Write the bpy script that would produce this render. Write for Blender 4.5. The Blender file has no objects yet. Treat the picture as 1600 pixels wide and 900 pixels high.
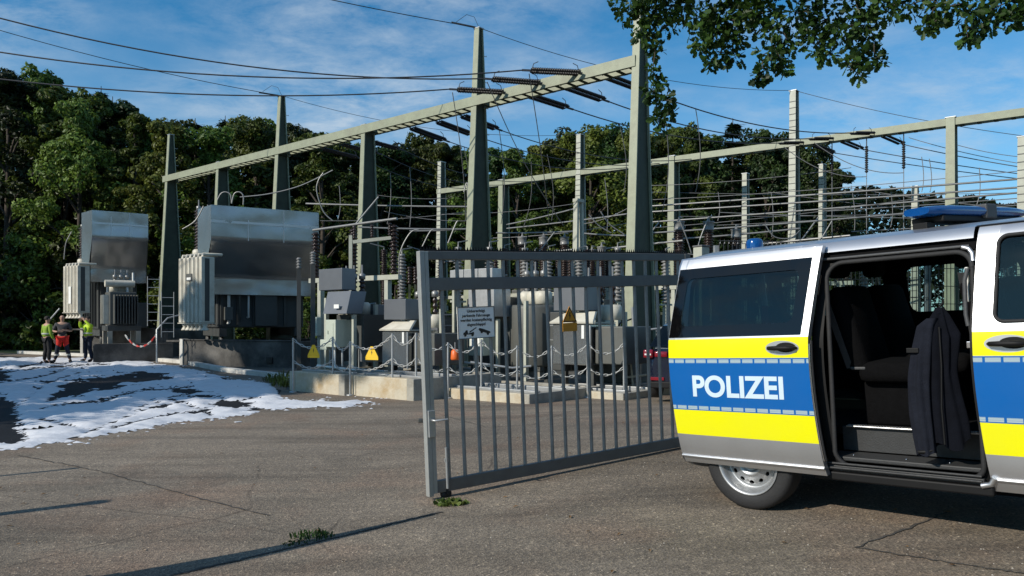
import bpy, bmesh, math, random
from mathutils import Vector, Matrix, noise
from mathutils.geometry import tessellate_polygon
PI = math.pi
R = math.radians
rnd = random.Random(11)
sc = bpy.context.scene
col = sc.collection

# ---------------------------------------------------------------- camera, sky, sun, exposure
FPX, HOR, CAMZ = 1200.0, 505.0, 1.5          # focal length and horizon row in pixels of the 1600 px wide photo
cd = bpy.data.cameras.new('camera')
cam = bpy.data.objects.new('camera', cd); col.objects.link(cam)
cam.location = (0, 0, CAMZ); cam.rotation_euler = (R(90), 0, 0)
cd.sensor_width = 36; cd.lens = FPX/1600*36; cd.shift_y = (HOR-450)/1600
cd.clip_start = .05; cd.clip_end = 3000
sc.camera = cam
SUN_EL = R(30)
SUN_XY = Vector((-.832, -.555))              # horizontal direction towards the sun
sd = bpy.data.lights.new('sun', 'SUN'); sd.energy = 4.6; sd.angle = R(.53); sd.color = (1, .93, .82)
so = bpy.data.objects.new('sun', sd); col.objects.link(so)
sv = Vector((SUN_XY.x*math.cos(SUN_EL), SUN_XY.y*math.cos(SUN_EL), math.sin(SUN_EL)))
so.rotation_euler = sv.to_track_quat('Z', 'Y').to_euler()
so.location = sv*60
w = bpy.data.worlds.new('World'); sc.world = w; w.use_nodes = True
nt = w.node_tree; nt.nodes.clear(); N = nt.nodes.new; L = nt.links.new
out = N('ShaderNodeOutputWorld'); bg = N('ShaderNodeBackground'); bg.inputs['Strength'].default_value = .105
sky = N('ShaderNodeTexSky'); sky.sky_type = 'NISHITA'; sky.sun_disc = False
sky.sun_elevation = SUN_EL; sky.sun_rotation = math.atan2(SUN_XY.x, SUN_XY.y)
sky.air_density = 1.0; sky.dust_density = .35; sky.ozone_density = 3.0; sky.altitude = 300
hs = N('ShaderNodeHueSaturation'); hs.inputs['Saturation'].default_value = 1.1
tint = N('ShaderNodeMix'); tint.data_type = 'RGBA'; tint.blend_type = 'MULTIPLY'; tint.inputs[0].default_value = 1; tint.inputs[7].default_value = (.64, 1.12, 1.26, 1)
L(sky.outputs[0], tint.inputs[6]); L(tint.outputs[2], hs.inputs['Color'])
# thin wispy cloud in the upper air, by direction
tc = N('ShaderNodeTexCoord'); sep = N('ShaderNodeSeparateXYZ'); L(tc.outputs['Generated'], sep.inputs[0])
def vm(op, a, b=None):
    n = N('ShaderNodeMath'); n.operation = op
    for i, v in enumerate((a, b)):
        if v is None: continue
        if isinstance(v, (int, float)): n.inputs[i].default_value = v
        else: L(v, n.inputs[i])
    return n.outputs[0]
zc = vm('MAXIMUM', sep.outputs['Z'], .03); den = vm('ADD', zc, .16)
cmb = N('ShaderNodeCombineXYZ'); L(vm('DIVIDE', sep.outputs['X'], den), cmb.inputs[0]); L(vm('DIVIDE', sep.outputs['Y'], den), cmb.inputs[1])
mp = N('ShaderNodeMapping'); mp.inputs['Scale'].default_value = (1.0, 1.25, 1); mp.inputs['Rotation'].default_value = (0, 0, R(-24)); mp.inputs['Location'].default_value = (.55, .1, 0)
L(cmb.outputs[0], mp.inputs[0])
n1 = N('ShaderNodeTexNoise'); n1.inputs['Scale'].default_value = 1.15; n1.inputs['Detail'].default_value = 4; L(mp.outputs[0], n1.inputs['Vector'])
n2 = N('ShaderNodeTexNoise'); n2.inputs['Scale'].default_value = 4.2; n2.inputs['Detail'].default_value = 10; n2.inputs['Roughness'].default_value = .68; n2.inputs['Distortion'].default_value = .2
L(mp.outputs[0], n2.inputs['Vector'])
r1 = N('ShaderNodeMapRange'); r1.inputs['From Min'].default_value = .38; r1.inputs['From Max'].default_value = .62; L(n1.outputs[0], r1.inputs[0])
r2 = N('ShaderNodeMapRange'); r2.inputs['From Min'].default_value = .36; r2.inputs['From Max'].default_value = .74; L(n2.outputs[0], r2.inputs[0])
cl = vm('MULTIPLY', vm('MULTIPLY', r1.outputs[0], r2.outputs[0]), .85)
lowz = N('ShaderNodeMapRange'); lowz.inputs['From Min'].default_value = .02; lowz.inputs['From Max'].default_value = .36
lowz.inputs['To Min'].default_value = .42; lowz.inputs['To Max'].default_value = 0; L(sep.outputs['Z'], lowz.inputs[0])
clf = vm('MINIMUM', vm('ADD', cl, lowz.outputs[0]), .8)
mx = N('ShaderNodeMix'); mx.data_type = 'RGBA'; L(clf, mx.inputs[0]); L(hs.outputs[0], mx.inputs[6]); mx.inputs[7].default_value = (5.2, 6.2, 7.2, 1)
L(mx.outputs[2], bg.inputs[0]); L(bg.outputs[0], out.inputs[0])
sc.view_settings.view_transform = 'Standard'; sc.view_settings.look = 'None'
sc.view_settings.exposure = .0; sc.view_settings.gamma = 1; sc.view_settings.use_curve_mapping = False
sc.render.engine = 'CYCLES'; sc.cycles.max_bounces = 7; sc.cycles.transparent_max_bounces = 12

# ---------------------------------------------------------------- helpers
def P(px, py, D):                            # the point seen at photo pixel px, py at depth D
    return Vector(((px-800)/FPX*D, D, CAMZ-(py-HOR)/FPX*D))
def sat(v): return 0 if v < 0 else 1 if v > 1 else v
def sms(a, b, v):
    t = sat((v-a)/(b-a)); return t*t*(3-2*t)
def G(x, y):                                 # ground height: the drive tilts up to the right near the gate
    f = 1-sms(9.5, 15.5, y)
    sx = (x+1.5); sx = .5*(sx+math.sqrt(sx*sx+.15)); sx = min(sx, 7+math.tanh(max(0, sx-7)))
    ty = max(-6.3, min(2.2, y-6.3))
    return (.053*sx+.02*ty*sms(-9, -2, x))*f
def ground_pt(px, py):                       # where the ray through a photo pixel meets the ground
    D = CAMZ*FPX/(py-HOR)
    for _ in range(25):
        D = (CAMZ-G((px-800)/FPX*D, D))*FPX/(py-HOR)
    return Vector(((px-800)/FPX*D, D, G((px-800)/FPX*D, D)))

def setp(b, k, v):
    if k in b.inputs: b.inputs[k].default_value = v
MATS = {}
def M(name, c, rough=.6, metal=0, var=.12, scale=6, bump=0, bscale=None, spec=.5, coat=0, stain=None, stain_amt=.5, stain_scale=1.5, coord='Object'):
    m = bpy.data.materials.new(name); m.use_nodes = True; MATS[name] = m
    t = m.node_tree; b = t.nodes['Principled BSDF']
    setp(b, 'Roughness', rough); setp(b, 'Metallic', metal); setp(b, 'Specular IOR Level', spec); setp(b, 'Coat Weight', coat)
    co = t.nodes.new('ShaderNodeTexCoord')
    nz = t.nodes.new('ShaderNodeTexNoise'); nz.inputs['Scale'].default_value = scale; nz.inputs['Detail'].default_value = 6
    nz.inputs['Roughness'].default_value = .65
    t.links.new(co.outputs[coord], nz.inputs['Vector'])
    rp = t.nodes.new('ShaderNodeValToRGB'); e = rp.color_ramp.elements
    e[0].position = .3; e[1].position = .7
    e[0].color = tuple(v*(1-var) for v in c)+(1,); e[1].color = tuple(min(1, v*(1+var)) for v in c)+(1,)
    t.links.new(nz.outputs[0], rp.inputs[0])
    src = rp.outputs[0]
    if stain:
        s2 = t.nodes.new('ShaderNodeTexNoise'); s2.inputs['Scale'].default_value = stain_scale; s2.inputs['Detail'].default_value = 8
        s2.inputs['Roughness'].default_value = .7
        t.links.new(co.outputs[coord], s2.inputs['Vector'])
        mr = t.nodes.new('ShaderNodeMapRange'); mr.inputs['From Min'].default_value = .46; mr.inputs['From Max'].default_value = .68
        mr.inputs['To Max'].default_value = stain_amt
        t.links.new(s2.outputs[0], mr.inputs[0])
        mm = t.nodes.new('ShaderNodeMix'); mm.data_type = 'RGBA'
        t.links.new(mr.outputs[0], mm.inputs[0]); t.links.new(src, mm.inputs[6]); mm.inputs[7].default_value = tuple(stain)+(1,)
        src = mm.outputs[2]
    t.links.new(src, b.inputs['Base Color'])
    if bump:
        n3 = t.nodes.new('ShaderNodeTexNoise'); n3.inputs['Scale'].default_value = bscale or scale*4; n3.inputs['Detail'].default_value = 5
        t.links.new(co.outputs[coord], n3.inputs['Vector'])
        bp = t.nodes.new('ShaderNodeBump'); bp.inputs['Strength'].default_value = bump; bp.inputs['Distance'].default_value = .02
        t.links.new(n3.outputs[0], bp.inputs['Height']); t.links.new(bp.outputs[0], b.inputs['Normal'])
    return m
def glass_mat(name, tint, gloss=1.0, rough=.02):
    m = bpy.data.materials.new(name); m.use_nodes = True; t = m.node_tree; t.nodes.clear()
    o = t.nodes.new('ShaderNodeOutputMaterial'); tr = t.nodes.new('ShaderNodeBsdfTransparent'); tr.inputs[0].default_value = tint+(1,)
    gl = t.nodes.new('ShaderNodeBsdfGlossy'); gl.inputs['Roughness'].default_value = rough; gl.inputs['Color'].default_value = (.9, .95, .93, 1)
    fr = t.nodes.new('ShaderNodeFresnel'); fr.inputs[0].default_value = 1.5
    ml = t.nodes.new('ShaderNodeMath'); ml.operation = 'MULTIPLY'; ml.inputs[1].default_value = gloss; t.links.new(fr.outputs[0], ml.inputs[0])
    mx = t.nodes.new('ShaderNodeMixShader'); t.links.new(ml.outputs[0], mx.inputs[0]); t.links.new(tr.outputs[0], mx.inputs[1]); t.links.new(gl.outputs[0], mx.inputs[2])
    t.links.new(mx.outputs[0], o.inputs[0]); MATS[name] = m
    return m

class MB:                                    # collects shapes into one mesh
    def __init__(s): s.v = []; s.f = []; s.m = []; s.sm = []; s.cur = 0; s.smooth = False; s.T = None
    def add(s, vs, fs, smooth=None):
        o = len(s.v)
        for q in vs:
            q = Vector(q); s.v.append(s.T @ q if s.T else q)
        for f in fs:
            s.f.append(tuple(i+o for i in f)); s.m.append(s.cur); s.sm.append(s.smooth if smooth is None else smooth)
        return s
    def box(s, x0, x1, y0, y1, z0, z1):
        return s.add([(x0,y0,z0),(x1,y0,z0),(x1,y1,z0),(x0,y1,z0),(x0,y0,z1),(x1,y0,z1),(x1,y1,z1),(x0,y1,z1)],
                     [(0,3,2,1),(4,5,6,7),(0,1,5,4),(1,2,6,5),(2,3,7,6),(3,0,4,7)], False)
    def frust(s, c0, w0, d0, c1, w1, d1):    # tapered box
        c0, c1 = Vector(c0), Vector(c1); v = []
        for c, w_, d_ in ((c0,w0,d0),(c1,w1,d1)):
            v += [c+Vector((-w_/2,-d_/2,0)), c+Vector((w_/2,-d_/2,0)), c+Vector((w_/2,d_/2,0)), c+Vector((-w_/2,d_/2,0))]
        return s.add(v, [(0,3,2,1),(4,5,6,7),(0,1,5,4),(1,2,6,5),(2,3,7,6),(3,0,4,7)], False)
    def rbox(s, x0, x1, y0, y1, z0, z1, b=.01):   # box with chamfered edges
        bm = bmesh.new(); bmesh.ops.create_cube(bm, size=1)
        for v in bm.verts: v.co = Vector((x0+(v.co.x+.5)*(x1-x0), y0+(v.co.y+.5)*(y1-y0), z0+(v.co.z+.5)*(z1-z0)))
        bmesh.ops.bevel(bm, geom=list(bm.edges), offset=b, segments=2, affect='EDGES', profile=.5)
        bm.verts.index_update()
        s.add([v.co.copy() for v in bm.verts], [[v.index for v in f.verts] for f in bm.faces]); bm.free(); return s
    def bar(s, p0, p1, a, b=None, up=(0,0,1)):    # rectangular bar from p0 to p1
        b = b or a; p0, p1 = Vector(p0), Vector(p1); d = (p1-p0).normalized(); up = Vector(up)
        if abs(d.dot(up)) > .99: up = Vector((1,0,0))
        x = d.cross(up).normalized(); y = x.cross(d)
        v = []
        for p in (p0, p1): v += [p-x*a/2-y*b/2, p+x*a/2-y*b/2, p+x*a/2+y*b/2, p-x*a/2+y*b/2]
        return s.add(v, [(0,3,2,1),(4,5,6,7),(0,1,5,4),(1,2,6,5),(2,3,7,6),(3,0,4,7)], False)
    def tube(s, pts, r, n=8, cap=True, smooth=True):
        pts = [Vector(p) for p in pts]; rs = r if isinstance(r, (list, tuple)) else [r]*len(pts)
        v = []; fs = []; x = None
        for i, p in enumerate(pts):
            d = (pts[min(i+1, len(pts)-1)]-pts[max(i-1, 0)]).normalized()
            if x is None:
                u = Vector((0,0,1)) if abs(d.z) < .9 else Vector((1,0,0)); x = d.cross(u).normalized()
            else:
                x = (x-d*x.dot(d)).normalized()
            y = d.cross(x)
            for k in range(n):
                a = 2*PI*k/n; v.append(p+(x*math.cos(a)+y*math.sin(a))*rs[i])
        for i in range(len(pts)-1):
            for k in range(n):
                a, b = i*n+k, i*n+(k+1)%n; fs.append((a, b, b+n, a+n))
        s.add(v, fs, smooth)
        if cap:
            o = len(pts)*n
            s.add([v[k] for k in range(n)], [tuple(range(n-1, -1, -1))], False); s.add(v[o-n:o], [tuple(range(n))], False)
        return s
    def lathe(s, prof, o=(0,0,0), ax=(0,0,1), n=14, smooth=True):   # profile of (radius, height) turned about an axis
        o = Vector(o); ax = Vector(ax).normalized(); u = Vector((1,0,0)) if abs(ax.x) < .9 else Vector((0,1,0))
        x = ax.cross(u).normalized(); y = ax.cross(x); v = []; fs = []
        for r_, h in prof:
            for k in range(n):
                a = 2*PI*k/n; v.append(o+ax*h+(x*math.cos(a)+y*math.sin(a))*r_)
        for i in range(len(prof)-1):
            for k in range(n):
                a, b = i*n+k, i*n+(k+1)%n; fs.append((a, b, b+n, a+n))
        return s.add(v, fs, smooth)
    def prism(s, poly, d):                   # planar polygon (3D points) extruded by vector d
        poly = [Vector(p) for p in poly]; d = Vector(d); n = len(poly)
        tri = tessellate_polygon([poly])
        v = poly+[p+d for p in poly]
        fs = [tuple(t) for t in tri]+[tuple(i+n for i in reversed(t)) for t in tri]+[(i, (i+1)%n, (i+1)%n+n, i+n) for i in range(n)]
        return s.add(v, fs, False)
    def build(s, name, mats, parent=None, fix=True, loc=None, link=True):
        me = bpy.data.meshes.new(name); me.from_pydata([tuple(q) for q in s.v], [], s.f)
        for m in (mats if isinstance(mats, (list, tuple)) else [mats]): me.materials.append(MATS[m] if isinstance(m, str) else m)
        me.polygons.foreach_set('material_index', s.m); me.polygons.foreach_set('use_smooth', s.sm); me.update()
        if fix:
            bm = bmesh.new(); bm.from_mesh(me); bmesh.ops.recalc_face_normals(bm, faces=list(bm.faces)); bm.to_mesh(me); bm.free()
        o = bpy.data.objects.new(name, me)
        if link: col.objects.link(o)
        if parent: o.parent = parent
        if loc is not None: o.location = loc
        return o
def ribs(mb, p0, p1, r, rc, pitch, n=10):    # ribbed porcelain or composite insulator from p0 to p1
    p0, p1 = Vector(p0), Vector(p1); ln = (p1-p0).length; k = max(2, int(ln/pitch)); prof = [(0.001, 0), (rc, 0)]
    for i in range(k):
        h = (i+.15)*ln/k; st = ln/k
        prof += [(rc, h), (r, h+st*.22), (r*.97, h+st*.36), (rc, h+st*.62)]
    prof += [(rc, ln), (.001, ln)]
    mb.lathe(prof, p0, p1-p0, n)
def tag(o, label=None, cat=None, group=None, kind=None):
    if label: o['label'] = label
    if cat: o['category'] = cat
    if group: o['group'] = group
    if kind: o['kind'] = kind
    return o
def thing(name, label, cat, loc=(0,0,0), rotz=0, group=None):
    o = bpy.data.objects.new(name, None); col.objects.link(o); o.location = loc; o.rotation_euler = (0, 0, rotz)
    o.empty_display_size = .2
    return tag(o, label, cat, group)
def dup(root, loc=None, rotz=None, label=None, group=None):
    r_ = root.copy(); col.objects.link(r_)
    if loc is not None: r_.location = loc
    if rotz is not None: r_.rotation_euler = (0, 0, rotz)
    if label: r_['label'] = label
    if group: r_['group'] = group
    for ch in list(root.children):
        c = ch.copy(); col.objects.link(c); c.parent = r_
        for g in list(ch.children):
            d = g.copy(); col.objects.link(d); d.parent = c
    return r_

# ---------------------------------------------------------------- materials
M('steel_lit', (.27, .29, .20), .5, 0, .12, 5, .05, stain=(.2,.19,.14), stain_amt=.45, stain_scale=2.2)  # green steel with sunlight put into its tone, for flanges and chords
M('steel_green', (.045, .056, .037), .6, 0, .15, 5, .05, spec=.3, stain=(.022,.022,.016), stain_amt=.6, stain_scale=1.4)  # same green steel, darkened in the colour for the unlit webs
M('steel_pale', (.40, .41, .34), .5, 0, .1, 5, stain=(.25,.22,.17), stain_amt=.4)
M('galv', (.42, .43, .43), .42, .55, .12, 9, stain=(.25,.25,.25), stain_amt=.4)
M('gate_grey', (.12, .122, .12), .5, .1, .1, 7, stain=(.09,.085,.08), stain_amt=.5, stain_scale=4)
M('gate_bar', (.25, .255, .25), .42, .2, .12, 7, stain=(.10,.095,.09), stain_amt=.5, stain_scale=5)
M('gate_pale', (.34, .35, .34), .45, .3, .1, 7)
M('hood_metal', (.46, .465, .46), .24, .9, .06, 2.2, .05, 1.2)
M('hood_grey', (.15, .16, .175), .4, .35, .08, 3, stain=(.16,.165,.17), stain_amt=.4)
M('tank_grey', (.095, .098, .09), .5, .1, .14, 3, stain=(.10,.095,.08), stain_amt=.6, stain_scale=2)
M('tank_dark', (.055, .058, .055), .55, 0, .2, 3, stain=(.02,.02,.02), stain_amt=.5)
M('radiator_cream', (.58, .55, .46), .5, 0, .08, 4, stain=(.35,.30,.22), stain_amt=.5, stain_scale=2.5)
M('cabinet_green', (.44, .48, .40), .5, 0, .07, 4)
M('white_paint', (.78, .78, .74), .45, 0, .06, 5)
M('porcelain_brown', (.026, .016, .013), .25, 0, .2, 10)
M('porcelain_grey', (.20, .20, .195), .3, 0, .12, 10)
M('insulator_dark', (.010, .008, .008), .5, 0, .2, 10)
M('conductor', (.20, .20, .20), .5, .3, .1, 10)
M('conductor_dark', (.05, .052, .058), .5, .3, .1, 10)
M('alu_tube', (.26, .26, .25), .45, .5, .1, 3)
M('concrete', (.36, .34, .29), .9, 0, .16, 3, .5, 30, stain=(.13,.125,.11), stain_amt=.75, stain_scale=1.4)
M('concrete_lit', (.50, .45, .35), .9, 0, .12, 3, .5, 30, stain=(.36,.24,.10), stain_amt=.7, stain_scale=1.8)
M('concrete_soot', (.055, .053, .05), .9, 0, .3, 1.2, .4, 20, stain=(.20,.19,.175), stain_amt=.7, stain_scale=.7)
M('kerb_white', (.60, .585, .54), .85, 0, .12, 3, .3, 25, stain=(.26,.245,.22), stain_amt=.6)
M('yellow_sign', (.80, .50, .015), .5, 0, .05, 5)
M('orange_sign', (.62, .27, .02), .5, 0, .15, 9, stain=(.25,.12,.03), stain_amt=.5)
M('sign_black', (.015, .015, .015), .5, 0, 0)
M('sign_white', (.80, .81, .80), .4, 0, .04, 5)
M('red_paint', (.55, .03, .02), .5, 0, .1, 5)
M('orange_plastic', (.70, .13, .02), .45, 0, .1, 5)
M('plastic_white', (.46, .46, .44), .5, 0, .04, 5)
M('rubber', (.016, .016, .017), .75, 0, .2, 12, .1, 60)
M('black_trim', (.006, .006, .0065), .6, 0, .1, 10, spec=.25)
M('black_glass', (.003, .003, .0035), .05, 0, 0, spec=.5)
M('grey_plastic', (.05, .052, .055), .6, 0, .1, 20, .1, 90)
M('step_grey', (.028, .029, .03), .6, 0, .12, 20, .15, 120)
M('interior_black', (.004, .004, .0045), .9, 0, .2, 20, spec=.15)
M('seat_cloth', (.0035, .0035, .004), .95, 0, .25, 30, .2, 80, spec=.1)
M('alu_strip', (.62, .62, .62), .3, .8, .05, 30)
M('steel_rim', (.40, .41, .42), .42, .7, .06, 12)
M('chrome', (.75, .75, .76), .12, 1, 0)
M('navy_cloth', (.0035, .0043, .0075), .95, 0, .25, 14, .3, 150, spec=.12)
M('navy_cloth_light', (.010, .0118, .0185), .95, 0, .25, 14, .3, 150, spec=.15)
M('blue_lens', (.003, .055, .21), .12, 0, .1, 8, coat=.6)
M('car_blue', (.006, .010, .028), .18, .3, .1, 10, coat=.8)
M('tail_red', (.20, .004, .012), .15, 0, .2, 40, coat=.5)
M('lamp_clear', (.75, .7, .7), .15, 0, .1, 40, coat=.5)
M('plate_white', (.78, .78, .76), .35, 0, 0)
M('eu_blue', (.02, .10, .45), .4, 0, 0)
glass_mat('dark_glass', (.16, .22, .22), 1.15)
glass_mat('clear_glass', (.50, .60, .57), 1.0)
glass_mat('car_glass', (.04, .06, .07), 1.2)
def silver_paint():
    m = bpy.data.materials.new('silver_paint'); m.use_nodes = True; t = m.node_tree; b = t.nodes['Principled BSDF']
    setp(b, 'Base Color', (.62, .63, .65, 1)); setp(b, 'Metallic', .93); setp(b, 'Roughness', .38); setp(b, 'Coat Weight', .3); setp(b, 'Coat Roughness', .06)
    co = t.nodes.new('ShaderNodeTexCoord'); nz = t.nodes.new('ShaderNodeTexNoise'); nz.inputs['Scale'].default_value = 2.5; nz.inputs['Detail'].default_value = 8
    t.links.new(co.outputs['Object'], nz.inputs['Vector'])
    mr = t.nodes.new('ShaderNodeMapRange'); mr.inputs['To Min'].default_value = .36; mr.inputs['To Max'].default_value = .46
    t.links.new(nz.outputs[0], mr.inputs[0]); t.links.new(mr.outputs[0], b.inputs['Roughness'])
    MATS['silver_paint'] = m; return t, b, co
silver_paint()
def livery():                                # silver paint with the yellow and blue film bands by height on the body
    m0 = MATS['silver_paint']; m = m0.copy(); m.name = 'livery'; MATS['livery'] = m
    t = m.node_tree; b = t.nodes['Principled BSDF']; co = [n for n in t.nodes if n.type == 'TEX_COORD'][0]
    sp = t.nodes.new('ShaderNodeSeparateXYZ'); t.links.new(co.outputs['Object'], sp.inputs[0])
    def mt(op, a, bb=None):
        n = t.nodes.new('ShaderNodeMath'); n.operation = op
        for i, v in enumerate((a, bb)):
            if v is None: continue
            if isinstance(v, (int, float)): n.inputs[i].default_value = v
            else: t.links.new(v, n.inputs[i])
        return n.outputs[0]
    z = sp.outputs['Z']; x = sp.outputs['X']
    def band(a, bb): return mt('MULTIPLY', mt('GREATER_THAN', z, a), mt('LESS_THAN', z, bb))
    yel = mt('ADD', band(1.109, 1.248), band(.537, .722)); blu = band(.722, 1.107)
    dash = mt('MULTIPLY', mt('ADD', band(1.073, 1.099), band(.729, .755)), mt('LESS_THAN', mt('MODULO', mt('ADD', x, 5.017), .0925), .079))
    rib = mt('MULTIPLY', dash, mt('GREATER_THAN', mt('MODULO', mt('ADD', z, .003), .013), .0035))
    def mix(f, a, c):
        n = t.nodes.new('ShaderNodeMix'); n.data_type = 'RGBA'; t.links.new(f, n.inputs[0])
        if isinstance(a, tuple): n.inputs[6].default_value = a
        else: t.links.new(a, n.inputs[6])
        n.inputs[7].default_value = c; return n.outputs[2]
    c1 = mix(yel, (.62, .63, .65, 1), (.74, .715, .002, 1)); c2 = mix(blu, c1, (.0, .098, .35, 1))
    c3 = mix(dash, c2, (.22, .34, .42, 1)); c4 = mix(rib, c3, (.34, .42, .46, 1))
    dn = t.nodes.new('ShaderNodeTexNoise'); dn.inputs['Scale'].default_value = 3.2; dn.inputs['Detail'].default_value = 9; dn.inputs['Roughness'].default_value = .7; t.links.new(co.outputs['Object'], dn.inputs['Vector'])
    dm = t.nodes.new('ShaderNodeMapRange'); dm.inputs['From Min'].default_value = .35; dm.inputs['From Max'].default_value = .8; dm.inputs['To Max'].default_value = .085; t.links.new(dn.outputs[0], dm.inputs[0])
    dz = t.nodes.new('ShaderNodeMapRange'); dz.inputs['From Min'].default_value = .3; dz.inputs['From Max'].default_value = 1.0; dz.inputs['To Min'].default_value = 1.6; dz.inputs['To Max'].default_value = .35; t.links.new(z, dz.inputs[0])
    c4 = mix(mt('MULTIPLY', dm.outputs[0], dz.outputs[0]), c4, (.21, .19, .165, 1))
    t.links.new(c4, b.inputs['Base Color'])
    anyb = mt('MINIMUM', mt('ADD', yel, blu), 1)
    t.links.new(mt('SUBTRACT', .93, mt('MULTIPLY', anyb, .93)), b.inputs['Metallic'])
    t.links.new(mt('SUBTRACT', .3, mt('MULTIPLY', anyb, .22)), b.inputs['Coat Weight'])
    t.links.new(mt('SUBTRACT', .5, mt('MULTIPLY', anyb, .3)), b.inputs['Specular IOR Level'])
livery()
M('film_letter', (.56, .68, .78), .35, 0, .03, 8)
# ---------------------------------------------------------------- ground, drive, foam
def asphalt_mat():
    m = bpy.data.materials.new('asphalt'); m.use_nodes = True; MATS['asphalt'] = m; t = m.node_tree; b = t.nodes['Principled BSDF']
    N = t.nodes.new; L = t.links.new
    co = N('ShaderNodeTexCoord'); O = co.outputs['Object']
    def nz(s, d=6, r=.6, vec=O):
        n = N('ShaderNodeTexNoise'); n.inputs['Scale'].default_value = s; n.inputs['Detail'].default_value = d; n.inputs['Roughness'].default_value = r; L(vec, n.inputs['Vector']); return n.outputs[0]
    def ramp(f, pts):
        r = N('ShaderNodeValToRGB'); L(f, r.inputs[0]); e = r.color_ramp.elements
        e[0].position, e[0].color = pts[0]; e[1].position, e[1].color = pts[-1]
        for p, c in pts[1:-1]:
            q = e.new(p); q.color = c
        return r.outputs[0]
    def mixc(f, a, c, mode='MIX'):
        n = N('ShaderNodeMix'); n.data_type = 'RGBA'; n.blend_type = mode
        for s_, v in ((0, f), (6, a), (7, c)):
            if isinstance(v, (int, float)): n.inputs[s_].default_value = v
            elif isinstance(v, tuple): n.inputs[s_].default_value = v
            else: L(v, n.inputs[s_])
        return n.outputs[2]
    base = ramp(nz(.32, 7, .62), [(.3, (.182, .154, .122, 1)), (.5, (.240, .202, .160, 1)), (.7, (.29, .248, .20, 1))])
    red = ramp(nz(.55, 5, .6), [(.5, (0, 0, 0, 1)), (.72, (1, 1, 1, 1))])
    base = mixc(red, base, (.27, .19, .14, 1))
    mp = N('ShaderNodeMapping'); mp.inputs['Rotation'].default_value = (0, 0, R(38)); mp.inputs['Scale'].default_value = (.25, 2.2, 1); L(O, mp.inputs[0])
    streak = ramp(nz(.8, 6, .65, mp.outputs[0]), [(.45, (1, 1, 1, 1)), (.66, (.62, .62, .62, 1))])
    base = mixc(.8, base, streak, 'MULTIPLY')
    vo = N('ShaderNodeTexVoronoi'); vo.inputs['Scale'].default_value = 75; L(O, vo.inputs['Vector'])
    stone = ramp(vo.outputs['Color'], [(.1, (.55, .55, .55, 1)), (.6, (1.0, .98, .95, 1)), (.88, (1.35, 1.3, 1.2, 1)), (.97, (2.6, 2.5, 2.3, 1))])
    base = mixc(1.0, base, stone, 'MULTIPLY')
    sp = ramp(nz(160, 2, .5), [(.35, (.6, .6, .6, 1)), (.65, (1.35, 1.35, 1.35, 1))])
    base = mixc(.8, base, sp, 'MULTIPLY')
    # cracks that wander
    wv = N('ShaderNodeTexNoise'); wv.inputs['Scale'].default_value = 1.3; wv.inputs['Detail'].default_value = 6; L(O, wv.inputs['Vector'])
    ad = N('ShaderNodeMix'); ad.data_type = 'RGBA'; ad.inputs[0].default_value = .16; L(O, ad.inputs[6]); L(wv.outputs['Color'], ad.inputs[7])
    v2 = N('ShaderNodeTexVoronoi'); v2.feature = 'DISTANCE_TO_EDGE'; v2.inputs['Scale'].default_value = .30; L(ad.outputs[2], v2.inputs['Vector'])
    cr = ramp(v2.outputs['Distance'], [(.0010, (.55, .55, .55, 1)), (.0034, (1, 1, 1, 1))])
    cm = ramp(nz(.5, 4), [(.46, (0, 0, 0, 1)), (.56, (1, 1, 1, 1))])
    base = mixc(cm, base, mixc(1.0, base, cr, 'MULTIPLY'))
    pn = ramp(nz(.17, 3, .5), [(.50, (1, 1, 1, 1)), (.515, (.80, .81, .82, 1))]); base = mixc(.8, base, pn, 'MULTIPLY')
    oil = ramp(nz(1.15, 5, .75), [(.60, (1, 1, 1, 1)), (.74, (.55, .55, .56, 1))]); base = mixc(.8, base, oil, 'MULTIPLY')
    pale = ramp(nz(2.6, 8, .75), [(.58, (1, 1, 1, 1)), (.75, (1.35, 1.33, 1.28, 1))]); base = mixc(.8, base, pale, 'MULTIPLY')
    m2 = N('ShaderNodeMapping'); m2.inputs['Rotation'].default_value = (0, 0, R(-32)); m2.inputs['Scale'].default_value = (.06, 1.5, 1); L(O, m2.inputs[0])
    tyre = ramp(nz(1.0, 4, .6, m2.outputs[0]), [(.54, (1, 1, 1, 1)), (.62, (.74, .74, .75, 1))]); base = mixc(.7, base, tyre, 'MULTIPLY')
    L(base, b.inputs['Base Color']); setp(b, 'Roughness', .85); setp(b, 'Specular IOR Level', .3)
    bp = N('ShaderNodeBump'); bp.inputs['Strength'].default_value = .55; bp.inputs['Distance'].default_value = .006
    L(vo.outputs['Distance'], bp.inputs['Height']); L(bp.outputs[0], b.inputs['Normal'])
asphalt_mat()
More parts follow.
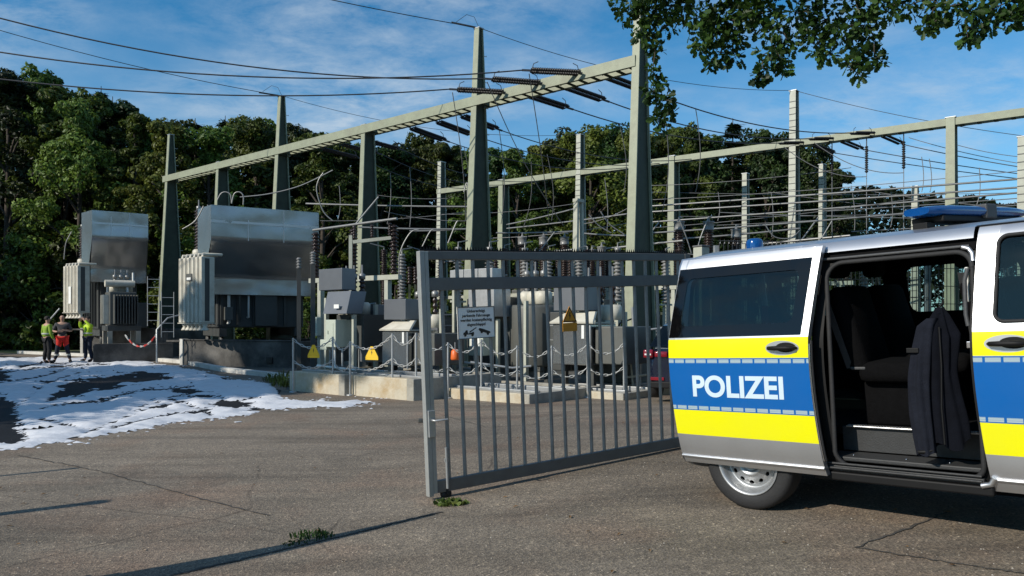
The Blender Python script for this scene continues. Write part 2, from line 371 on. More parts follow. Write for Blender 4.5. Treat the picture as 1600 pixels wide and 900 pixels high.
def earth_mat():
    m = bpy.data.materials.new('earth_grass'); m.use_nodes = True; MATS['earth_grass'] = m; t = m.node_tree; b = t.nodes['Principled BSDF']
    N = t.nodes.new; L = t.links.new; co = N('ShaderNodeTexCoord')
    a = N('ShaderNodeTexNoise'); a.inputs['Scale'].default_value = .12; a.inputs['Detail'].default_value = 8; L(co.outputs['Object'], a.inputs['Vector'])
    r_ = N('ShaderNodeValToRGB'); e = r_.color_ramp.elements; e[0].position = .38; e[0].color = (.075, .062, .045, 1); e[1].position = .6; e[1].color = (.085, .12, .022, 1)
    L(a.outputs[0], r_.inputs[0])
    c = N('ShaderNodeTexNoise'); c.inputs['Scale'].default_value = 9; c.inputs['Detail'].default_value = 6; L(co.outputs['Object'], c.inputs['Vector'])
    r2 = N('ShaderNodeValToRGB'); e = r2.color_ramp.elements; e[0].position = .3; e[0].color = (.5, .5, .5, 1); e[1].position = .7; e[1].color = (1.4, 1.4, 1.4, 1); L(c.outputs[0], r2.inputs[0])
    mx = N('ShaderNodeMix'); mx.data_type = 'RGBA'; mx.blend_type = 'MULTIPLY'; mx.inputs[0].default_value = 1; L(r_.outputs[0], mx.inputs[6]); L(r2.outputs[0], mx.inputs[7])
    L(mx.outputs[2], b.inputs['Base Color']); setp(b, 'Roughness', .95)
earth_mat()
M('gravel', (.10, .093, .08), .95, 0, .45, 22, .9, 40, stain=(.09,.085,.06), stain_amt=.6, stain_scale=.6)
M('grass_sheet', (.14, .19, .03), .95, 0, .35, 5, .6, 20, stain=(.10,.09,.03), stain_amt=.6, stain_scale=.5)
def sheet(name, xs, ys, keep, dz, mat):
    vi = {}; v = []; f = []
    def gv(i, j):
        if (i, j) not in vi:
            vi[i, j] = len(v); v.append((xs[i], ys[j], G(xs[i], ys[j])+dz))
        return vi[i, j]
    for i in range(len(xs)-1):
        for j in range(len(ys)-1):
            if keep((xs[i]+xs[i+1])/2, (ys[j]+ys[j+1])/2): f.append((gv(i,j), gv(i+1,j), gv(i+1,j+1), gv(i,j+1)))
    mb = MB(); mb.smooth = True; mb.add(v, f); o = mb.build(name, mat, fix=False); tag(o, kind='structure'); return o
def rng(a, b, st): return [a+(b-a)*i/max(1, round((b-a)/st)) for i in range(max(1, round((b-a)/st))+1)]
far_x = [-1500,-600,-250,-120]+rng(-60, 60, 2)+[120,250,600,1500]
far_y = [-600,-200,-80]+rng(-30, 70, 2)+[100,160,260,500,1500]
sheet('ground', far_x, far_y, lambda x, y: True, -.03, 'earth_grass')
KERB = [(-38,47),(-24.5,38.0),(-16.3,32.6),(-12.2,28.4),(-8.9,23.6),(-6.1,20.6),(-5.4,18.3)]   # kerb line along the transformer yard
EDGE = KERB+[(-5.0,17.0),(-4.0,16.75),(-1.0,15.6),(1.5,15.9),(6,16.0),(10,15.8),(40,15.4)]
def edge_y(x):
    if x <= EDGE[0][0]: return EDGE[0][1]
    for (x0,y0),(x1,y1) in zip(EDGE, EDGE[1:]):
        if x <= x1: return y0+(y1-y0)*(x-x0)/(x1-x0)
    return EDGE[-1][1]
# drive sheet follows the yard edge exactly
mbd = MB(); mbd.smooth = True
xs = rng(-45, -10, .8)+rng(-9.9, 9.9, .3)+rng(10, 40, 1.5); tt = rng(0, 1, 1/70)
v = []; f = []
for x in xs:
    e = edge_y(x); y0 = -12
    for q in tt:
        y = y0+(e-y0)*q; v.append((x, y, G(x, y)))
n = len(tt)
for i in range(len(xs)-1):
    for j in range(n-1): f.append((i*n+j, (i+1)*n+j, (i+1)*n+j+1, i*n+j+1))
mbd.add(v, f); tag(mbd.build('asphalt_drive', 'asphalt', fix=False), kind='structure')
mbg = MB(); v = []; f = []; tt = rng(0, 1, 1/8)
for x in xs:
    e = edge_y(x)
    for q in tt:
        y = e+(37+.12*x-e)*q if 37+.12*x > e else e; v.append((x, y, G(x, y)-.012))
n = len(tt)
for i in range(len(xs)-1):
    for j in range(n-1): f.append((i*n+j, (i+1)*n+j, (i+1)*n+j+1, i*n+j+1))
mbg.add(v, f); tag(mbg.build('gravel_yard', 'gravel', fix=False), kind='structure')
# white concrete kerb stones along the transformer yard
for (x0,y0),(x1,y1) in zip(KERB[1:], KERB[2:]):
    ln = math.hypot(x1-x0, y1-y0); dx, dy = (x1-x0)/ln, (y1-y0)/ln; mb = MB(); q = 0
    while q < ln-.02:
        e = min(ln, q+.99); a = Vector((x0+dx*q, y0+dy*q, 0)); b_ = Vector((x0+dx*(e-.012), y0+dy*(e-.012), 0)); nn = Vector((-dy, dx, 0))*.24
        mb.prism([a, b_, b_+nn, a+nn], (0, 0, .13)); q += .99
    tag(mb.build('kerb', 'kerb_white'), kind='structure')
# slab patch in the asphalt, sheet a few millimetres up
def px_sheet(name, pts, dz, mat, sub=10):
    g = [ground_pt(*p) for p in pts]; tri = tessellate_polygon([[Vector((p.x, p.y, 0)) for p in g]]); bm = bmesh.new()
    vs = [bm.verts.new(p) for p in g]
    for t_ in tri: bm.faces.new([vs[i] for i in t_])
    bmesh.ops.subdivide_edges(bm, edges=list(bm.edges), cuts=sub, use_grid_fill=True)
    for q in bm.verts: q.co.z = G(q.co.x, q.co.y)+dz
    bm.normal_update()
    for fa in bm.faces:
        if fa.normal.z < 0: fa.normal_flip()
    me = bpy.data.meshes.new(name); bm.to_mesh(me); bm.free(); me.materials.append(MATS[mat]); o = bpy.data.objects.new(name, me); col.objects.link(o); return o

def interp(pts, x):
    if x <= pts[0][0]: return pts[0][1]
    for (a, b_), (c, d) in zip(pts, pts[1:]):
        if x <= c: return b_+(d-b_)*(x-a)/(c-a)
    return pts[-1][1]
FR = [(-260,752),(-120,728),(0,706),(60,697),(130,688),(200,677),(250,668),(330,656),(380,650),(420,643),(470,638),(520,634),(560,630),(578,627)]
BK = [(-260,545),(0,556),(60,560),(150,556),(215,566),(260,572),(300,578),(335,585),(350,592),(385,594),(425,604),(436,622),(470,628),(530,626),(578,625)]
HOLES = [[(88,608),(104,596),(150,586),(220,580),(262,583),(268,590),(235,600),(190,606),(150,612),(118,622),(80,632),(66,628)],
         [(-60,612),(10,616),(34,640),(30,668),(44,684),(30,694),(-60,700)], [(-60,560),(14,575),(10,600),(-60,600)],
         [(260,604),(300,606),(352,622),(392,630),(430,646),(404,646),(352,636),(320,626),(272,620)],
         [(-300,735),(-20,702),(40,690),(40,698),(-20,712),(-300,760)]]
TRACKS = [[(60,640),(140,628),(210,612),(300,606)],[(110,690),(180,660),(230,640),(290,628)],[(-40,590),(60,575),(170,569)],[(300,650),(340,634),(400,622)],[(170,672),(250,652),(330,640)],[(208,646),(222,634),(238,626),(262,640)],[(262,622),(300,636),(332,652)],[(150,632),(190,618),(240,606)],[(60,655),(110,668),(150,676)],[(340,618),(372,640),(380,655)],
          [(20,640),(70,600),(120,584)],[(-10,600),(60,590),(100,578)],[(30,575),(70,566),(120,572)]]
def seg_d(p, a, b_):
    ax, ay = a; bx, by = b_; dx, dy = bx-ax, by-ay; t_ = sat(((p[0]-ax)*dx+(p[1]-ay)*dy)/(dx*dx+dy*dy)); return math.hypot((p[0]-ax-dx*t_)*.55, p[1]-ay-dy*t_)
def poly_d(p, poly):
    ins = False; d = 1e9
    for i in range(len(poly)):
        a, b_ = poly[i-1], poly[i]
        if (a[1] > p[1]) != (b_[1] > p[1]) and p[0] < (b_[0]-a[0])*(p[1]-a[1])/(b_[1]-a[1])+a[0]: ins = not ins
        d = min(d, seg_d(p, a, b_))
    return d if ins else -d
def foam_mask(x, y):
    py = HOR+CAMZ*FPX/y; px = 800+FPX*x/y
    if px > 580 or px < -260: return -1
    s_ = y/14
    nb = noise.noise((x*.9, y*.9, 0)); nf = noise.noise((x*3.1, y*3.1, 5)); nh = noise.noise((x*7.3, y*7.3, 8)); ns = noise.noise((x*.7+y*.5, y*2.2-x*1.5, 9)); n2_ = noise.noise((x*1.9+y*1.2, y*3.6-x*2.6, 19))
    d = min((interp(FR, px)-py+nb*6+nf*5+nh*3), (py-interp(BK, px))+nb*6+nf*3)
    for h in HOLES: d = min(d, -poly_d((px, py), h)+nb*10+nf*7+nh*4+1)
    for t_ in TRACKS:
        for a, b_ in zip(t_, t_[1:]): d = min(d, seg_d((px, py), a, b_)*1.4-2.6+nf*5+nh*3)
    far = px < 170 or py < 606
    thin = (sms(.12, .55, ns+.35*noise.noise((x*.35, y*.35, 3)))*13 + sms(.15, .6, n2_+.5*nb)*9)*(1 if far else .72)
    front = sms(10, 30, interp(FR, px)-py)
    return min(d, 9+nb*3+nh*2.5-thin*front*(.95 if far else .62))*s_
xs = []; x = -27.0
while x < -2.6: xs.append(x); x += .085
ys = []; y = 7.6
while y < 33: ys.append(y); y += .042+.0042*(y-7.6)
val = [[foam_mask(a, b_) for b_ in ys] for a in xs]
vi = {}; v = []; f = []
def fv(i, j):
    if (i, j) not in vi:
        m_ = max(0, val[i][j]); a, b_ = xs[i], ys[j]
        h = .008+.052*(1-math.exp(-m_/6))*(1+.9*noise.noise((a*1.6, b_*1.6, 2))+.6*noise.noise((a*5, b_*5, 7))+.4*noise.noise((a*11, b_*11, 3)))
        jx, jy = .04*noise.noise((a*7, b_*7, 1)), .04*noise.noise((a*7, b_*7, 4))
        vi[i, j] = len(v); v.append((a+jx, b_+jy, G(a, b_)+(h if val[i][j] > 0 else .002)))
    return vi[i, j]
for i in range(len(xs)-1):
    for j in range(len(ys)-1):
        q = (val[i][j], val[i+1][j], val[i+1][j+1], val[i][j+1])
        if sum(k > 0 for k in q) >= 2: f.append((fv(i,j), fv(i+1,j), fv(i+1,j+1), fv(i,j+1)))
M('foam', (.66, .67, .70), .8, 0, .05, 7, .35, 14, stain=(.55,.55,.56), stain_amt=.35, stain_scale=2.5)
rf = random.Random(31)
for i in range(60000):
    a, b_ = rf.uniform(-24, -2.4), rf.uniform(7.8, 30)
    m_ = foam_mask(a, b_)
    if not (-5 < m_ < 1.5) or rf.random() > .34*(1+min(0, m_)/6): continue
    r_ = rf.uniform(.012, .06)*(1+m_/12); z = G(a, b_)+.004; o = len(v); h = r_*rf.uniform(.25, .5); v.append((a, b_, z+h)); st = rf.uniform(.8, 1.8)
    for k in range(7):
        an = 2*PI*k/7; q = r_*rf.uniform(.6, 1.2); v.append((a+q*st*math.cos(an), b_+q*math.sin(an), z))
    for k in range(7): f.append((o, o+1+k, o+1+(k+1)%7))
mb = MB(); mb.smooth = True; mb.add(v, f)
tag(mb.build('fire_foam', 'foam', fix=False), 'white extinguishing foam lying in a torn blanket on the asphalt', 'foam', kind='stuff')
M('wet_soot_shade', (.013, .013, .014), .75, 0, .4, 1.2, .3, 20, spec=.2)
tag(px_sheet('wet_asphalt', [(-260,760),(0,700),(120,684),(250,664),(420,638),(440,610),(330,586),(215,566),(0,556),(-260,545)], .004, 'wet_soot_shade', 12), kind='structure')

# ---------------------------------------------------------------- spiked sliding gate, left leaf, post
def gate_leaf(label):
    g = thing('barred_gate', label, 'gate')
    Lg, H0, H1 = 3.17, .05, 2.045
    mb = MB(); mb.rbox(0, .045, -.03, .03, H0-.02, H1, .005); mb.rbox(.046, .082, -.028, .028, H0+.0, H1-.002, .004); mb.build('stile', ['gate_pale'], g)
    mb = MB(); mb.rbox(Lg-.08, Lg, -.03, .03, H0, H1, .005); mb.build('stile', 'gate_grey', g)
    for z0, z1 in ((H0, H0+.10), (1.72, 1.825), (1.975, 2.045)):
        mb = MB(); mb.rbox(.083, Lg-.081, -.026, .026, z0, z1, .004); mb.build('rail', 'gate_grey', g)
    for i in range(19):
        x = .208+.1556*i; mb = MB(); mb.tube([(x, 0, H0+.1), (x, 0, 1.72)], .0165, 10); mb.tube([(x, 0, 1.825), (x, 0, 1.975)], .0165, 10); mb.build('bar', 'gate_bar', g)
    mb = MB(); x = .03
    while x < Lg-.01:
        mb.add([(x-.011,-.002,2.052),(x+.011,-.002,2.052),(x+.011,.002,2.052),(x-.011,.002,2.052),(x,0,2.088)], [(0,1,4),(1,2,4),(2,3,4),(3,0,4)]); x += .0278
    mb.box(.02, Lg-.01, -.003, .003, 2.046, 2.058); mb.build('spike_strip', 'black_trim', g)
    mb = MB(); mb.tube([(.165, -.045, H0+.03), (.165, -.045, .42)], .012, 8); mb.box(.15, .18, -.05, -.0275, .30, .33); mb.build('drop_bolt', 'galv', g)
    mb = MB(); mb.lathe([(.001,-.02),(.045,-.02),(.045,.02),(.001,.02)], (.17, 0, .03), (0,1,0), 14); mb.box(.16,.18,-.03,.03,.03,.075); mb.build('roller', 'rubber', g)
    mb = MB(); mb.rbox(.012, .075, -.05, -.0305, .52, .74, .004); mb.tube([(.045,-.05,.66),(.045,-.10,.66),(.16,-.10,.66)], .009, 8); mb.build('lock_case', 'galv', g)
    return g
gx0, gy0 = -.69, 6.3
gate = gate_leaf('grey barred gate leaf with spikes on top, standing open beside the police van')
gd = Vector((.825, .564, .043)).normalized(); gu = Vector((-.024, -.01, 1)); gn = gu.cross(gd).normalized(); gu = gd.cross(gn)
gate.matrix_world = Matrix(((gd.x, gn.x, gu.x, gx0), (gd.y, gn.y, gu.y, gy0), (gd.z, gn.z, gu.z, G(gx0, gy0)+.0), (0, 0, 0, 1)))
def on_gate(o, u, h, off=-.035):
    p = gate.matrix_world @ Vector((u, off, h)); m = gate.matrix_world.copy(); m.translation = p; o.matrix_world = m
def text_mesh(body, size, mat, parent, name='lettering', bold=.0, align='CENTER', ext=.0008):
    c = bpy.data.curves.new(name, 'FONT'); c.body = body; c.size = size; c.extrude = ext; c.offset = bold; c.align_x = align; c.space_line = 1.12
    tmp = bpy.data.objects.new('tmp', c); col.objects.link(tmp)
    bpy.context.view_layer.update()
    me = bpy.data.meshes.new_from_object(tmp.evaluated_get(bpy.context.evaluated_depsgraph_get())); bpy.data.objects.remove(tmp)
    me.materials.clear(); me.materials.append(MATS[mat]); o = bpy.data.objects.new(name, me); col.objects.link(o); o.parent = parent
    return o
sg = thing('towing_sign', 'white tow-away sign with a lorry pictogram fixed to the gate bars', 'sign')
on_gate(sg, .51, 1.44)
mb = MB(); mb.rbox(-.185, .185, -.004, .004, -.135, .135, .003); mb.build('plate', 'sign_white', sg)
mb = MB()
for a in ((-.185,.185,.129,.135),(-.185,.185,-.135,-.129),(-.185,-.179,-.128,.128),(.179,.185,-.128,.128)): mb.box(a[0], a[1], -.008, -.0045, a[2], a[3])
mb.build('border', 'gate_grey', sg)
o = text_mesh('Unberechtigt\nparkende Fahrzeuge\nwerden kostenpflichtig\nabgeschleppt!', .034, 'sign_black', sg, 'lettering', .0006); o.rotation_euler = (R(90), 0, 0); o.location = (0, -.0055, .088)
mb = MB()
def pg(pts, ox=0, oy=0): mb.prism([(ox+a, -.0048, oy+b) for a, b in pts], (0, -.0015, 0))
pg([(-.135,-.098),(-.132,-.082),(-.118,-.078),(-.108,-.062),(-.092,-.062),(-.088,-.09),(-.03,-.078),(-.028,-.098)])
pg([(-.075,-.083),(-.072,-.074),(-.005,-.040),(-.002,-.046),(-.06,-.078)])
pg([(.018,-.058),(.03,-.048),(.075,-.060),(.10,-.070),(.135,-.082),(.135,-.096),(.1,-.094),(.03,-.074)])
for c in ((-.115,-.103),(-.045,-.103),(.048,-.082),(.11,-.1)):
    mb.prism([(c[0]+.012*math.cos(a*PI/5), -.0064, c[1]+.012*math.sin(a*PI/5)) for a in range(10)], (0, -.0012, 0))
mb.build('tow_truck_symbol', 'sign_black', sg)
def bolt_shape(mb, s, y, ox=0, oz=0):
    pts = [(.0,.34),(-.1,-.02),(.0,.03),(-.06,-.32),(.12,.1),(.02,.06),(.08,.34)]
    mb.prism([(ox+a*s, y, oz+b*s) for a, b in pts], (0, -.0015, 0))
ws = thing('high_voltage_sign', 'rusty orange high-voltage triangle with a plate below, hanging on the gate', 'sign')
on_gate(ws, 1.525, 1.40)
mb = MB(); mb.prism([(-.085, .004, .0), (.085, .004, .0), (.0, .004, .148)], (0, -.008, 0)); mb.build('triangle', 'orange_sign', ws)
mb = MB()
for a, b_ in (((-.072,.008),(.072,.008)),((-.072,.008),(0,.134)),((.072,.008),(0,.134))): mb.bar((a[0],-.0055,a[1]),(b_[0],-.0055,b_[1]), .003, .008, (0,1,0)) if 0 else mb.bar((a[0],-.0055,a[1]),(b_[0],-.0055,b_[1]), .007, .002, (0,1,0))
bolt_shape(mb, .11, -.0045, 0, .055); mb.build('bolt_symbol', 'sign_black', ws)
mb = MB(); mb.rbox(-.085, .085, -.004, .004, -.085, -.006, .002); mb.build('plate', 'orange_sign', ws)
# the other leaf stands open off to the left; its shadow crosses the drive
g2 = dup(gate, label='second grey barred gate leaf, swung open left of the drive')
dd = Vector((-2.09, 4.65))-Vector((-.54, 5.9)); dd.normalize()
e0 = Vector((-.54, 5.9))-Vector((.832, .555))*3.45
d2 = Vector((dd.x, dd.y, .0)); n2_ = Vector((0,0,1)).cross(d2)
g2.matrix_world = Matrix(((d2.x, n2_.x, 0, e0.x), (d2.y, n2_.y, 0, e0.y), (0, 0, 1, G(e0.x, e0.y)), (0, 0, 0, 1)))
pp = gate.matrix_world @ Vector((3.27, 0, 0))
gp = thing('gate_post', 'pale square steel gate post at the hinge end of the barred gate', 'post', (pp.x, pp.y, G(pp.x, pp.y)), math.atan2(gd.y, gd.x))
mb = MB(); mb.rbox(-.06, .06, -.06, .06, -.03, 2.08, .006); mb.build('shaft', 'steel_pale', gp)
mb = MB(); mb.rbox(-.066, .066, -.066, .066, 2.083, 2.10, .004); mb.build('cap', 'gate_grey', gp)
for z in (.45, 1.7):
    mb = MB(); mb.tube([(-.075, -.01, z), (-.075, -.01, z+.14)], .018, 8); mb.build('hinge', 'galv', gp)
# mesh fence running on behind the van
def mesh_fence(p0, p1, h, label):
    p0, p1 = Vector(p0), Vector(p1); ln = (p1-p0).length; d = (p1-p0)/ln
    fn = thing('mesh_fence', label, 'fence', (p0.x, p0.y, G(p0.x, p0.y)), math.atan2(d.y, d.x))
    k = round(ln/2.5); st = ln/k
    for i in range(k+1):
        mb = MB(); z = G(p0.x+d.x*i*st, p0.y+d.y*i*st)-G(p0.x, p0.y); mb.rbox(i*st-.03, i*st+.03, .01, .05, z-.03, z+h+.05, .004); mb.build('fence_post', 'galv', fn)
    for i in range(k):
        mb = MB(); z = G(p0.x+d.x*(i+.5)*st, p0.y+d.y*(i+.5)*st)-G(p0.x, p0.y); x = i*st+.02
        while x < (i+1)*st-.01:
            mb.bar((x, 0, z+.05), (x, 0, z+h), .006); x += .05
        for q in range(int(h/.2)+1): mb.bar((i*st+.01, -.006, z+.08+q*.2), ((i+1)*st-.01, -.006, z+.08+q*.2), .007)
        x = i*st+.03
        while x < (i+1)*st-.01:
            mb.tube([(x, 0, z+h), (x, 0, z+h+.04)], [.009, .001], 4, False, False); x += .05
        mb.build('fence_panel', 'conductor_dark', fn)
mesh_fence((pp.x+.2, pp.y+.1, 0), (12.2, 9.9, 0), 2.05, 'dark bar mesh fence with spiked top behind the police van')

# two slim posts left of the drive whose shadows reach into the foreground
for (px, py), h, r_, lb in (((115, 732), 2.0, .03, 'thin grey marker post left of the drive, outside the view'), ((150, 785), 2.0, .06, 'thicker wooden post left of the drive, outside the view')):
    g = ground_pt(px, py); b0 = g-Vector((.832, .555, 0))*h/math.tan(SUN_EL); po = thing('marker_post', lb, 'post', (b0.x, b0.y, G(b0.x, b0.y)))
    mb = MB(); mb.tube([(0,0,-.1),(0,0,h)], r_, 10); mb.build('shaft', 'galv', po); mb = MB(); mb.lathe([(.001,.0),(r_*1.3,0),(r_*1.1,.04),(.001,.05)], (0,0,h+.001)); mb.build('cap', 'gate_grey', po)

# sealed joints and cracks in the drive; one strip paints the gate leaf's shadow
M('joint_seal_shadow', (.055, .05, .045), .9, 0, .3, 14, .4, 50)
rj = random.Random(17)
for pts, w_ in (([(30, 712), (150, 735), (250, 762), (330, 784), (420, 806)], .022), ([(1482, 800), (1420, 826), (1336, 856), (1460, 876), (1600, 897), (1760, 922)], .020), ([(690, 800), (560, 832), (430, 862), (255, 903)], .035), ([(660, 640), (760, 668), (830, 664), (900, 640)], .012)):
    q = []
    for (a, b_), (c, d) in zip(pts, pts[1:]):
        n = max(3, int(math.hypot(c-a, d-b_)/7))
        for k in range(n): q.append((a+(c-a)*k/n, b_+(d-b_)*k/n))
    q.append(pts[-1]); g = [ground_pt(*p) for p in q]; v = []; f = []
    for i, p in enumerate(g):
        t_ = (g[min(i+1, len(g)-1)]-g[max(0, i-1)]); t_.z = 0; t_.normalize(); nn = Vector((-t_.y, t_.x, 0)); off = nn*(rj.gauss(0, .008)); ww = w_*rj.uniform(.35, 1.1)/2
        for s_ in (-1, 1):
            a = p+off+nn*s_*ww; v.append((a.x, a.y, G(a.x, a.y)+.005))
    for i in range(len(g)-1): f.append((2*i, 2*i+1, 2*i+3, 2*i+2))
    mb = MB(); mb.add(v, f, False); o = mb.build('asphalt_joint_shadow', 'joint_seal_shadow', fix=False); tag(o, kind='structure')
# loose grit and leaf bits
M('grit_stone', (.30, .27, .23), .9, 0, .5, 3, coord='Object')
mb = MB()
for i in range(1500):
    y = 2.9+11*rj.random()**1.7; x = rj.uniform(-.7, .7)*y; r_ = rj.uniform(.002, .006)*(1+.05*y); z = G(x, y); a = rj.uniform(0, PI); c_, s_ = math.cos(a)*r_, math.sin(a)*r_
    mb.add([(x-c_, y-s_, z), (x+s_, y-c_, z), (x+c_, y+s_, z), (x-s_, y+c_, z), (x, y, z+r_*1.1)], [(0,1,4),(1,2,4),(2,3,4),(3,0,4)], False)
tag(mb.build('grit', 'grit_stone', fix=False), 'loose grit scattered over the asphalt', 'grit', kind='stuff')
M('dry_leaf', (.16, .085, .03), .8, 0, .4, 2)
mb = MB()
for i in range(90):
    y = 3+10*rj.random()**1.3; x = rj.uniform(-.68, .68)*y; z = G(x, y)+.006; a = rj.uniform(0, 2*PI); r_ = rj.uniform(.012, .028); u = Vector((math.cos(a), math.sin(a), 0))*r_; w_ = Vector((-math.sin(a), math.cos(a), 0))*r_*.45; p = Vector((x, y, z))
    mb.add([p-u, p-w_+Vector((0,0,.008)), p+u+Vector((0,0,.006)), p+w_+Vector((0,0,.01))], [(0,1,2),(0,2,3)], False)
tag(mb.build('leaf_litter', 'dry_leaf', fix=False), 'small dry leaf bits scattered over the asphalt', 'litter', kind='stuff')
# ---------------------------------------------------------------- police van (x forward, y to its left, z up; origin under the rear axle)
vx = Vector((.7071, -.7071, .036)).normalized(); vy0 = Vector((.7071, .7071, .0516)); vz = vx.cross(vy0).normalized(); vy = vz.cross(vx)
VM = Matrix(((vx.x, vy.x, vz.x, 2.435), (vx.y, vy.y, vz.y, 6.14), (vx.z, vy.z, vz.z, .2025), (0, 0, 0, 1)))
van = thing('police_van', 'silver police van with yellow and blue bands and its side door slid open', 'police van')
van.matrix_world = VM
PROF = [(.28,.885),(.33,.91),(.37,.925),(.45,.942),(.55,.952),(.72,.961),(.9,.965),(1.1,.963),(1.2,.957),(1.25,.950),(1.30,.938),(1.5,.888),(1.70,.833),(1.80,.80),(1.845,.775),(1.87,.745),(1.895,.68)]
def T(z): return interp(PROF, z)
def plan(s):                                 # the tail narrows in plan
    return 1-.13*sat((-.38-s)/.34)**2.0
def edge_shift(z, top=.02): return .058*sat((1.1-z)/.78)**1.6+top*sat((z-1.25)/.6)
def lin(a, b, n): return [a+(b-a)*i/n for i in range(n+1)]
def panel(mb, s0, s1, zlo, zhi, side=-1, off=0.0, hole=None, ns=None, slant=False, zstep=.05, glass=None):
    """sheet on the body side between s0 and s1 (zlo, zhi: numbers or functions of s); hole = (s0, s1, z0, z1, corner radius)"""
    fl = zlo if callable(zlo) else (lambda s: zlo); fh = zhi if callable(zhi) else (lambda s: zhi)
    def pt(s, z):
        ss = s+(edge_shift(z, .06 if slant == 2 else .02) if slant else 0); return (ss, side*(T(z)*plan(ss)+off), z)
    def block(a, b, lo, hi, n):
        ss = lin(a, b, n); m = max(2, int((hi((a+b)/2)-lo((a+b)/2))/zstep)); v = []; f = []
        for s in ss:
            for k in range(m+1):
                z0, z1 = lo(s), hi(s); v.append(pt(s, z0+(z1-z0)*k/m))
        for i in range(n):
            for k in range(m): f.append((i*(m+1)+k, (i+1)*(m+1)+k, (i+1)*(m+1)+k+1, i*(m+1)+k+1))
        mb.add(v, f, True)
    if not hole:
        block(s0, s1, fl, fh, ns or max(2, int((s1-s0)/.06))); return
    a, b, c, d, r = hole
    def hlo(s):
        q = min(s-a, b-s); return c+(r-math.sqrt(max(0, r*r-(r-q)**2)) if q < r else 0)
    def hhi(s):
        q = min(s-a, b-s); return d-(r-math.sqrt(max(0, r*r-(r-q)**2)) if q < r else 0)
    segs = [(a, a+r, 8), (a+r, b-r, max(2, int((b-a)/.08))), (b-r, b, 8)]
    if not glass:
        if a > s0+1e-4: block(s0, a, fl, fh, max(2, int((a-s0)/.06)))
        if b < s1-1e-4: block(b, s1, fl, fh, max(2, int((s1-b)/.06)))
        for x0, x1, n in segs: block(x0, x1, fl, hlo, n); block(x0, x1, hhi, fh, n)
    else:
        for x0, x1, n in segs: block(x0, x1, hlo, hhi, n)
def arch(cx, base):
    return lambda s: max(base, .34+math.sqrt(max(0, .415**2-(s-cx)**2))) if abs(s-cx) < .415 else base
ZT = 1.87
body = MB()
# right rear quarter behind the open door, with its own window
panel(body, -.70, .45, arch(-.085, .36), ZT, -1, hole=(-.53, .33, 1.30, 1.70, .06))
panel(body, .45, 1.394, 1.80, ZT, -1, slant=False)                       # roof edge over the door opening
panel(body, 1.394, 1.42, .34, ZT, -1, off=-.012, slant=True)
panel(body, 1.42, 2.45, 1.872, 1.88, -1)
# left side with three windows
panel(body, -.70, .42, arch(-.085, .36), ZT, 1, hole=(-.6, .34, 1.30, 1.72, .07))
panel(body, .42, 1.40, .36, ZT, 1, hole=(.47, 1.33, 1.30, 1.72, .07))
panel(body, 1.40, 2.45, .36, ZT, 1, hole=(1.5, 2.35, 1.28, 1.74, .08))
# roof
v = []; f = []; ts = lin(-1, 1, 22); ss = lin(-.70, 2.0, 30)
for s in ss:
    for t_ in ts:
        w_ = .745*plan(s); z = 1.869+.062*(1-abs(t_)**2.6)-.05*sat((-.54-s)/.16)**2-.03*sat((s-1.6)/.4)**2; v.append((s, w_*t_, z))
for i in range(30):
    for k in range(22): f.append((i*23+k, (i+1)*23+k, (i+1)*23+k+1, i*23+k+1))
body.add(v, f, True)
# tail: rounded rear wall with tailgate window left open for its glass
def tail_pt(t_, z): return (-.70-.03*(1-t_*t_)-.03*math.sin(sat((z-.3)/1.5)*PI), t_*T(z)*.885, z)
def tail(mb, t0, t1, z0, z1, n=10, m=10):
    v = [tail_pt(a, b) for a in lin(t0, t1, n) for b in lin(z0, z1, m)]
    mb.add(v, [(i*(m+1)+k, (i+1)*(m+1)+k, (i+1)*(m+1)+k+1, i*(m+1)+k+1) for i in range(n) for k in range(m)], True)
tail(body, -1, 1, .36, 1.28); tail(body, -1, -.82, 1.28, 1.72, 3); tail(body, .82, 1, 1.28, 1.72, 3); tail(body, -1, 1, 1.72, 1.868, 10, 3)
# nose: fenders, bonnet, front
def nose_sec(s):
    q = sat((s-2.45)/1.65); top = 1.26-.30*q**1.3 if s > 2.95 else 1.26
    wd = .955-.16*sat((s-3.3)/.8)**2.2
    return top, wd
v = []; f = []; secs = lin(2.45, 4.05, 90); prof_n = 56
for s in secs:
    top, wd = nose_sec(s); lo = .34
    drop = .12*sat((s-3.9)/.15)**2
    for k in range(prof_n+1):
        a = k/prof_n
        if a < .38: z = lo+drop+(top-.18-lo-drop)*a/.38; t_ = wd*(.97+.03*math.sin(a/.38*PI))
        else:
            b = (a-.38)/.62; ang = b*PI/2; t_ = wd*math.cos(ang)**.55 if b < 1 else 0; z = top-.18+.18*math.sin(ang)-drop
        v.append((s, -t_, z))
m = prof_n+1
fl = [(i*m+k, (i+1)*m+k, (i+1)*m+k+1, i*m+k+1) for i in range(90) for k in range(prof_n)]
def not_arch(f_):
    c = sum((Vector(v[i]) for i in f_), Vector())/4; return (c.x-3.2)**2+(c.z-.34)**2 > .43**2 or c.y > -.6
fl = [q for q in fl if not_arch(q)]
body.add(v, fl, True); body.add([(a, -b, c) for a, b, c in v], [tuple(reversed(q)) for q in fl], True)
body.add([(4.06, -.70, .42), (4.06, .70, .42), (4.05, .66, .92), (4.05, -.66, .92)], [(0,1,2,3)], False)
body.tube([(3.2+.435*math.cos(a), -.955, .34+.435*math.sin(a)) for a in lin(0, PI, 24)], .016, 6)
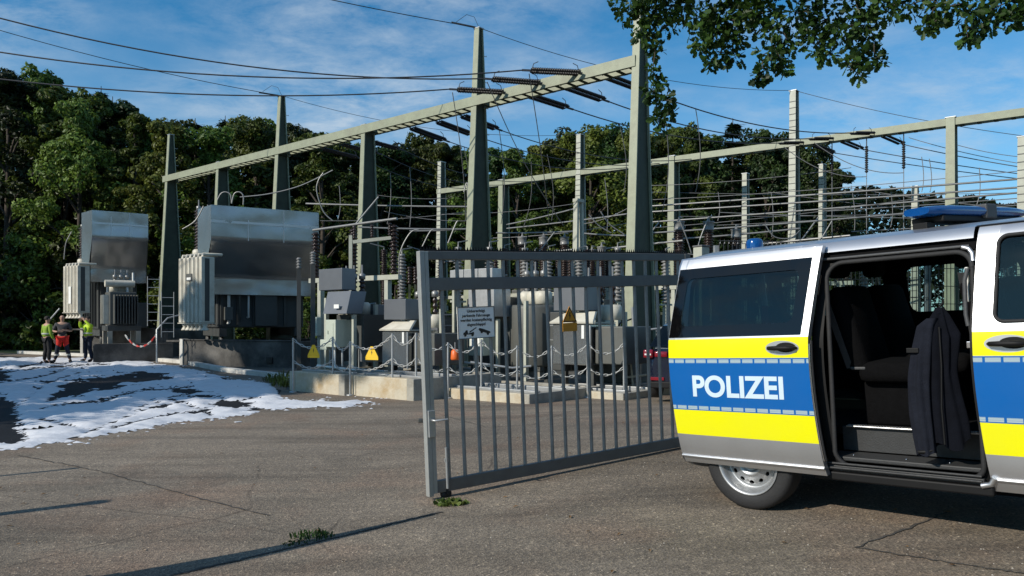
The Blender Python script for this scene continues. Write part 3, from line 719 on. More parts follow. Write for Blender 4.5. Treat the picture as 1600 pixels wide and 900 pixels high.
# pillars of the windscreen
for sd_ in (-1, 1):
    body.tube([(1.95, sd_*.745, 1.865), (2.3, sd_*.79, 1.70), (2.65, sd_*.85, 1.48), (2.98, sd_*.91, 1.25)], [.035,.04,.045,.05], 8)
body.build('body', 'livery', van, fix=False)
mb = MB()
for sd_ in (-1, 1):
    hole = (-.55, .33, 1.30, 1.70, .06) if sd_ < 0 else (-.6, .34, 1.30, 1.72, .07)
    panel(mb, 0, 0, 0, 0, sd_, -.006, hole, glass=True)
    mb.build('side_window', 'clear_glass', van, fix=False); mb = MB()
panel(mb, 0, 0, 0, 0, 1, -.006, (.47, 1.33, 1.30, 1.72, .07), glass=True); mb.build('side_window', 'clear_glass', van, fix=False)
mb = MB(); panel(mb, 0, 0, 0, 0, 1, -.006, (1.5, 2.35, 1.28, 1.74, .08), glass=True); mb.build('side_window', 'clear_glass', van, fix=False)
mb = MB(); tail(mb, -.82, .82, 1.28, 1.72); mb.build('rear_window', 'dark_glass', van, fix=False)
mb = MB(); mb.add([(2.02,-.70,1.86),(2.02,.70,1.86),(2.96,.86,1.26),(2.96,-.86,1.26)], [(0,1,2,3)]); mb.build('windscreen', 'clear_glass', van)
# rear bumper, peeping out past the slid door
mb = MB(); v = []; f = []; zz = [.27, .31, .40, .56, .66, .69]; oo = [-.06, -.01, .0, .0, -.02, -.06]
path = [(-.30, .93), (-.50, .935), (-.60, .91), (-.68, .86), (-.73, .78), (-.77, .60), (-.79, .3), (-.795, 0)]
path = path+[(a, -b) for a, b in reversed(path[:-1])]
for a, b in path:
    for z, o_ in zip(zz, oo):
        nx, ny = (a+.2), b; ln = math.hypot(nx, ny); v.append((a+o_*nx/ln, -(b+o_*ny/ln), z))
for i in range(len(path)-1):
    for k in range(5): f.append((i*6+k, (i+1)*6+k, (i+1)*6+k+1, i*6+k+1))
mb.add(v, f, True); mb.build('rear_bumper', 'grey_plastic', van)
for sd_ in (-1, 1):
    mb = MB(); mb.rbox(-.74, -.66, sd_*.74-.06, sd_*.74+.06, .95, 1.45, .02); mb.build('tail_light', 'tail_red', van)
    mb = MB(); mb.rbox(3.86, 4.02, sd_*.66-.13, sd_*.66+.13, .78, .93, .03); mb.build('headlight', 'lamp_clear', van)
mb = MB(); mb.rbox(4.06, 4.10, -.45, .45, .62, .86, .02); mb.build('grille', 'black_trim', van)
mb = MB(); mb.rbox(3.95, 4.12, -.86, .86, .33, .55, .05); mb.build('front_bumper', 'grey_plastic', van)
# under-body, floor, opening frame, steps
mb = MB(); mb.box(-.62, -.46, -.76, .76, .30, .36); mb.box(.42, 2.78, -.60, .84, .28, .36); mb.box(.42, .5, -.84, -.60, .28, .36); mb.box(1.38, 2.78, -.84, -.60, .28, .36); mb.box(.502, 1.378, -.858, -.602, .29, .341); mb.box(-.42, .42, -.58, .58, .36, .45); mb.build('underbody', 'interior_black', van)
fl_z = .60
mb = MB(); mb.box(-.66, 2.6, -.66, .82, fl_z-.05, fl_z); mb.box(-.66, .47, -.84, -.661, fl_z-.05, fl_z); mb.box(1.40, 2.6, -.84, -.661, fl_z-.05, fl_z); mb.build('cabin_floor', 'interior_black', van)
mb = MB()
mb.rbox(.50, 1.40, -.665, -.645, .44, fl_z+.004, .004)             # riser
mb.rbox(.47, 1.40, -.865, -.666, .405, .435, .008)                 # tread
mb.rbox(.47, 1.41, -.915, -.866, .345, .385, .008)
for k in range(2): mb.tube([(.48, -.925-.004*k, .398-.03*k), (1.40, -.925-.004*k, .398-.03*k)], .008, 8)
mb.build('step', 'step_grey', van)
mb = MB(); mb.rbox(.54, 1.40, -.70, -.64, fl_z+.006, fl_z+.016, .003)
x = .55
while x < 1.39: mb.box(x, x+.008, -.70, -.66, fl_z+.0165, fl_z+.021); x += .018
mb.build('step_edge', 'alu_strip', van)
mb = MB(); mb.rbox(.40, 1.46, -.93, -.86, .285, .342, .01); mb.build('sill', 'black_trim', van)
mb = MB(); mb.tube([(1.40,-.932,.345),(1.45,-.935,.36),(1.47,-.94,.40)], .018, 8); mb.build('sill_corner', 'silver_paint', van)
# black recess above opening and door rail
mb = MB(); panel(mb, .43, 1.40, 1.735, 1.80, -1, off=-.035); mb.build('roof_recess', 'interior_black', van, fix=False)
mb = MB(); mb.tube([(.46, -.80, 1.755), (1.37, -.80, 1.755)], .010, 8); mb.build('door_track', 'grey_plastic', van)
def round_loop(a, b, c, d, r, n=7):
    pts = []
    for cx, cz, a0 in ((b-r, d-r, 0), (a+r, d-r, 90), (a+r, c+r, 180), (b-r, c+r, 270)):
        for k in range(n+1):
            an = R(a0+90*k/n); pts.append((cx+r*math.cos(an), cz+r*math.sin(an)))
    return pts
lp = round_loop(.505, 1.372, .375, 1.725, .10)
def body_pt(s, z, off, sl=True): 
    ss = s+(edge_shift(z) if sl else 0); return (ss, -(T(z)*plan(ss)+off), z)
mb = MB(); pts = [body_pt(s, z, -.03) for s, z in lp]; pts.append(pts[0]); mb.tube(pts, .016, 8, False); mb.build('door_seal', 'rubber', van)
# inner flange round the opening: black panel with hole
mb = MB(); panel(mb, .44, 1.41, .36, 1.78, -1, off=-.05, hole=(.505, 1.372, .375, 1.725, .10), slant=True); mb.build('opening_frame', 'black_trim', van, fix=False)
mb = MB(); v = [(1.395+edge_shift(z), -(T(z)-.03), z) for z in (1.62, 1.70, 1.76)]
mb.tube([(1.33, -.805, 1.752), (1.365, -.80, 1.74), (1.385, -.81, 1.71), (1.392, -.825, 1.66)], .014, 8); mb.build('pillar_corner', 'silver_paint', van)
mb = MB(); mb.rbox(1.335, 1.355, -.80, -.76, 1.42, 1.63, .008); mb.build('pillar_trim', 'white_paint', van)
# lining of the cabin
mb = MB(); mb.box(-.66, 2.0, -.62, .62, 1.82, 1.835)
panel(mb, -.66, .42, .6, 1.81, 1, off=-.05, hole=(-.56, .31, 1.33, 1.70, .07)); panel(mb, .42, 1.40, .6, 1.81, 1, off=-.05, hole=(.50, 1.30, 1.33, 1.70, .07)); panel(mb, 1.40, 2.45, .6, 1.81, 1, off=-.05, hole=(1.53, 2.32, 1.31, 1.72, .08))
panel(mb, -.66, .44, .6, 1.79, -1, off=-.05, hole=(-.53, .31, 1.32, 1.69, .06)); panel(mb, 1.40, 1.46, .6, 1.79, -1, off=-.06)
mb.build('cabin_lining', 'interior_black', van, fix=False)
# seats
def seat(s, t_, w_, z0, turn=1):
    mb = MB(); mb.smooth = True
    mb.rbox(s, s+turn*.50, t_-w_/2, t_+w_/2, z0+.30, z0+.44, .05) if turn > 0 else mb.rbox(s-.50, s, t_-w_/2, t_+w_/2, z0+.30, z0+.44, .05)
    mb.rbox(min(s, s+turn*.4), max(s, s+turn*.4), t_-w_/2+.1, t_+w_/2-.1, z0, z0+.30, .02)
    mb.T = Matrix.Translation((s, t_, z0+.42)) @ Matrix.Rotation(-turn*R(14), 4, 'Y')
    mb.rbox(-.07, .07, -w_/2, w_/2, -.05, .56, .055); mb.T = None
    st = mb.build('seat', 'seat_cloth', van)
    hx = s-turn*.19
    mb = MB(); mb.smooth = True; mb.rbox(hx-.055, hx+.055, t_-.135, t_+.135, z0+1.03, z0+1.23, .045); mb.build('headrest', 'seat_cloth', st)
    for q in (-.06, .06):
        mb = MB(); mb.tube([(hx+turn*.02, t_+q, z0+.92), (hx, t_+q, z0+1.06)], .007, 6); mb.build('headrest_rod', 'alu_strip', st)
seat(.60, -.36, .52, fl_z, 1); seat(.60, .34, .56, fl_z, 1); seat(1.46, -.47, .50, fl_z, 1); seat(1.46, .47, .50, fl_z, 1)
mb = MB(); mb.rbox(.56, .66, -.62, -.60, fl_z+.39, fl_z+.41, .006); mb.build('seat_rail', 'grey_plastic', van)
# slid side door, hung outside the rear quarter
def dplan(s): return 1-.012*sat((-.4-s)/.25)**2
_plan = plan; plan = dplan
DO = .075
door = MB(); panel(door, -.635, .455, .375, 1.848, -1, off=DO, hole=(-.585, .405, 1.275, 1.775, .055), slant=2)
door.build('sliding_door', 'livery', van, fix=False); dr = [c for c in van.children if c.name.startswith('sliding_door')][0]
mb = MB(); panel(mb, 0, 0, 0, 0, -1, DO-.004, (-.632, .402, 1.262, 1.772, .05), glass=True, slant=2)
dw = mb.build('window', 'dark_glass', dr, fix=False)
mb = MB(); panel(mb, -.632, .403, 1.262, 1.776, -1, off=DO+.0025, hole=(-.545, .33, 1.345, 1.70, .05), slant=2); mb.build('window_border', 'black_glass', dr, fix=False)
mb = MB(); panel(mb, -.632, .455, .318, .368, -1, off=DO-.004, slant=2)
mb.tube([(s+edge_shift(.37), -(T(.37)*dplan(s+.05)+DO+.004), .371) for s in lin(-.632, .455, 12)], .010, 8)
mb.build('sill_strip', 'silver_paint', dr, fix=False)
mb = MB()                                    # thickness of the door: edges and inner skin
for se in (-.635, .455):
    v = []
    for z in lin(.32, 1.848, 24):
        ss = se+edge_shift(z, .06); v += [(ss, -(T(z)*dplan(ss)+DO), z), (ss, -(T(z)*dplan(ss)+DO-.052), z)]
    mb.add(v, [(2*i, 2*i+1, 2*i+3, 2*i+2) for i in range(24)], True)
v = []
for s in lin(-.635, .455, 12):
    ss = s+edge_shift(1.848, .06); v += [(ss, -(T(1.848)*dplan(ss)+DO), 1.848), (ss, -(T(1.848)*dplan(ss)+DO-.05), 1.852)]
mb.add(v, [(2*i, 2*i+1, 2*i+3, 2*i+2) for i in range(12)], True)
mb.build('door_edge', 'silver_paint', dr, fix=False)
mb = MB(); panel(mb, -.62, .45, .34, 1.25, -1, off=DO-.053, slant=2); mb.build('inner_skin', 'black_trim', dr, fix=False)
mb = MB(); mb.tube([body_pt(.462, z, DO-.03) for z in lin(.42, 1.22, 20)], .012, 8); mb.build('edge_seal', 'rubber', dr)
mb = MB(); mb.tube([body_pt(.459, z, DO-.012) for z in lin(.42, 1.20, 20)], .0045, 6); mb.build('edge_trim', 'chrome', dr)
def handle(parent, s, z, off, flip=1):
    mb = MB(); mb.smooth = True; pts = []
    yo = -(T(z)+off)
    v = [(s, yo-.003, z)]+[(s+.118*math.cos(a), yo-.003, z+.050*math.sin(a)) for a in lin(0, 2*PI, 32)[:-1]]
    mb.add(v, [(0, 1+i, 1+(i+1)%32) for i in range(32)], False); mb.build('handle_bowl', 'silver_paint', parent)
    mb = MB(); mb.smooth = True
    v = [(s+.02, yo-.0045, z+.004)]+[(s+.028+.072*math.cos(a), yo-.0045, z+.004+.034*math.sin(a)) for a in lin(0, 2*PI, 24)[:-1]]
    mb.add(v, [(0, 1+i, 1+(i+1)%24) for i in range(24)], False); mb.build('handle_recess', 'black_trim', parent)
    mb = MB(); mb.tube([(s-.098, yo-.008, z), (s-.085, yo-.028, z+.001), (s-.03, yo-.04, z+.002), (s+.04, yo-.04, z+.002), (s+.09, yo-.028, z+.001), (s+.105, yo-.008, z)], [.008, .014, .016, .017, .015, .008], 10); mb.build('handle', 'black_trim', parent)
handle(dr, .275, 1.175, DO)
lt = text_mesh('POLIZEI', .2, 'film_letter', dr, 'lettering', .006, 'LEFT', .0006)
xsv = [q.co.x for q in lt.data.vertices]; ysv = [q.co.y for q in lt.data.vertices]
x0, x1, y0, y1 = min(xsv), max(xsv), min(ysv), max(ysv)
for q in lt.data.vertices:
    s = -.432+.704*(q.co.x-x0)/(x1-x0); z = .823+.160*(q.co.y-y0)/(y1-y0); q.co = Vector((s, -(T(z)*dplan(s)+DO+.0016+q.co.z), z))
plan = _plan
# front door
fd = MB(); panel(fd, 1.399, 2.42, .40, 1.865, -1, hole=(1.505, 2.33, 1.30, 1.80, .05), slant=True); fd.build('front_door', 'livery', van, fix=False)
fdo = [c for c in van.children if c.name.startswith('front_door')][0]
mb = MB(); panel(mb, 0, 0, 0, 0, -1, -.008, (1.50, 2.335, 1.295, 1.805, .05), glass=True, slant=True); mb.build('window', 'clear_glass', fdo, fix=False)
lp2 = round_loop(1.508, 2.327, 1.303, 1.797, .05); mb = MB(); pts = [body_pt(s, z, .002) for s, z in lp2]; pts.append(pts[0]); mb.tube(pts, .011, 6, False); mb.build('window_seal', 'rubber', fdo)
mb = MB(); panel(mb, 1.455, 2.45, .315, .385, -1, off=.0)
mb.tube([(s, -(T(.38)+.006), .388) for s in lin(1.46, 2.45, 12)], .011, 8); mb.build('sill_strip', 'silver_paint', fdo, fix=False)
v = []; mb = MB()
for z in lin(.40, 1.865, 24):
    ss = 1.399+edge_shift(z); v += [(ss, -T(z), z), (ss+.006, -(T(z)-.05), z)]
mb.add(v, [(2*i, 2*i+1, 2*i+3, 2*i+2) for i in range(24)], True); mb.build('door_edge', 'silver_paint', fdo, fix=False)
mb = MB(); panel(mb, 1.42, 2.4, .55, 1.27, -1, off=-.06, slant=True); mb.build('inner_skin', 'black_trim', fdo, fix=False)
handle(fdo, 1.575, 1.178, 0)
mb = MB(); panel(mb, 1.40, 1.90, 1.865, 1.875, -1, off=.004); mb.build('roof_gutter', 'black_trim', fdo, fix=False)
mb = MB(); mb.smooth = True; mb.rbox(2.28, 2.40, -1.14, -.98, 1.18, 1.42, .03); mb.bar((2.36,-.95,1.24),(2.34,-1.0,1.26),.05,.04); mb.build('wing_mirror', 'black_trim', van)
mb = MB(); mb.smooth = True; mb.rbox(2.28, 2.40, .98, 1.14, 1.18, 1.42, .03); mb.bar((2.36,.95,1.24),(2.34,1.0,1.26),.05,.04); mb.build('wing_mirror', 'black_trim', van)
mb = MB(); mb.lathe([(.16,-.015),(.19,-.015),(.19,.015),(.16,.015),(.16,-.015)], (2.18, .45, 1.30), (-.85,0,.5), 24); mb.bar((2.18,.45,1.30),(2.5,.45,1.1),.05); mb.build('steering_wheel', 'black_trim', van)
mb = MB(); mb.rbox(2.42, 2.9, -.85, .85, .9, 1.24, .05); mb.build('dashboard', 'interior_black', van)
# roof lights
mb = MB(); v = []; f = []; n = 28
LBM = Matrix.Translation((1.12, -.02, 1.972)) @ Matrix.Rotation(R(-14), 4, 'Z')
for i in range(n+1):
    t_ = -.50+1.24*i/n; k = abs(2*i/n-1); hw = .135*(1-.35*k**5); h = .040*(1-.35*k**6)
    for a in range(14):
        an = 2*PI*a/14; cx_, cz_ = math.cos(an), math.sin(an)
        v.append(LBM @ Vector((hw*math.copysign(abs(cx_)**.7, cx_), t_, .052+h*math.copysign(abs(cz_)**.7, cz_))))
for i in range(n):
    for a in range(14): f.append((i*14+a, i*14+(a+1)%14, (i+1)*14+(a+1)%14, (i+1)*14+a))
mb.add(v, f, True); mb.add(v[:14], [tuple(range(14))], False); mb.add(v[-14:], [tuple(range(14))], False)
lb = mb.build('light_bar', 'blue_lens', van)
mb = MB(); mb.T = LBM; mb.rbox(-.11, .11, -.38, .66, -.02, .02, .01)
for q in (-.42, .42): mb.rbox(-.05, .05, q-.05, q+.05, -.10, -.021, .006)
mb.build('bar_base', 'black_trim', lb)
mb = MB(); mb.T = LBM; mb.rbox(-.137, .137, .10, .24, .0, .102, .012); mb.build('centre_module', 'grey_plastic', lb)
mb = MB(); mb.lathe([(.066,0),(.068,.02),(.068,.07),(.056,.09),(.03,.098),(.001,.1)], (-.41, .0, 1.925), (0,0,1), 18)
rb = mb.build('beacon', 'blue_lens', van)
mb = MB(); mb.lathe([(.001,0),(.085,0),(.085,.025),(.076,.03),(.001,.03)], (-.41, .0, 1.905), (0,0,1), 18); mb.build('beacon_base', 'black_trim', rb)
# wheels
def wheel(cx, t_, sd_):
    o = thing('wheel', None, None); o.parent = van; o.location = (cx, t_, .338); 
    ax = (0, sd_, 0)
    mb = MB(); mb.lathe([(.222,-.10),(.26,-.107),(.305,-.107),(.328,-.092),(.338,-.06),(.338,.06),(.328,.092),(.305,.107),(.26,.107),(.232,.098),(.222,.09),(.222,-.10)], (0,0,0), ax, 48); mb.build('tyre', 'rubber', o)
    mb = MB(); mb.lathe([(.205,-.10),(.205,.05),(.208,.075),(.214,.092),(.226,.100),(.232,.104),(.229,.108),(.219,.103),(.208,.092),(.200,.07),(.196,.05),(.186,.036),(.176,.030),(.168,.036),(.160,.043)], (0,0,0), ax, 48)
    mb.lathe([(.128,.052),(.112,.060),(.095,.078),(.080,.080),(.062,.062),(.045,.056),(.034,.062),(.030,.085),(.001,.088)], (0,0,0), ax, 48)
    # ring of ventilation holes
    nh = 12; seg = 8; va = []; fa = []
    x_, y_ = Vector((1,0,0)), Vector((0,0,1)); A = Vector(ax)
    for h in range(nh):
        c = 2*PI*h/nh; dth = PI/nh
        def q(r_, a, hh): return A*hh+(x_*math.cos(a)+y_*math.sin(a))*r_
        outer = [q(.16,c-dth,.043),q(.16,c,.043),q(.16,c+dth,.043),q(.144,c+dth,.0475),q(.128,c+dth,.052),q(.128,c,.052),q(.128,c-dth,.052),q(.144,c-dth,.0475)]
        inner = []
        for k in range(8):
            an = PI*.75-k*PI/4
            inner.append(q(.144+.0125*math.sin(an), c+(.0115*math.cos(an))*-1/.144*-1 if 0 else c-(.0125*math.cos(an))/.144*-1*-1, .0475))
        inner = [q(.144+.012*math.sin(an), c+.012*math.cos(an)/.144, .0475) for an in [PI*.75+PI-PI/4*0-k*0 for k in range(0)]] or [q(.144+.0142*sv_, c+.0195*cv_/.144, .0475) for cv_, sv_ in [(-.707,.707),(0,1),(.707,.707),(1,0),(.707,-.707),(0,-1),(-.707,-.707),(-1,0)]]
        mb.add(outer+inner, [(k, (k+1)%8, 8+(k+1)%8, 8+k) for k in range(8)], True)
        back = [p-A*.02 for p in inner]
        mb.add(inner+back, [(k, (k+1)%8, 8+(k+1)%8, 8+k) for k in range(8)], True)
    mb.build('rim', 'steel_rim', o)
    mb = MB(); mb.lathe([(.001,-.02),(.205,-.02)], (0,0,0), ax, 24); mb.lathe([(.001,.0),(.15,.0)], (0,0,0), ax, 24); mb.build('brake_disc', 'interior_black', o)
for cx in (-.085, 3.2):
    wheel(cx, -.835, -1); wheel(cx, .835, 1)
mb = MB(); mb.rbox(1.352, 1.378, -.905, -.885, 1.15, 1.19, .004); mb.build('door_latch', 'chrome', van)
mb = MB(); mb.tube([(1.365,-.845,1.62),(1.35,-.86,1.55),(1.35,-.87,1.35),(1.362,-.88,1.28)], .013, 8); mb.build('grab_handle', 'grey_plastic', van)
mb = MB(); mb.bar((1.30,-.72,1.60),(1.27,-.30,.98), .045, .004, (0,1,.6)); mb.build('seat_belt', 'grey_plastic', van)
mb = MB(); mb.bar((.44,-.78,1.62),(.55,-.60,1.0), .045, .004, (0,1,.6)); mb.build('seat_belt', 'grey_plastic', van)
for x in (.62, .95, 1.2):
    mb = MB(); mb.lathe([(.001,0),(.009,0),(.007,.006),(.001,.007)], (x,-.80,.4355), (0,0,1), 8); mb.build('screw', 'chrome', van)
# jacket hung in the doorway
def van_pt(s, t_, z): return VM @ Vector((s, -t_, z))
jk = thing('jacket', 'dark navy uniform jacket hanging in the van doorway by the front seat', 'jacket'); jk.matrix_world = VM
def cloth_tube(path, wid, dep, n=36, fold=.16, seed=0, slope=0.0):
    v = []; f = []
    for i, (p, w_, d_) in enumerate(zip(path, wid, dep)):
        u = i/(len(path)-1)
        for k in range(n):
            a = 2*PI*k/n; fo = 1+fold*sat(u*2)*(math.sin(a*3+seed+u*1.4)*.55+math.sin(a*7+2.1*seed-u*1.8)*.45+.9*noise.noise((math.cos(a)*1.6, math.sin(a)*1.6, u*3.2+seed)))
            v.append((p[0]+math.cos(a)*w_*fo, p[1]+math.sin(a)*d_*fo, p[2]+slope*(math.cos(a)+.7*math.sin(a*3+seed)+.5*math.sin(a*2))*u*u))
    for i in range(len(path)-1):
        for k in range(n): f.append((i*n+k, i*n+(k+1)%n, (i+1)*n+(k+1)%n, (i+1)*n+k))
    return v, f
def resamp(pts, n):
    o = []
    for i in range(n+1):
        u = i/n*(len(pts)-1); k = min(int(u), len(pts)-2); q = u-k; o.append(tuple(pts[k][j]+(pts[k+1][j]-pts[k][j])*q for j in range(len(pts[0]))))
    return o
pth = resamp([(1.20,-.86,1.36,.03,.03),(1.205,-.855,1.40,.022,.02),(1.20,-.86,1.34,.05,.035),(1.20,-.866,1.22,.082,.05),(1.195,-.875,1.0,.076,.055),(1.20,-.88,.78,.088,.06),(1.21,-.89,.56,.10,.065)], 40)
v, f = cloth_tube([q[:3] for q in pth], [q[3] for q in pth], [q[4] for q in pth], 72, .34, 1.0, .035)
mb = MB(); mb.add(v, f, True); jb = mb.build('jacket_body', 'navy_cloth', jk)
mb = MB(); mb.tube([(1.215,-.915,1.28),(1.222,-.935,1.05),(1.215,-.952,.80),(1.225,-.965,.58)], .006, 6); mb.build('zip', 'black_trim', jb)
pth = resamp([(1.175,-.90,1.335,.03,.03),(1.14,-.905,1.29,.05,.045),(1.11,-.915,1.13,.062,.05),(1.095,-.925,.95,.066,.05),(1.10,-.935,.75,.062,.046),(1.12,-.945,.51,.05,.04)], 36)
v, f = cloth_tube([q[:3] for q in pth], [q[3] for q in pth], [q[4] for q in pth], 48, .24, 3.3, .012)
mb = MB(); mb.add(v, f, True); sl = mb.build('sleeve', 'navy_cloth_light', jk)
mb = MB(); mb.tube([(1.16,-.96,.54),(1.12,-.985,.53),(1.08,-.975,.525)], .012, 6); mb.build('cuff_tab', 'black_trim', sl); mb = MB(); mb.rbox(1.04,1.11,-.972,-.962,1.13,1.16,.003); mb.build('sleeve_patch', 'black_trim', sl)
mb = MB(); mb.tube([(1.20,-.84,1.36),(1.20,-.83,1.40),(1.215,-.80,1.43)], .006, 6); mb.build('hanging_loop', 'black_trim', jk)
# ---------------------------------------------------------------- substation: gantries
E1 = Vector((.64, .77, 0)).normalized(); E2 = Vector((.77, -.64, 0)).normalized()
ROT1 = math.atan2(E1.y, E1.x); ROT2 = math.atan2(E2.y, E2.x)
def on_line(px, a, b_):                      # where the plan line a-b crosses the sight line of photo column px
    k = (px-800)/FPX; d = b_-a; t_ = (k*a.y-a.x)/(d.x-k*d.y); return a+d*t_
GA, GB = P(1000, HOR, 21.0), P(267, HOR, 38.0)
HA, HB = P(690, HOR, 41.6), P(1600, HOR, 26.0)
BEAMZ = 8.62
def tower(p, h, w0, w1, label, group, mat='steel_green', th=.26, peg=True, rung=False, name='gantry_tower', fm=None):
    o = thing(name, label, 'tower', (p.x, p.y, G(p.x, p.y)), ROT1, group)
    for s_ in (-1, 1):
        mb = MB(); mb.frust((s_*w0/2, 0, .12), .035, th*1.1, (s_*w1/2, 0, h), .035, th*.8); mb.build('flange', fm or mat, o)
    mb = MB(); mb.prism([(-w0/2+.018, -th*.2, .12), (w0/2-.018, -th*.2, .12), (w1/2-.018, -th*.2, h-.02), (-w1/2+.018, -th*.2, h-.02)], (0, .012, 0)); mb.build('web', mat, o)
    if peg:
        for k in range(int((h-2.6)/.42)):
            z = 2.6+k*.42; x = w0/2+(w1-w0)/2*(z/h)+.018; s_ = 1 if k % 2 else -1
            mb.cur = 0
            if k == 0: mb = MB()
            mb.tube([(x, s_*th*.3, z), (x+.13, s_*th*.3, z), (x+.13, s_*th*.3, z+.035)], .011, 5)
        mb.build('climbing_pegs', 'galv', o)
    if rung:
        mb = MB(); z = .5
        while z < h-.2:
            x = w0/2+(w1-w0)/2*(z/h); mb.box(-x-.024, -x-.0178, -th*.42, th*.42, z, z+.028); z += .25
        mb.build('ladder_rungs', 'tank_dark', o)
    mb = MB(); mb.rbox(-w0/2-.2, w0/2+.2, -.45, .45, -.2, .10, .02); mb.build('foundation', 'concrete', o)
    mb = MB(); mb.box(-w1/2-.03, w1/2+.03, -th*.5, th*.5, h+.002, h+.03); mb.build('cap', 'galv', o)
    return o
def gantry_beam(a, b_, z, label, hgt=.30, gap=.52, mat='steel_green', bat=.42):
    d = b_-a; ln = d.length; o = thing('gantry_beam', label, 'beam', (a.x, a.y, z), math.atan2(d.y, d.x))
    for s_ in (-1, 1):
        mb = MB(); mb.box(0, ln, s_*gap/2-.008, s_*gap/2+.008, -hgt/2, hgt/2)
        mb.box(0, ln, s_*gap/2-(.09 if s_ > 0 else -.009), s_*gap/2-(.009 if s_ > 0 else -.09), -hgt/2, -hgt/2+.014); mb.box(0, ln, s_*gap/2-(.09 if s_ > 0 else -.009), s_*gap/2-(.009 if s_ > 0 else -.09), hgt/2-.014, hgt/2)
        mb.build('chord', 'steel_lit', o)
    mb = MB(); x = .1
    while x < ln-.1:
        mb.box(x, x+.13, -gap/2+.01, gap/2-.01, -hgt/2-.012, -hgt/2-.002); x += bat
    mb.build('battens', mat, o)
    return o
GR = 'green steel gantry towers of the near row'
wsx = lambda h: (1.36, 1.36-.108*h)
for px, h, lb in ((1000, 11.2, 'tall green tapered gantry tower behind the oak twigs, nearest to the camera'), (748, 11.0, 'tall green tapered gantry tower rising in the middle behind the gate'),
                  (440, 10.9, 'tall green gantry tower behind the large metal hood'), (267, 10.8, 'farthest tall gantry tower at the left end of the near beam, between the two transformers')):
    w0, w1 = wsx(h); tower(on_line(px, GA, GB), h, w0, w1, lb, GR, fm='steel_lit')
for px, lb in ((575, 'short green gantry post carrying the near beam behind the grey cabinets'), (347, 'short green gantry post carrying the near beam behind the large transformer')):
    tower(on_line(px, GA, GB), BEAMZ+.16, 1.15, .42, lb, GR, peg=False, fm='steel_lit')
ga0 = on_line(1000, GA, GB)
gantry_beam(on_line(1000, GA, GB), on_line(262, GA, GB), BEAMZ, 'long green steel beam of the near gantry with insulator strings')
GR2 = 'pale gantry masts of the far row'
for px, h, lb in ((690, 10.2, 'pale slender mast at the left end of the far gantry beam'), (907, 10.4, 'pale slender mast of the far gantry left of the nearest tower'), (1241, 10.7, 'pale tall mast with dark rungs standing above the police van roof')):
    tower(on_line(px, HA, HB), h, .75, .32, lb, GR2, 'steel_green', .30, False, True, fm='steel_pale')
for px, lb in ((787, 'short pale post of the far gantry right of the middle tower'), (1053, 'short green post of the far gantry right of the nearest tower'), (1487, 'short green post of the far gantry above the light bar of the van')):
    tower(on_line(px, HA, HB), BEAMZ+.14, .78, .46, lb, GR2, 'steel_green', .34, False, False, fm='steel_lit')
gantry_beam(on_line(686, HA, HB), on_line(1700, HA, HB), BEAMZ, 'green steel beam of the far gantry running to the right edge', .26, .4, 'steel_green', .5)
for px, D, y, lb in ((1165, 34, 272, 'thin pale mast with rungs above the rear of the van roof'), (1285, 32, 258, 'thin pale mast with rungs right of the tall mast'), (1597, 24, 215, 'pale mast cut by the right edge of the photo'), (1430, 30, 292, 'low pale post of the rear busbar over the front of the van')):
    p = P(px, HOR, D); tower(p, CAMZ+(HOR-y)/FPX*D, .34, .24, lb, 'thin masts in the rear yard', 'steel_green', .26, False, True, 'yard_mast', 'steel_pale')
# ---------------------------------------------------------------- insulator strings and lines
def insul_proto(name, ln=1.35, r_=.062):
    o = thing(name, 'x', 'insulator')
    for s_ in (-1, 1):
        mb = MB(); ribs(mb, (.22, s_*.13, 0), (.22+ln, s_*.13, 0), r_, .042, .05, 9); mb.build('insulator', 'insulator_dark', o)
        mb = MB(); x = .22 if s_ < 0 else .22+ln; mb.tube([(x, 0, .03), (x+(.05 if s_ < 0 else -.05), 0, .2), (x+(.18 if s_ < 0 else -.18), 0, .26)], .012, 5); mb.build('arcing_horn', 'conductor_dark', o)
    mb = MB(); mb.bar((0,0,0), (.2,0,0), .035); mb.bar((.2,-.17,0), (.2,.17,0), .04, .03); mb.bar((.24+ln,-.17,0), (.24+ln,.17,0), .04, .03); mb.bar((.24+ln,0,0), (.5+ln,0,0), .05); mb.build('fittings', 'conductor_dark', o)
    return o
IL = 1.85
def orient(o, p, d, sc_=1.0):
    d = Vector(d).normalized(); y_ = Vector((0,0,1)).cross(d).normalized(); z_ = d.cross(y_)
    o.matrix_world = Matrix(((d.x*sc_, y_.x*sc_, z_.x*sc_, p.x), (d.y*sc_, y_.y*sc_, z_.y*sc_, p.y), (d.z*sc_, y_.z*sc_, z_.z*sc_, p.z), (0,0,0,1)))
proto = insul_proto('insulator_string'); first = [True]
def string(p, d, label, group, s_=1.0):
    if first[0]: o = proto; first[0] = False; o['label'] = label; o['group'] = group
    else: o = dup(proto, label=label, group=group)
    orient(o, p, d, s_); return p+Vector(d).normalized()*IL*s_
def wire(name, label, cat, p0, p1, sag, r_, mat='conductor_dark', group=None, n=18, pts=None):
    p0 = Vector(p0); p1 = Vector(p1); mb = MB()
    q = pts or [p0.lerp(p1, i/n)-Vector((0, 0, 4*sag*(i/n)*(1-i/n))) for i in range(n+1)]
    mb.tube([a-p0 for a in q], r_, 5, True); o = mb.build(name, mat); o.location = p0; tag(o, label, cat, group); return o
SG = 'dark insulator strings of the near beam'
bz = BEAMZ-.12; WL = 'overhead lines crossing the sky'
ordn = ('nearest to the tall right tower', 'middle of the right bay', 'beside the middle tower')
ends2 = [(1372, 207), (1308, 215), (1262, 226)]
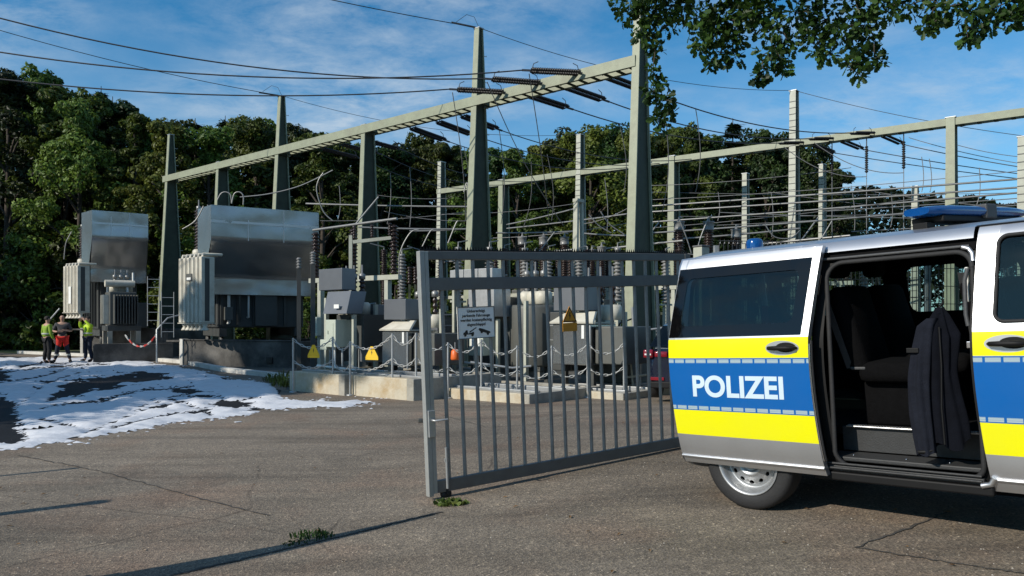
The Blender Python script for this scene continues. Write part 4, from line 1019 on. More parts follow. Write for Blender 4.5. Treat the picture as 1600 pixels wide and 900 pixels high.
left_tgt = [(Vector(P(-520, -34, 20)), 'upper'), (Vector(P(-520, -148, 19)), 'steep'), (Vector(P(-520, 30, 21)), 'lower')]
left_pt = []; right_pt = []
for i, px in enumerate((930, 865, 808)):
    p = on_line(px, GA, GB); p.z = bz+.14
    tg = left_tgt[i][0]; d = (tg-p); d.z = -.01*d.length+ (0)
    e = string(p+d.normalized()*.25, Vector((d.x, d.y, .02*d.length)), 'dark insulator string left of the beam, '+ordn[i], SG, 1.0)
    wire('power_line', ('thick conductor crossing the upper left sky to the right-hand insulator string', 'steep conductor from the top left edge to the middle insulator string', 'lowest thick conductor crossing the sky above the forest')[i], 'power line', e, tg, (1.1, 1.2, .9)[i], .021, group=WL, n=30); left_pt.append(e)
    q = on_line(ends2[i][0], HA, HB); q.z = BEAMZ-.05; d = q-p
    e = string(p+Vector((d.x, d.y, 0)).normalized()*.25, Vector((d.x, d.y, -.13*d.length)), 'dark insulator string right of the beam, '+ordn[i], SG, 1.0)
    d2 = (p-q); e2_ = string(q+Vector((d2.x, d2.y, 0)).normalized()*.2, Vector((d2.x, d2.y, -.12*d2.length)), 'small dark insulator string on the far beam, '+('right of the tall mast and farthest right', 'second right of the tall mast', 'third, closest to the tall mast')[i], 'insulator strings of the far beam', .8)
    wire('power_line', 'conductor from the near beam to the far beam, '+('upper of three behind the nearest tower', 'middle of three behind the nearest tower', 'lower of three behind the nearest tower')[i], 'power line', e, e2_, .35, .02, group='lines between the two gantries'); right_pt.append((e, e2_))
    q2 = q+Vector((d.x, d.y, 0)).normalized()*.2
    e3 = string(q2, Vector((d.x, d.y, -.14*d.length)), 'small dark insulator string beyond the far beam, '+('farthest right', 'second from the right', 'closest to the tall mast')[i], 'insulator strings of the far beam', .8)
    tgt = P(1760+i*20, (283, 292, 300)[i], 25+i); wire('power_line', 'conductor running right from the far beam, '+('upper one', 'middle one', 'lower one')[i], 'power line', e3, tgt, .12, .017, group='lines at the right edge')
bay2 = []
for i, px in enumerate((706, 668, 627)):
    p = on_line(px, GA, GB); p.z = bz; q = on_line((1085, 1035, 985)[i], HA, HB); q.z = BEAMZ-.05; d = q-p
    e = string(p+Vector((d.x, d.y, 0)).normalized()*.25, Vector((d.x, d.y, -.15*d.length)), 'dark insulator string left of the middle tower, '+('closest to it', 'second from it', 'third from it')[i], SG, 1.0)
    wire('power_line', 'conductor passing behind the middle tower to the far beam, '+('upper one', 'middle one', 'lower one')[i], 'power line', e, q, .45, .018, group='lines between the two gantries'); bay2.append((e, q))
for i, px in enumerate((550, 518, 488)):
    p = on_line(px, GA, GB); p.z = bz; d = Vector((.85, .5, -.13))
    e = string(p+Vector((d.x, d.y, 0))*.25, d, 'dark insulator string left of the short post, '+('nearest to the post', 'second from the post', 'farthest from the post')[i], SG, 1.0)
    q = on_line((850, 810, 770)[i], HA, HB); q.z = BEAMZ-.1
    wire('power_line', 'faint conductor in front of the forest, '+('upper one', 'middle one', 'lower one')[i], 'power line', e, q, .5, .016, group='lines between the two gantries')
# earth wires over the tower tops
def top_of(px, line, h): 
    p = on_line(px, *line); p.z = h; return p
t440, t748, t1241, t907 = top_of(440, (GA, GB), 10.95), top_of(748, (GA, GB), 11.05), top_of(1241, (HA, HB), 10.75), top_of(907, (HA, HB), 10.45)
wire('earth_wire', 'thin earth wire from the left edge down to the tower behind the large hood', 'earth wire', t440, P(-420, -92, 24), .5, .014, group=WL)
wire('earth_wire', 'thin earth wire from the top edge to the middle tower', 'earth wire', t748, P(-60, -150, 20), .25, .014, group=WL)
wire('earth_wire', 'thin earth wire between the middle tower and the tall pale mast', 'earth wire', t748, t1241, .55, .011, group=WL)
wire('earth_wire', 'faint earth wire running right from the tower behind the large hood', 'earth wire', t440, t907, .6, .010, group=WL)
wire('earth_wire', 'thin earth wire falling right from the tall pale mast', 'earth wire', t1241, P(1720, 226, 25), .25, .011, group=WL)
for nm, t_, d in (('tower behind the large hood', t440, Vector((-.9, -.3, .05))), ('middle tower', t748, Vector((-.9, -.25, .08)))):
    d.normalize(); mb = MB(); mb.tube([(.12*d.x, .12*d.y, 0), tuple(d*-.9*-1)], .03, 6); mb.tube([(0, 0, .02), (.15*d.x, .15*d.y, .33), (.4*d.x, .4*d.y, .38), (.75*d.x, .75*d.y, .1)], .008, 5)
    o = mb.build('wire_clamp', 'conductor_dark'); o.location = t_; tag(o, 'dark clamp rod with wire loop on top of the '+nm, 'clamp')
# droppers
def drop(p, q, label, sway=.25):
    p = Vector(p); q = Vector(q); pts = []
    for i in range(13):
        u = i/12; a = p.lerp(q, u); a += Vector((sway*math.sin(u*PI)*.6, 0, -0.1*math.sin(u*PI))); pts.append(a)
    wire('dropper_cable', label, 'cable', p, q, 0, .014, 'conductor', 'dropper cables', pts=pts)
def at_px(seg, px):
    a, b_ = seg; k = (px-800)/FPX; d = b_-a; t_ = (k*a.y-a.x)/(d.x-k*d.y); q = a+d*t_; q.z -= 4*.35*t_*(1-t_); return q
for px, seg, bx, by, lb in ((1087, right_pt[0], 1087, 300, 'from the upper line right of the nearest tower'), (968, right_pt[2], 975, 300, 'left of the nearest tower'), (1040, right_pt[1], 1035, 330, 'right beside the nearest tower'),
                            (855, bay2[1], 862, 345, 'in front of the pale mast'), (780, bay2[0], 783, 350, 'just right of the middle tower'), (830, bay2[2], 818, 355, 'second right of the middle tower'), (725, bay2[2], 728, 320, 'just left of the middle tower')):
    p = at_px(seg, px); q = P(bx, by, p.y+1.2); drop(p, q, 'thin grey dropper cable '+lb)
p = left_pt[0].lerp(right_pt[0][0], .5); 
drop(left_pt[1]+Vector((.1, 0, -.1)), P(880, 352, 26), 'long grey dropper cable below the middle string', -.2); drop(left_pt[2]+Vector((.1, 0, -.1)), P(728, 345, 26), 'long grey dropper cable below the left string', .15); drop(left_pt[0]+Vector((.2, 0, -.1)), P(858, 350, 27), 'long grey dropper cable below the right string', .1)
# suspension insulators with loops under the far beam
for i, px in enumerate((1300, 1354, 1412)):
    p = on_line(px, HA, HB); p.z = BEAMZ-.15; o = thing('suspension_insulator', ('leftmost', 'middle', 'rightmost')[i]+' dark hanging insulator under the far beam', 'insulator', p, 0, 'hanging insulators under the far beam')
    mb = MB(); mb.tube([(0,0,0),(0,0,-.3)], .02, 5); mb.build('hanger', 'conductor_dark', o); mb = MB(); ribs(mb, (0,0,-.3), (0,0,-1.3), .07, .04, .08, 8); mb.build('insulator', 'insulator_dark', o)
    wire('dropper_cable', 'thin dropper cable below the '+('leftmost', 'middle', 'rightmost')[i]+' hanging insulator', 'cable', p-Vector((0,0,1.3)), p-Vector((0,0,3.6)), 0, .014, 'conductor', 'dropper cables', 3)
    if i < 2:
        q = on_line((1354, 1412)[i], HA, HB); q.z = BEAMZ-1.6; wire('jumper_cable', 'jumper cable curving to the '+('middle', 'rightmost')[i]+' hanging insulator', 'cable', right_pt[2-i][1]+Vector((.3,.2,-.1)), q, .35, .015, 'conductor', 'jumper cables')
# tubular busbars
BG = 'tubular busbars across the yard'
for i, (a, b_, D0, D1, lb) in enumerate((((478,318),(748,323),29.5,28.5,'behind the large hood'), ((560,355),(742,358),27,27,'behind the grey cabinets'), ((640,361),(740,357),31,31,'left of the middle tower'),
        ((792,351),(902,325),36,33,'rising to the pale portal post, upper'), ((792,357),(990,333),35,30,'rising to the nearest tower'), ((775,364),(905,361),31,31,'level behind the gate top'), ((905,364),(990,368),28,27.5,'short one left of the nearest tower'),
        ((1018,322),(1700,271),30,23.5,'thick upper one over the van'), ((1018,331),(1700,285),30.5,24,'second one over the van'), ((1018,347),(1640,297),31.5,25.5,'third one over the van'), ((1020,364),(1420,333),29,26.5,'fourth one over the van'), ((1050,374),(1250,357),28,27,'lowest one over the van'),
        ((1125,332),(1425,341),37,36,'far level one behind the masts'), ((1250,347),(1620,318),33,30,'far one above the light bar'), ((1330,362),(1700,339),34,31,'lowest far one near the right edge'), ((1290,330),(1640,306),36,33,'far thin one below the far beam'))):
    wire('busbar', 'grey tubular busbar, '+lb, 'busbar', P(a[0], a[1], D0), P(b_[0], b_[1], D1), .03, .034 if i not in (12, 13, 14, 15) else .022, 'alu_tube', BG, 6)
# pale portal frame
pf = thing('portal_frame', 'pale narrow steel portal frame left of the nearest tower', 'steel frame', P(904, HOR, 25.5), ROT1); pf.location.z = 0
for s_ in (-1, 1):
    mb = MB(); mb.frust((s_*.26, 0, 0), .13, .2, (s_*.13, 0, 5.5), .10, .16); mb.build('leg', 'steel_pale', pf)
mb = MB(); mb.rbox(-.2, .2, -.1, .1, 5.502, 5.62, .01); mb.build('crosspiece', 'steel_pale', pf)

# ---------------------------------------------------------------- substation apparatus
def it_proto():                              # instrument transformer on a steel stand
    o = thing('instrument_transformer', 'x', 'transformer')
    for a, b_ in ((-.22,-.22),(.22,-.22),(-.22,.22),(.22,.22)):
        mb = MB(); mb.bar((a, b_, 0), (a*.8, b_*.8, 2.3), .06); mb.build('leg', 'steel_pale', o)
    mb = MB(); mb.rbox(-.3, .3, -.3, .3, 2.3, 2.8, .03); mb.build('tank', 'tank_grey', o)
    mb = MB(); ribs(mb, (0,0,2.8), (0,0,4.55), .19, .13, .085, 12); mb.build('insulator', 'porcelain_brown', o)
    mb = MB(); mb.lathe([(.001,0),(.16,0),(.18,.04),(.17,.06),(.17,.26),(.19,.28),(.19,.31),(.05,.325),(.04,.40),(.001,.40)], (0,0,4.55)); mb.build('head', 'porcelain_grey', o)
    mb = MB(); mb.tube([(0,0,4.9),(0,0,5.02),(.3,.05,5.02)], .025, 6); mb.build('terminal', 'alu_tube', o)
    return o
def sa_proto():                              # surge arrester / post insulator, grey porcelain
    o = thing('post_insulator', 'x', 'insulator')
    mb = MB(); mb.bar((0,0,0), (0,0,2.1), .16, .12); mb.bar((-.25,0,2.12),(.25,0,2.12), .1, .06); mb.build('stand', 'steel_pale', o)
    mb = MB(); ribs(mb, (0,0,2.16), (0,0,3.65), .15, .085, .10, 12); mb.build('insulator', 'porcelain_grey', o)
    mb = MB(); mb.lathe([(.001,0),(.10,0),(.10,.10),(.001,.12)], (0,0,3.65)); mb.tube([(0,0,3.75),(0,0,3.9),(.5,.3,4.0)], .02, 6); mb.build('head', 'alu_tube', o)
    return o
def ds_proto():                              # three-pole disconnector on a trestle
    o = thing('disconnector', 'x', 'switch')
    for a in (-1.2, 1.2):
        mb = MB(); mb.bar((a, 0, 0), (a, 0, 2.4), .14, .12); mb.build('leg', 'steel_pale', o)
    mb = MB(); mb.bar((-1.6, 0, 2.47), (1.6, 0, 2.47), .14, .12); mb.build('crossbeam', 'steel_pale', o)
    for a in (-1.4, 0, 1.4):
        mb = MB(); ribs(mb, (a,0,2.54), (a,0,3.75), .12, .07, .09, 10); mb.build('insulator', 'porcelain_brown', o)
    mb = MB(); mb.tube([(-1.5,0,3.82),(1.5,0,3.9)], .035, 6); mb.tube([(0,0,3.8),(.4,.5,4.6)], .025, 6); mb.build('contact_arm', 'alu_tube', o)
    mb = MB(); mb.rbox(-1.32,-1.08,-.25,-.08,1.0,1.5,.02); mb.build('drive_box', 'cabinet_green', o)
    return o
def place(pr, lst, group):
    for i, (px, D, rz, sc_, lb) in enumerate(lst):
        o = pr if i == 0 else dup(pr); p = P(px, HOR, D); o.location = (p.x, p.y, 0); o.rotation_euler = (0, 0, rz); o.scale = (sc_,)*3; o['label'] = lb; o['group'] = group
place(it_proto(), [(816,30,ROT1,1.0,'brown instrument transformer with pale head, left one of three right of the middle tower'), (849,30,ROT1,1.0,'brown instrument transformer with pale head, centre one of three right of the middle tower'), (882,30,ROT1,1.0,'brown instrument transformer with pale head beside the pale portal frame'),
                   (1061,26.5,ROT1,1.03,'brown instrument transformer with pale head above the rear corner of the van'), (1107,26.5,ROT1,1.03,'brown instrument transformer with pale head above the van rear window'), (1150,27.5,ROT1,1.0,'brown instrument transformer left of the roof beacon'),
                   (940,24,ROT1,.8,'dark instrument transformer seen between the upper gate bars'), (925,27,ROT1,.84,'dark instrument transformer behind the orange sign')], 'instrument transformers in the yard')
place(sa_proto(), [(716,23.5,.6,1.02,'grey ribbed post insulator behind the white sign, left one'), (765,23.5,.6,1.02,'grey ribbed post insulator behind the white sign, right one'), (820,23,.6,1.0,'grey ribbed post insulator in the middle of the gate opening'), (857,24,.6,1.0,'grey ribbed post insulator left of the orange sign'),
                   (905,24.5,.6,1.0,'grey ribbed post insulator right behind the orange sign'), (965,23,.6,1.0,'grey ribbed post insulator left of the nearest tower'), (1040,24,.6,.98,'grey ribbed post insulator right of the nearest tower'), (628,25,.6,1.0,'grey ribbed post insulator left of the gate'), (1190,26,.6,1.05,'grey ribbed post insulator under the tall pale mast'), (1350,27,.6,1.1,'grey ribbed post insulator seen beyond the van roof')], 'grey post insulators')
place(ds_proto(), [(552,22.0,ROT2+.1,1.12,'three-pole disconnector on a pale trestle behind the grey cabinets'), (838,26,ROT2,1.0,'three-pole disconnector on a trestle behind the gate bars'), (1000,27,ROT2,1.1,'three-pole disconnector behind the nearest tower'), (730,28.5,ROT2,1.0,'three-pole disconnector behind the towing sign'), (1250,29,ROT2,1.2,'three-pole disconnector behind the van roof')], 'disconnectors')

# big transformers ------------------------------------------------
A_ = Vector((.8, .6, 0)); ROTA = math.atan2(.6, .8)
def radiator(parent, x0, x1, y0, y1, z0, z1, n, name='radiator'):
    st = (y1-y0)/n
    for i in range(n):
        mb = MB(); yy = y0+i*st; mb.rbox(x0, x1, yy+.02, yy+st-.05, z0, z1, .02)
        for k in range(3): mb.box(x0-.012, x0-.001, yy+.06+k*(st-.12)/3, yy+.06+k*(st-.12)/3+.025, z0+.06, z1-.06)
        mb.build(name, 'radiator_cream', parent)
    mb = MB(); mb.tube([(x0+.2, y0, z1+.06), (x0+.2, y1, z1+.06)], .06, 8); mb.tube([(x0+.2, y0, z0-.06), (x0+.2, y1, z0-.06)], .06, 8); mb.build('header_pipe', 'radiator_cream', parent)
    for i in range(n):
        mb = MB(); mb.lathe([(.001,0),(.10,0),(.11,-.06),(.06,-.12),(.09,-.2),(.001,-.22)], (x0+.16, y0+(i+.5)*st, z0-.06)); mb.build('valve', 'radiator_cream', parent)
def hood(parent, w_, d_, z0, z1, zf1, zf2, off, b=.012):
    # sheet-metal hood: upright top, a slope running back, upright skirt
    prof = [(0, z1), (0, zf1), (off, zf2), (off, z0)]
    mb = MB(); mb.smooth = False
    nseg = 24
    def row(y, z): return [(w_*i/nseg, y+.012*math.sin(i*1.9+z*2)*0, z) for i in range(nseg+1)]
    v = []; f = []
    pr = []
    for (a, za), (c, zc) in zip(prof, prof[1:]):
        for k in range(9): pr.append((a+(c-a)*k/9, za+(zc-za)*k/9))
    pr.append(prof[-1])
    for y, z in pr:
        for i in range(nseg+1):
            x = w_*i/nseg; v.append((x, y+.028*noise.noise((x*1.1, z*1.5, 4))+.010*noise.noise((x*3, z*3, 7)), z))
    for j in range(len(pr)-1):
        for i in range(nseg): f.append((j*(nseg+1)+i, j*(nseg+1)+i+1, (j+1)*(nseg+1)+i+1, (j+1)*(nseg+1)+i))
    mb.add(v, f, True); mb.build('front_sheet', 'hood_metal', parent, fix=False)
    for x in (0, w_):
        mb = MB(); fl_ = -.22 if x == 0 else .1; mb.prism([(x+fl_*y/d_, y, z) for y, z in prof]+[(x+fl_, d_, z0), (x+fl_, d_, z1)], (.004 if x else -.004, 0, 0)); mb.build('end_sheet', 'hood_metal', parent)
    mb = MB(); mb.prism([(0,0,z1+.002),(w_,0,z1+.002),(w_+.1,d_,z1+.002),(-.22,d_,z1+.002)], (0,0,.018)); mb.box(-.2, w_+.08, d_+.001, d_+.01, z0, z1); mb.build('top_sheet', 'hood_metal', parent)
    mb = MB()
    for x in (w_*.33, w_*.66): mb.box(x-.012, x+.012, -.006, -.001, zf1, z1)
    mb.box(0, w_, -.016, -.003, zf1+.55, zf1+.63); mb.build('seam_strip', 'alu_strip', parent)
def bushing(parent, x, y, z, h, r_=.16, mat='porcelain_brown'):
    mb = MB(); mb.lathe([(.001,0),(.2,0),(.2,.25),(.15,.3),(.001,.3)], (x,y,z)); mb.build('bushing_base', 'radiator_cream', parent)
    mb = MB(); ribs(mb, (x,y,z+.3), (x,y,z+.3+h), r_, r_*.62, .10, 12); q = mb.build('bushing', mat, parent)
    mb = MB(); mb.lathe([(.001,0),(.08,0),(.08,.12),(.02,.15),(.02,.35),(.001,.35)], (x,y,z+.3+h)); mb.build('terminal', 'alu_tube', q)
def radiator_bank(parent, ox, oy, ang, w_, dp, z0, z1, n):
    Tm = Matrix.Translation((ox, oy, 0)) @ Matrix.Rotation(ang, 4, 'Z'); st = w_/n
    for i in range(n):
        mb = MB(); mb.T = Tm; x = i*st; mb.rbox(x+.015, x+st-.055, 0, dp, z0, z1, .02); mb.rbox(x+st*.36, x+st*.44, -.012, -.001, z0+.08, z1-.08, .003); mb.build('radiator', 'radiator_cream', parent)
        mb = MB(); mb.T = Tm; mb.lathe([(.001,0),(.07,0),(.10,-.05),(.05,-.12),(.10,-.2),(.12,-.24),(.001,-.25)], (x+st*.5, .16, z0-.005)); mb.build('valve', 'radiator_cream', parent)
        mb = MB(); mb.T = Tm; mb.tube([(x+st*.4, .1, z1), (x+st*.4, .1, z1+.08), (x+st*.4, dp+.3, z1+.10)], .05, 7); mb.build('oil_pipe', 'radiator_cream', parent)
    mb = MB(); mb.T = Tm; mb.box(0, w_-.05, dp*.25, dp*.6, z0+.05, z1-.05); mb.build('gap_shade_plate', 'tank_dark', parent)  # dark plate added so the gaps between columns read as shade
    mb = MB(); mb.T = Tm; mb.box(-.02, w_-.02, -.015, dp, z0-.03, z0-.006); mb.build('lower_rail', 'radiator_cream', parent)
def power_transformer(p, label, w_, hz, rad, s_=1.0, win=False):
    o = thing('power_transformer', label, 'transformer', (p.x, p.y, 0), ROTA)
    z0, z1, zf1, zf2, off = hz
    hd = bpy.data.objects.new('metal_hood', None); col.objects.link(hd); hd.parent = o
    hood(hd, w_, 1.25, z0, z1, zf1, zf2, off)
    if win:
        mb = MB(); mb.rbox(-.012, -.006, .45, .62, z1-.75, z1-.45, .002); mb.build('opening', 'black_trim', hd)
    tx0, tx1, ty0, ty1, tz0, tz1 = .35, w_-.25, 1.0, 4.3, 1.25, 3.45
    mb = MB(); mb.rbox(tx0, tx1, ty0, ty1, tz0, tz1, .04); mb.rbox(tx0-.08, tx1+.08, ty0-.08, ty1+.08, tz1+.002, tz1+.07, .02); t_ = mb.build('tank', 'tank_dark', o)
    mb = MB()
    for k in range(6): x = tx0+.15+k*(tx1-tx0-.3)/5; mb.box(x-.04, x+.04, ty0-.09, ty0-.001, tz0+.1, tz1-.02)
    for k in range(5): y = ty0+.3+k*(ty1-ty0-.6)/4; mb.box(tx0-.09, tx0-.001, y-.04, y+.04, tz0+.1, tz1-.02)
    mb.build('stiffener', 'tank_dark', t_)
    mb = MB(); mb.tube([(tx0+.1, 3.4, tz1+1.0), (tx1-.1, 3.4, tz1+1.0)], .36, 18); mb.build('conservator', 'tank_grey', o)
    radiator_bank(o, *rad)
    for k, (x, y) in enumerate(((-.15, 1.5), (.3, 2.5), (.7, 3.5))): bushing(o, x, y, rad[6]+.12, 1.35)
    for k, x in enumerate((.7, 1.05, 1.35)):
        mb = MB(); mb.tube([(x, ty0-.2, z0-.02), (x, ty0-.2, 1.4+.1*k), (x, ty0-.02, 1.4+.1*k)], .035 if k else .05, 8); mb.build('pipe', 'white_paint' if k != 1 else 'tank_grey', o)
    mb = MB(); mb.rbox(.55, .8, ty0-.38, ty0-.12, 1.5, 1.95, .02); mb.build('control_box', 'tank_grey', o)
    mb = MB(); mb.rbox(1.55, 2.3, ty0-.3, ty0-.05, 1.3, 2.4, .02); mb.build('control_cabinet', 'tank_dark', o)
    for x in (tx0+.2, tx1-.2):
        mb = MB(); mb.box(x-.12, x+.12, ty0, ty1, .95, 1.25); mb.build('skid', 'tank_dark', o)
    for x, y in ((tx0+.2, ty0+.3), (tx1-.2, ty0+.3), (tx0+.2, ty1-.3), (tx1-.2, ty1-.3)):
        mb = MB(); mb.lathe([(.001,-.06),(.2,-.06),(.2,.06),(.001,.06)], (x, y, .78), (1,0,0), 16); mb.build('roller', 'tank_dark', o)
    return o
p2 = P(330, HOR, 26.8); t2 = power_transformer(p2, 'large power transformer under the bigger sheet-metal hood, cream radiators at its left', 3.55, (2.37, 5.25, 4.15, 2.95, .62), (-.93, .48, R(-70), 1.5, .45, 1.42, 3.50, 6), win=True); t2.scale = (1.07,)*3; t2.rotation_euler = (0, 0, ROTA-R(6))
mb = MB(); mb.T = Matrix.Translation((-.93, .48, 0)) @ Matrix.Rotation(R(-70), 4, 'Z'); mb.box(.55, .9, -.03, -.015, 2.75, 2.98); mb.build('rating_plate', 'tank_grey', t2); mb = MB(); mb.T = Matrix.Translation((-.93, .48, 0)) @ Matrix.Rotation(R(-70), 4, 'Z'); mb.box(.6, .85, -.036, -.0305, 2.78, 2.86); mb.build('label_plate', 'white_paint', t2)
p1 = P(144, HOR, 32.0); t1 = power_transformer(p1, 'smaller looking power transformer at the far left behind the three men', 2.15, (3.25, 6.2, 5.1, 3.85, .42), (-1.0, .5, R(-70), 1.2, .5, 1.95, 3.85, 5))
mb = MB(); mb.T = Matrix.Translation((-1.0, .5, 0)) @ Matrix.Rotation(R(-70), 4, 'Z'); mb.box(.5, .68, -.03, -.015, 2.3, 3.0); mb.build('rating_plate', 'white_paint', t1)
BWR = math.atan2(-.36, .93)
for loc, lb, ln, dp, h, rz in (((-12.75, 28.0, 0), 'sooty concrete bund wall below the large transformer', 5.7, 4.2, .88, BWR), ((-20.2, 35.0, 0), 'dark concrete bund wall behind the men', 4.6, 4.0, 1.25, BWR+.25)):
    bw = thing('bund_wall', lb, 'wall', loc, rz)
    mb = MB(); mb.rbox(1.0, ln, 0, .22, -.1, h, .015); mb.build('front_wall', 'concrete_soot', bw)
    mb = MB(); mb.rbox(.86, .998, -.05, .27, -.1, h+.03, .012); mb.build('lit_wall_end', 'kerb_white', bw)  # pale finish paints the sunlight on both wall ends
    mb = MB(); mb.rbox(-.14, .0, .95, 1.27, -.1, h+.03, .012); mb.build('lit_wall_end', 'kerb_white', bw)
    mb = MB(); mb.rbox(.002, .2, 1.0, dp, -.1, h-.04, .012); mb.rbox(.202, .9, 1.0, 1.2, -.1, h-.04, .012); mb.build('recess_wall', 'wet_soot_shade', bw)  # near-black colour paints the shade inside the recess
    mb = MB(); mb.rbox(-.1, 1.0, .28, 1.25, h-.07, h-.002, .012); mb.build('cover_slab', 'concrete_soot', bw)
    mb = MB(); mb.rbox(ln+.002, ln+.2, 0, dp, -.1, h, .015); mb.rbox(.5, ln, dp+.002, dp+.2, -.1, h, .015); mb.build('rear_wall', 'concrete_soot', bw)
    mb = MB(); mb.rbox(ln*.82, ln*.82+.25, -.06, -.002, .12, .34, .008); mb.build('drain_opening', 'sign_black', bw)
    mb = MB(); mb.rbox(1.0, ln, -.04, .26, h+.002, h+.04, .01); mb.build('coping', 'concrete_soot', bw)
# auxiliary oil transformer with conservator
ax = thing('auxiliary_transformer', 'small grey finned transformer with a pipe-shaped tank on top, between the two large ones', 'transformer', (P(172, HOR, 29.5).x, 29.5, 0), ROTA)
mb = MB(); mb.rbox(0, .95, .1, 1.1, 1.42, 2.72, .03); mb.build('tank', 'tank_grey', ax)
for k in range(9):
    mb = MB(); x = .12+k*.1; mb.box(x, x+.025, -.22, .099, 1.48, 2.6); mb.build('cooling_fin', 'tank_grey', ax)
for k in range(3):
    mb = MB(); y = .25+k*.28; mb.box(-.2, -.001, y, y+.05, 1.48, 2.6); mb.build('cooling_fin', 'radiator_cream', ax)
mb = MB(); mb.tube([(-.1, .5, 3.05), (.95, .5, 3.05)], .14, 14); mb.build('conservator', 'radiator_cream', ax)
mb = MB(); mb.tube([(.7, .5, 2.7), (.7, .5, 2.95)], .05, 6); mb.tube([(.9, .5, 3.1), (.9, .5, 3.5)], .04, 6); mb.build('pipe', 'white_paint', ax)
for k in range(3): bushing(ax, .3+k*.22, .8, 2.72, .25, .06, 'porcelain_grey')
mb = MB(); mb.rbox(-.1, 1.1, 0, 1.2, 1.2, 1.41, .02); mb.build('base_frame', 'tank_dark', ax)
for a, b_ in ((0, .05), (1.0, .05), (0, 1.1), (1.0, 1.1)):
    mb = MB(); mb.bar((a, b_, 0), (a, b_, 1.2), .16); mb.build('leg', 'concrete', ax)
mb = MB(); mb.rbox(-.6, 2.2, -.35, -.12, -.1, .72, .015); o = mb.build('low_wall', 'concrete_soot'); o.location = ax.location; o.rotation_euler = (0, 0, ROTA); tag(o, 'dark low concrete wall in front of the small finned transformer', 'wall')
def ladder(p, rz, z0, z1, label, mat='galv'):
    o = thing('steel_ladder', label, 'ladder', p, rz)
    for s_ in (-.2, .2):
        mb = MB(); mb.tube([(s_, 0, z0), (s_, 0, z1)], .016, 6); mb.build('rail', mat, o)
    mb = MB(); z = z0+.2
    while z < z1: mb.tube([(-.2, 0, z), (.2, 0, z)], .011, 6); z += .3
    mb.build('rungs', mat, o)
ladder((P(240, HOR, 28).x, 28, 0), (.3), 1.4, 3.2, 'thin steel ladder right of the small finned transformer')
ladder((P(262, HOR, 27).x, 27, 0), .3, 1.0, 2.6, 'short steel ladder beside the cream radiators')
def rail(pts, label, name='handrail', mat='galv', r_=.03):
    mb = MB(); p0 = Vector(pts[0]); mb.tube([Vector(q)-p0 for q in pts], r_, 7); o = mb.build(name, mat); o.location = p0; tag(o, label, 'handrail'); return o
rail([P(245, 566, 27), P(245, 515, 27), P(262, 497, 27.5), P(290, 490, 28)], 'bent grey handrail left of the cream radiators')
rail([P(73, 555, 33), P(73, 505, 33), P(93, 482, 33)], 'bent grey handrail behind the men')
# red-white chain from the small transformer to the handrail
def chain(p0, p1, sag, label, group=None, link=.085, two=False, r_=.0085):
    p0, p1 = Vector(p0), Vector(p1); ln = (p1-p0).length*1.04; n = max(4, int(ln/link)); mb = MB()
    pts = [p0.lerp(p1, i/n)-Vector((0, 0, 4*sag*(i/n)*(1-i/n))) for i in range(n+1)]
    for i in range(n):
        a, b_ = pts[i], pts[i+1]; d = (b_-a).normalized(); sd_ = d.cross(Vector((0,0,1))).normalized() if i % 2 else d.cross(Vector((0,0,1))).normalized().cross(d)
        mb.cur = (i//2) % 2 if two else 0; ring = []
        L_ = (b_-a).length*.66; c = a.lerp(b_, .5)
        for k in range(9):
            t_ = 2*PI*k/8; ring.append(c+d*math.cos(t_)*L_+sd_*math.sin(t_)*link*.24-p0)
        mb.tube(ring, r_, 4, False)
    o = mb.build('barrier_chain', ['plastic_white', 'red_paint'] if two else ['plastic_white', 'plastic_white']); o.location = p0; tag(o, label, 'chain', group); return o
chain(P(196, 524, 27.5), P(245, 522, 27), .42, 'red and white plastic chain hanging in front of the small finned transformer', two=True, r_=.018)

# cabinets and neutral-point units on bunds in the foreground row ----
def unit(px, D, label, name='neutral_earthing_unit', cat='transformer unit'):
    p = P(px, HOR, D); return thing(name, label, cat, (p.x, p.y, 0), ROT2)
def bund(px, D, w_, d_, h, label):
    p = P(px, HOR, D); o = thing('bund_wall', label, 'wall', (p.x, p.y, 0), ROT2)
    for nm, q, m in (('front_wall', (0, w_, 0, .2), 'concrete_lit'), ('end_wall', (w_+.002, w_+.2, -.01, d_), 'concrete'), ('end_wall', (-.2, -.002, -.01, d_), 'concrete_lit'), ('rear_wall', (0, w_, d_-.2, d_), 'concrete')):  # paler concrete on sunward walls, darker on shaded ones: shading put into colour
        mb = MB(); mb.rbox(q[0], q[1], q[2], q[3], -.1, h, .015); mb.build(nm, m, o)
    mb = MB(); mb.box(0, w_, .21, d_-.21, .05, .09); mb.build('pit_floor', 'concrete_soot', o)
    mb = MB(); mb.rbox(-.1, w_+.15, .25, .37, h-.06, h+.04, .01); mb.rbox(-.1, w_+.15, 1.1, 1.22, h-.06, h+.04, .01); mb.build('grating_beam', 'galv', o)
bund(461, 17.0, 1.55, 2.6, .43, 'low sunlit concrete bund wall, first one left of the gate')
bund(556, 15.9, 1.55, 2.6, .42, 'low sunlit concrete bund wall beside the gate stile')
bund(672, 15.7, 2.4, 2.4, .20, 'low concrete bund wall seen through the left gate bars')
bund(858, 16.0, 1.6, 2.2, .14, 'low concrete bund wall seen through the right gate bars')
def box_hood(o, x, y, z, w_, d_, h, nm='hood', m='hood_grey'):
    mb = MB(); mb.rbox(x, x+w_, y, y+d_, z, z+h, .01); return mb.build(nm, m, o)
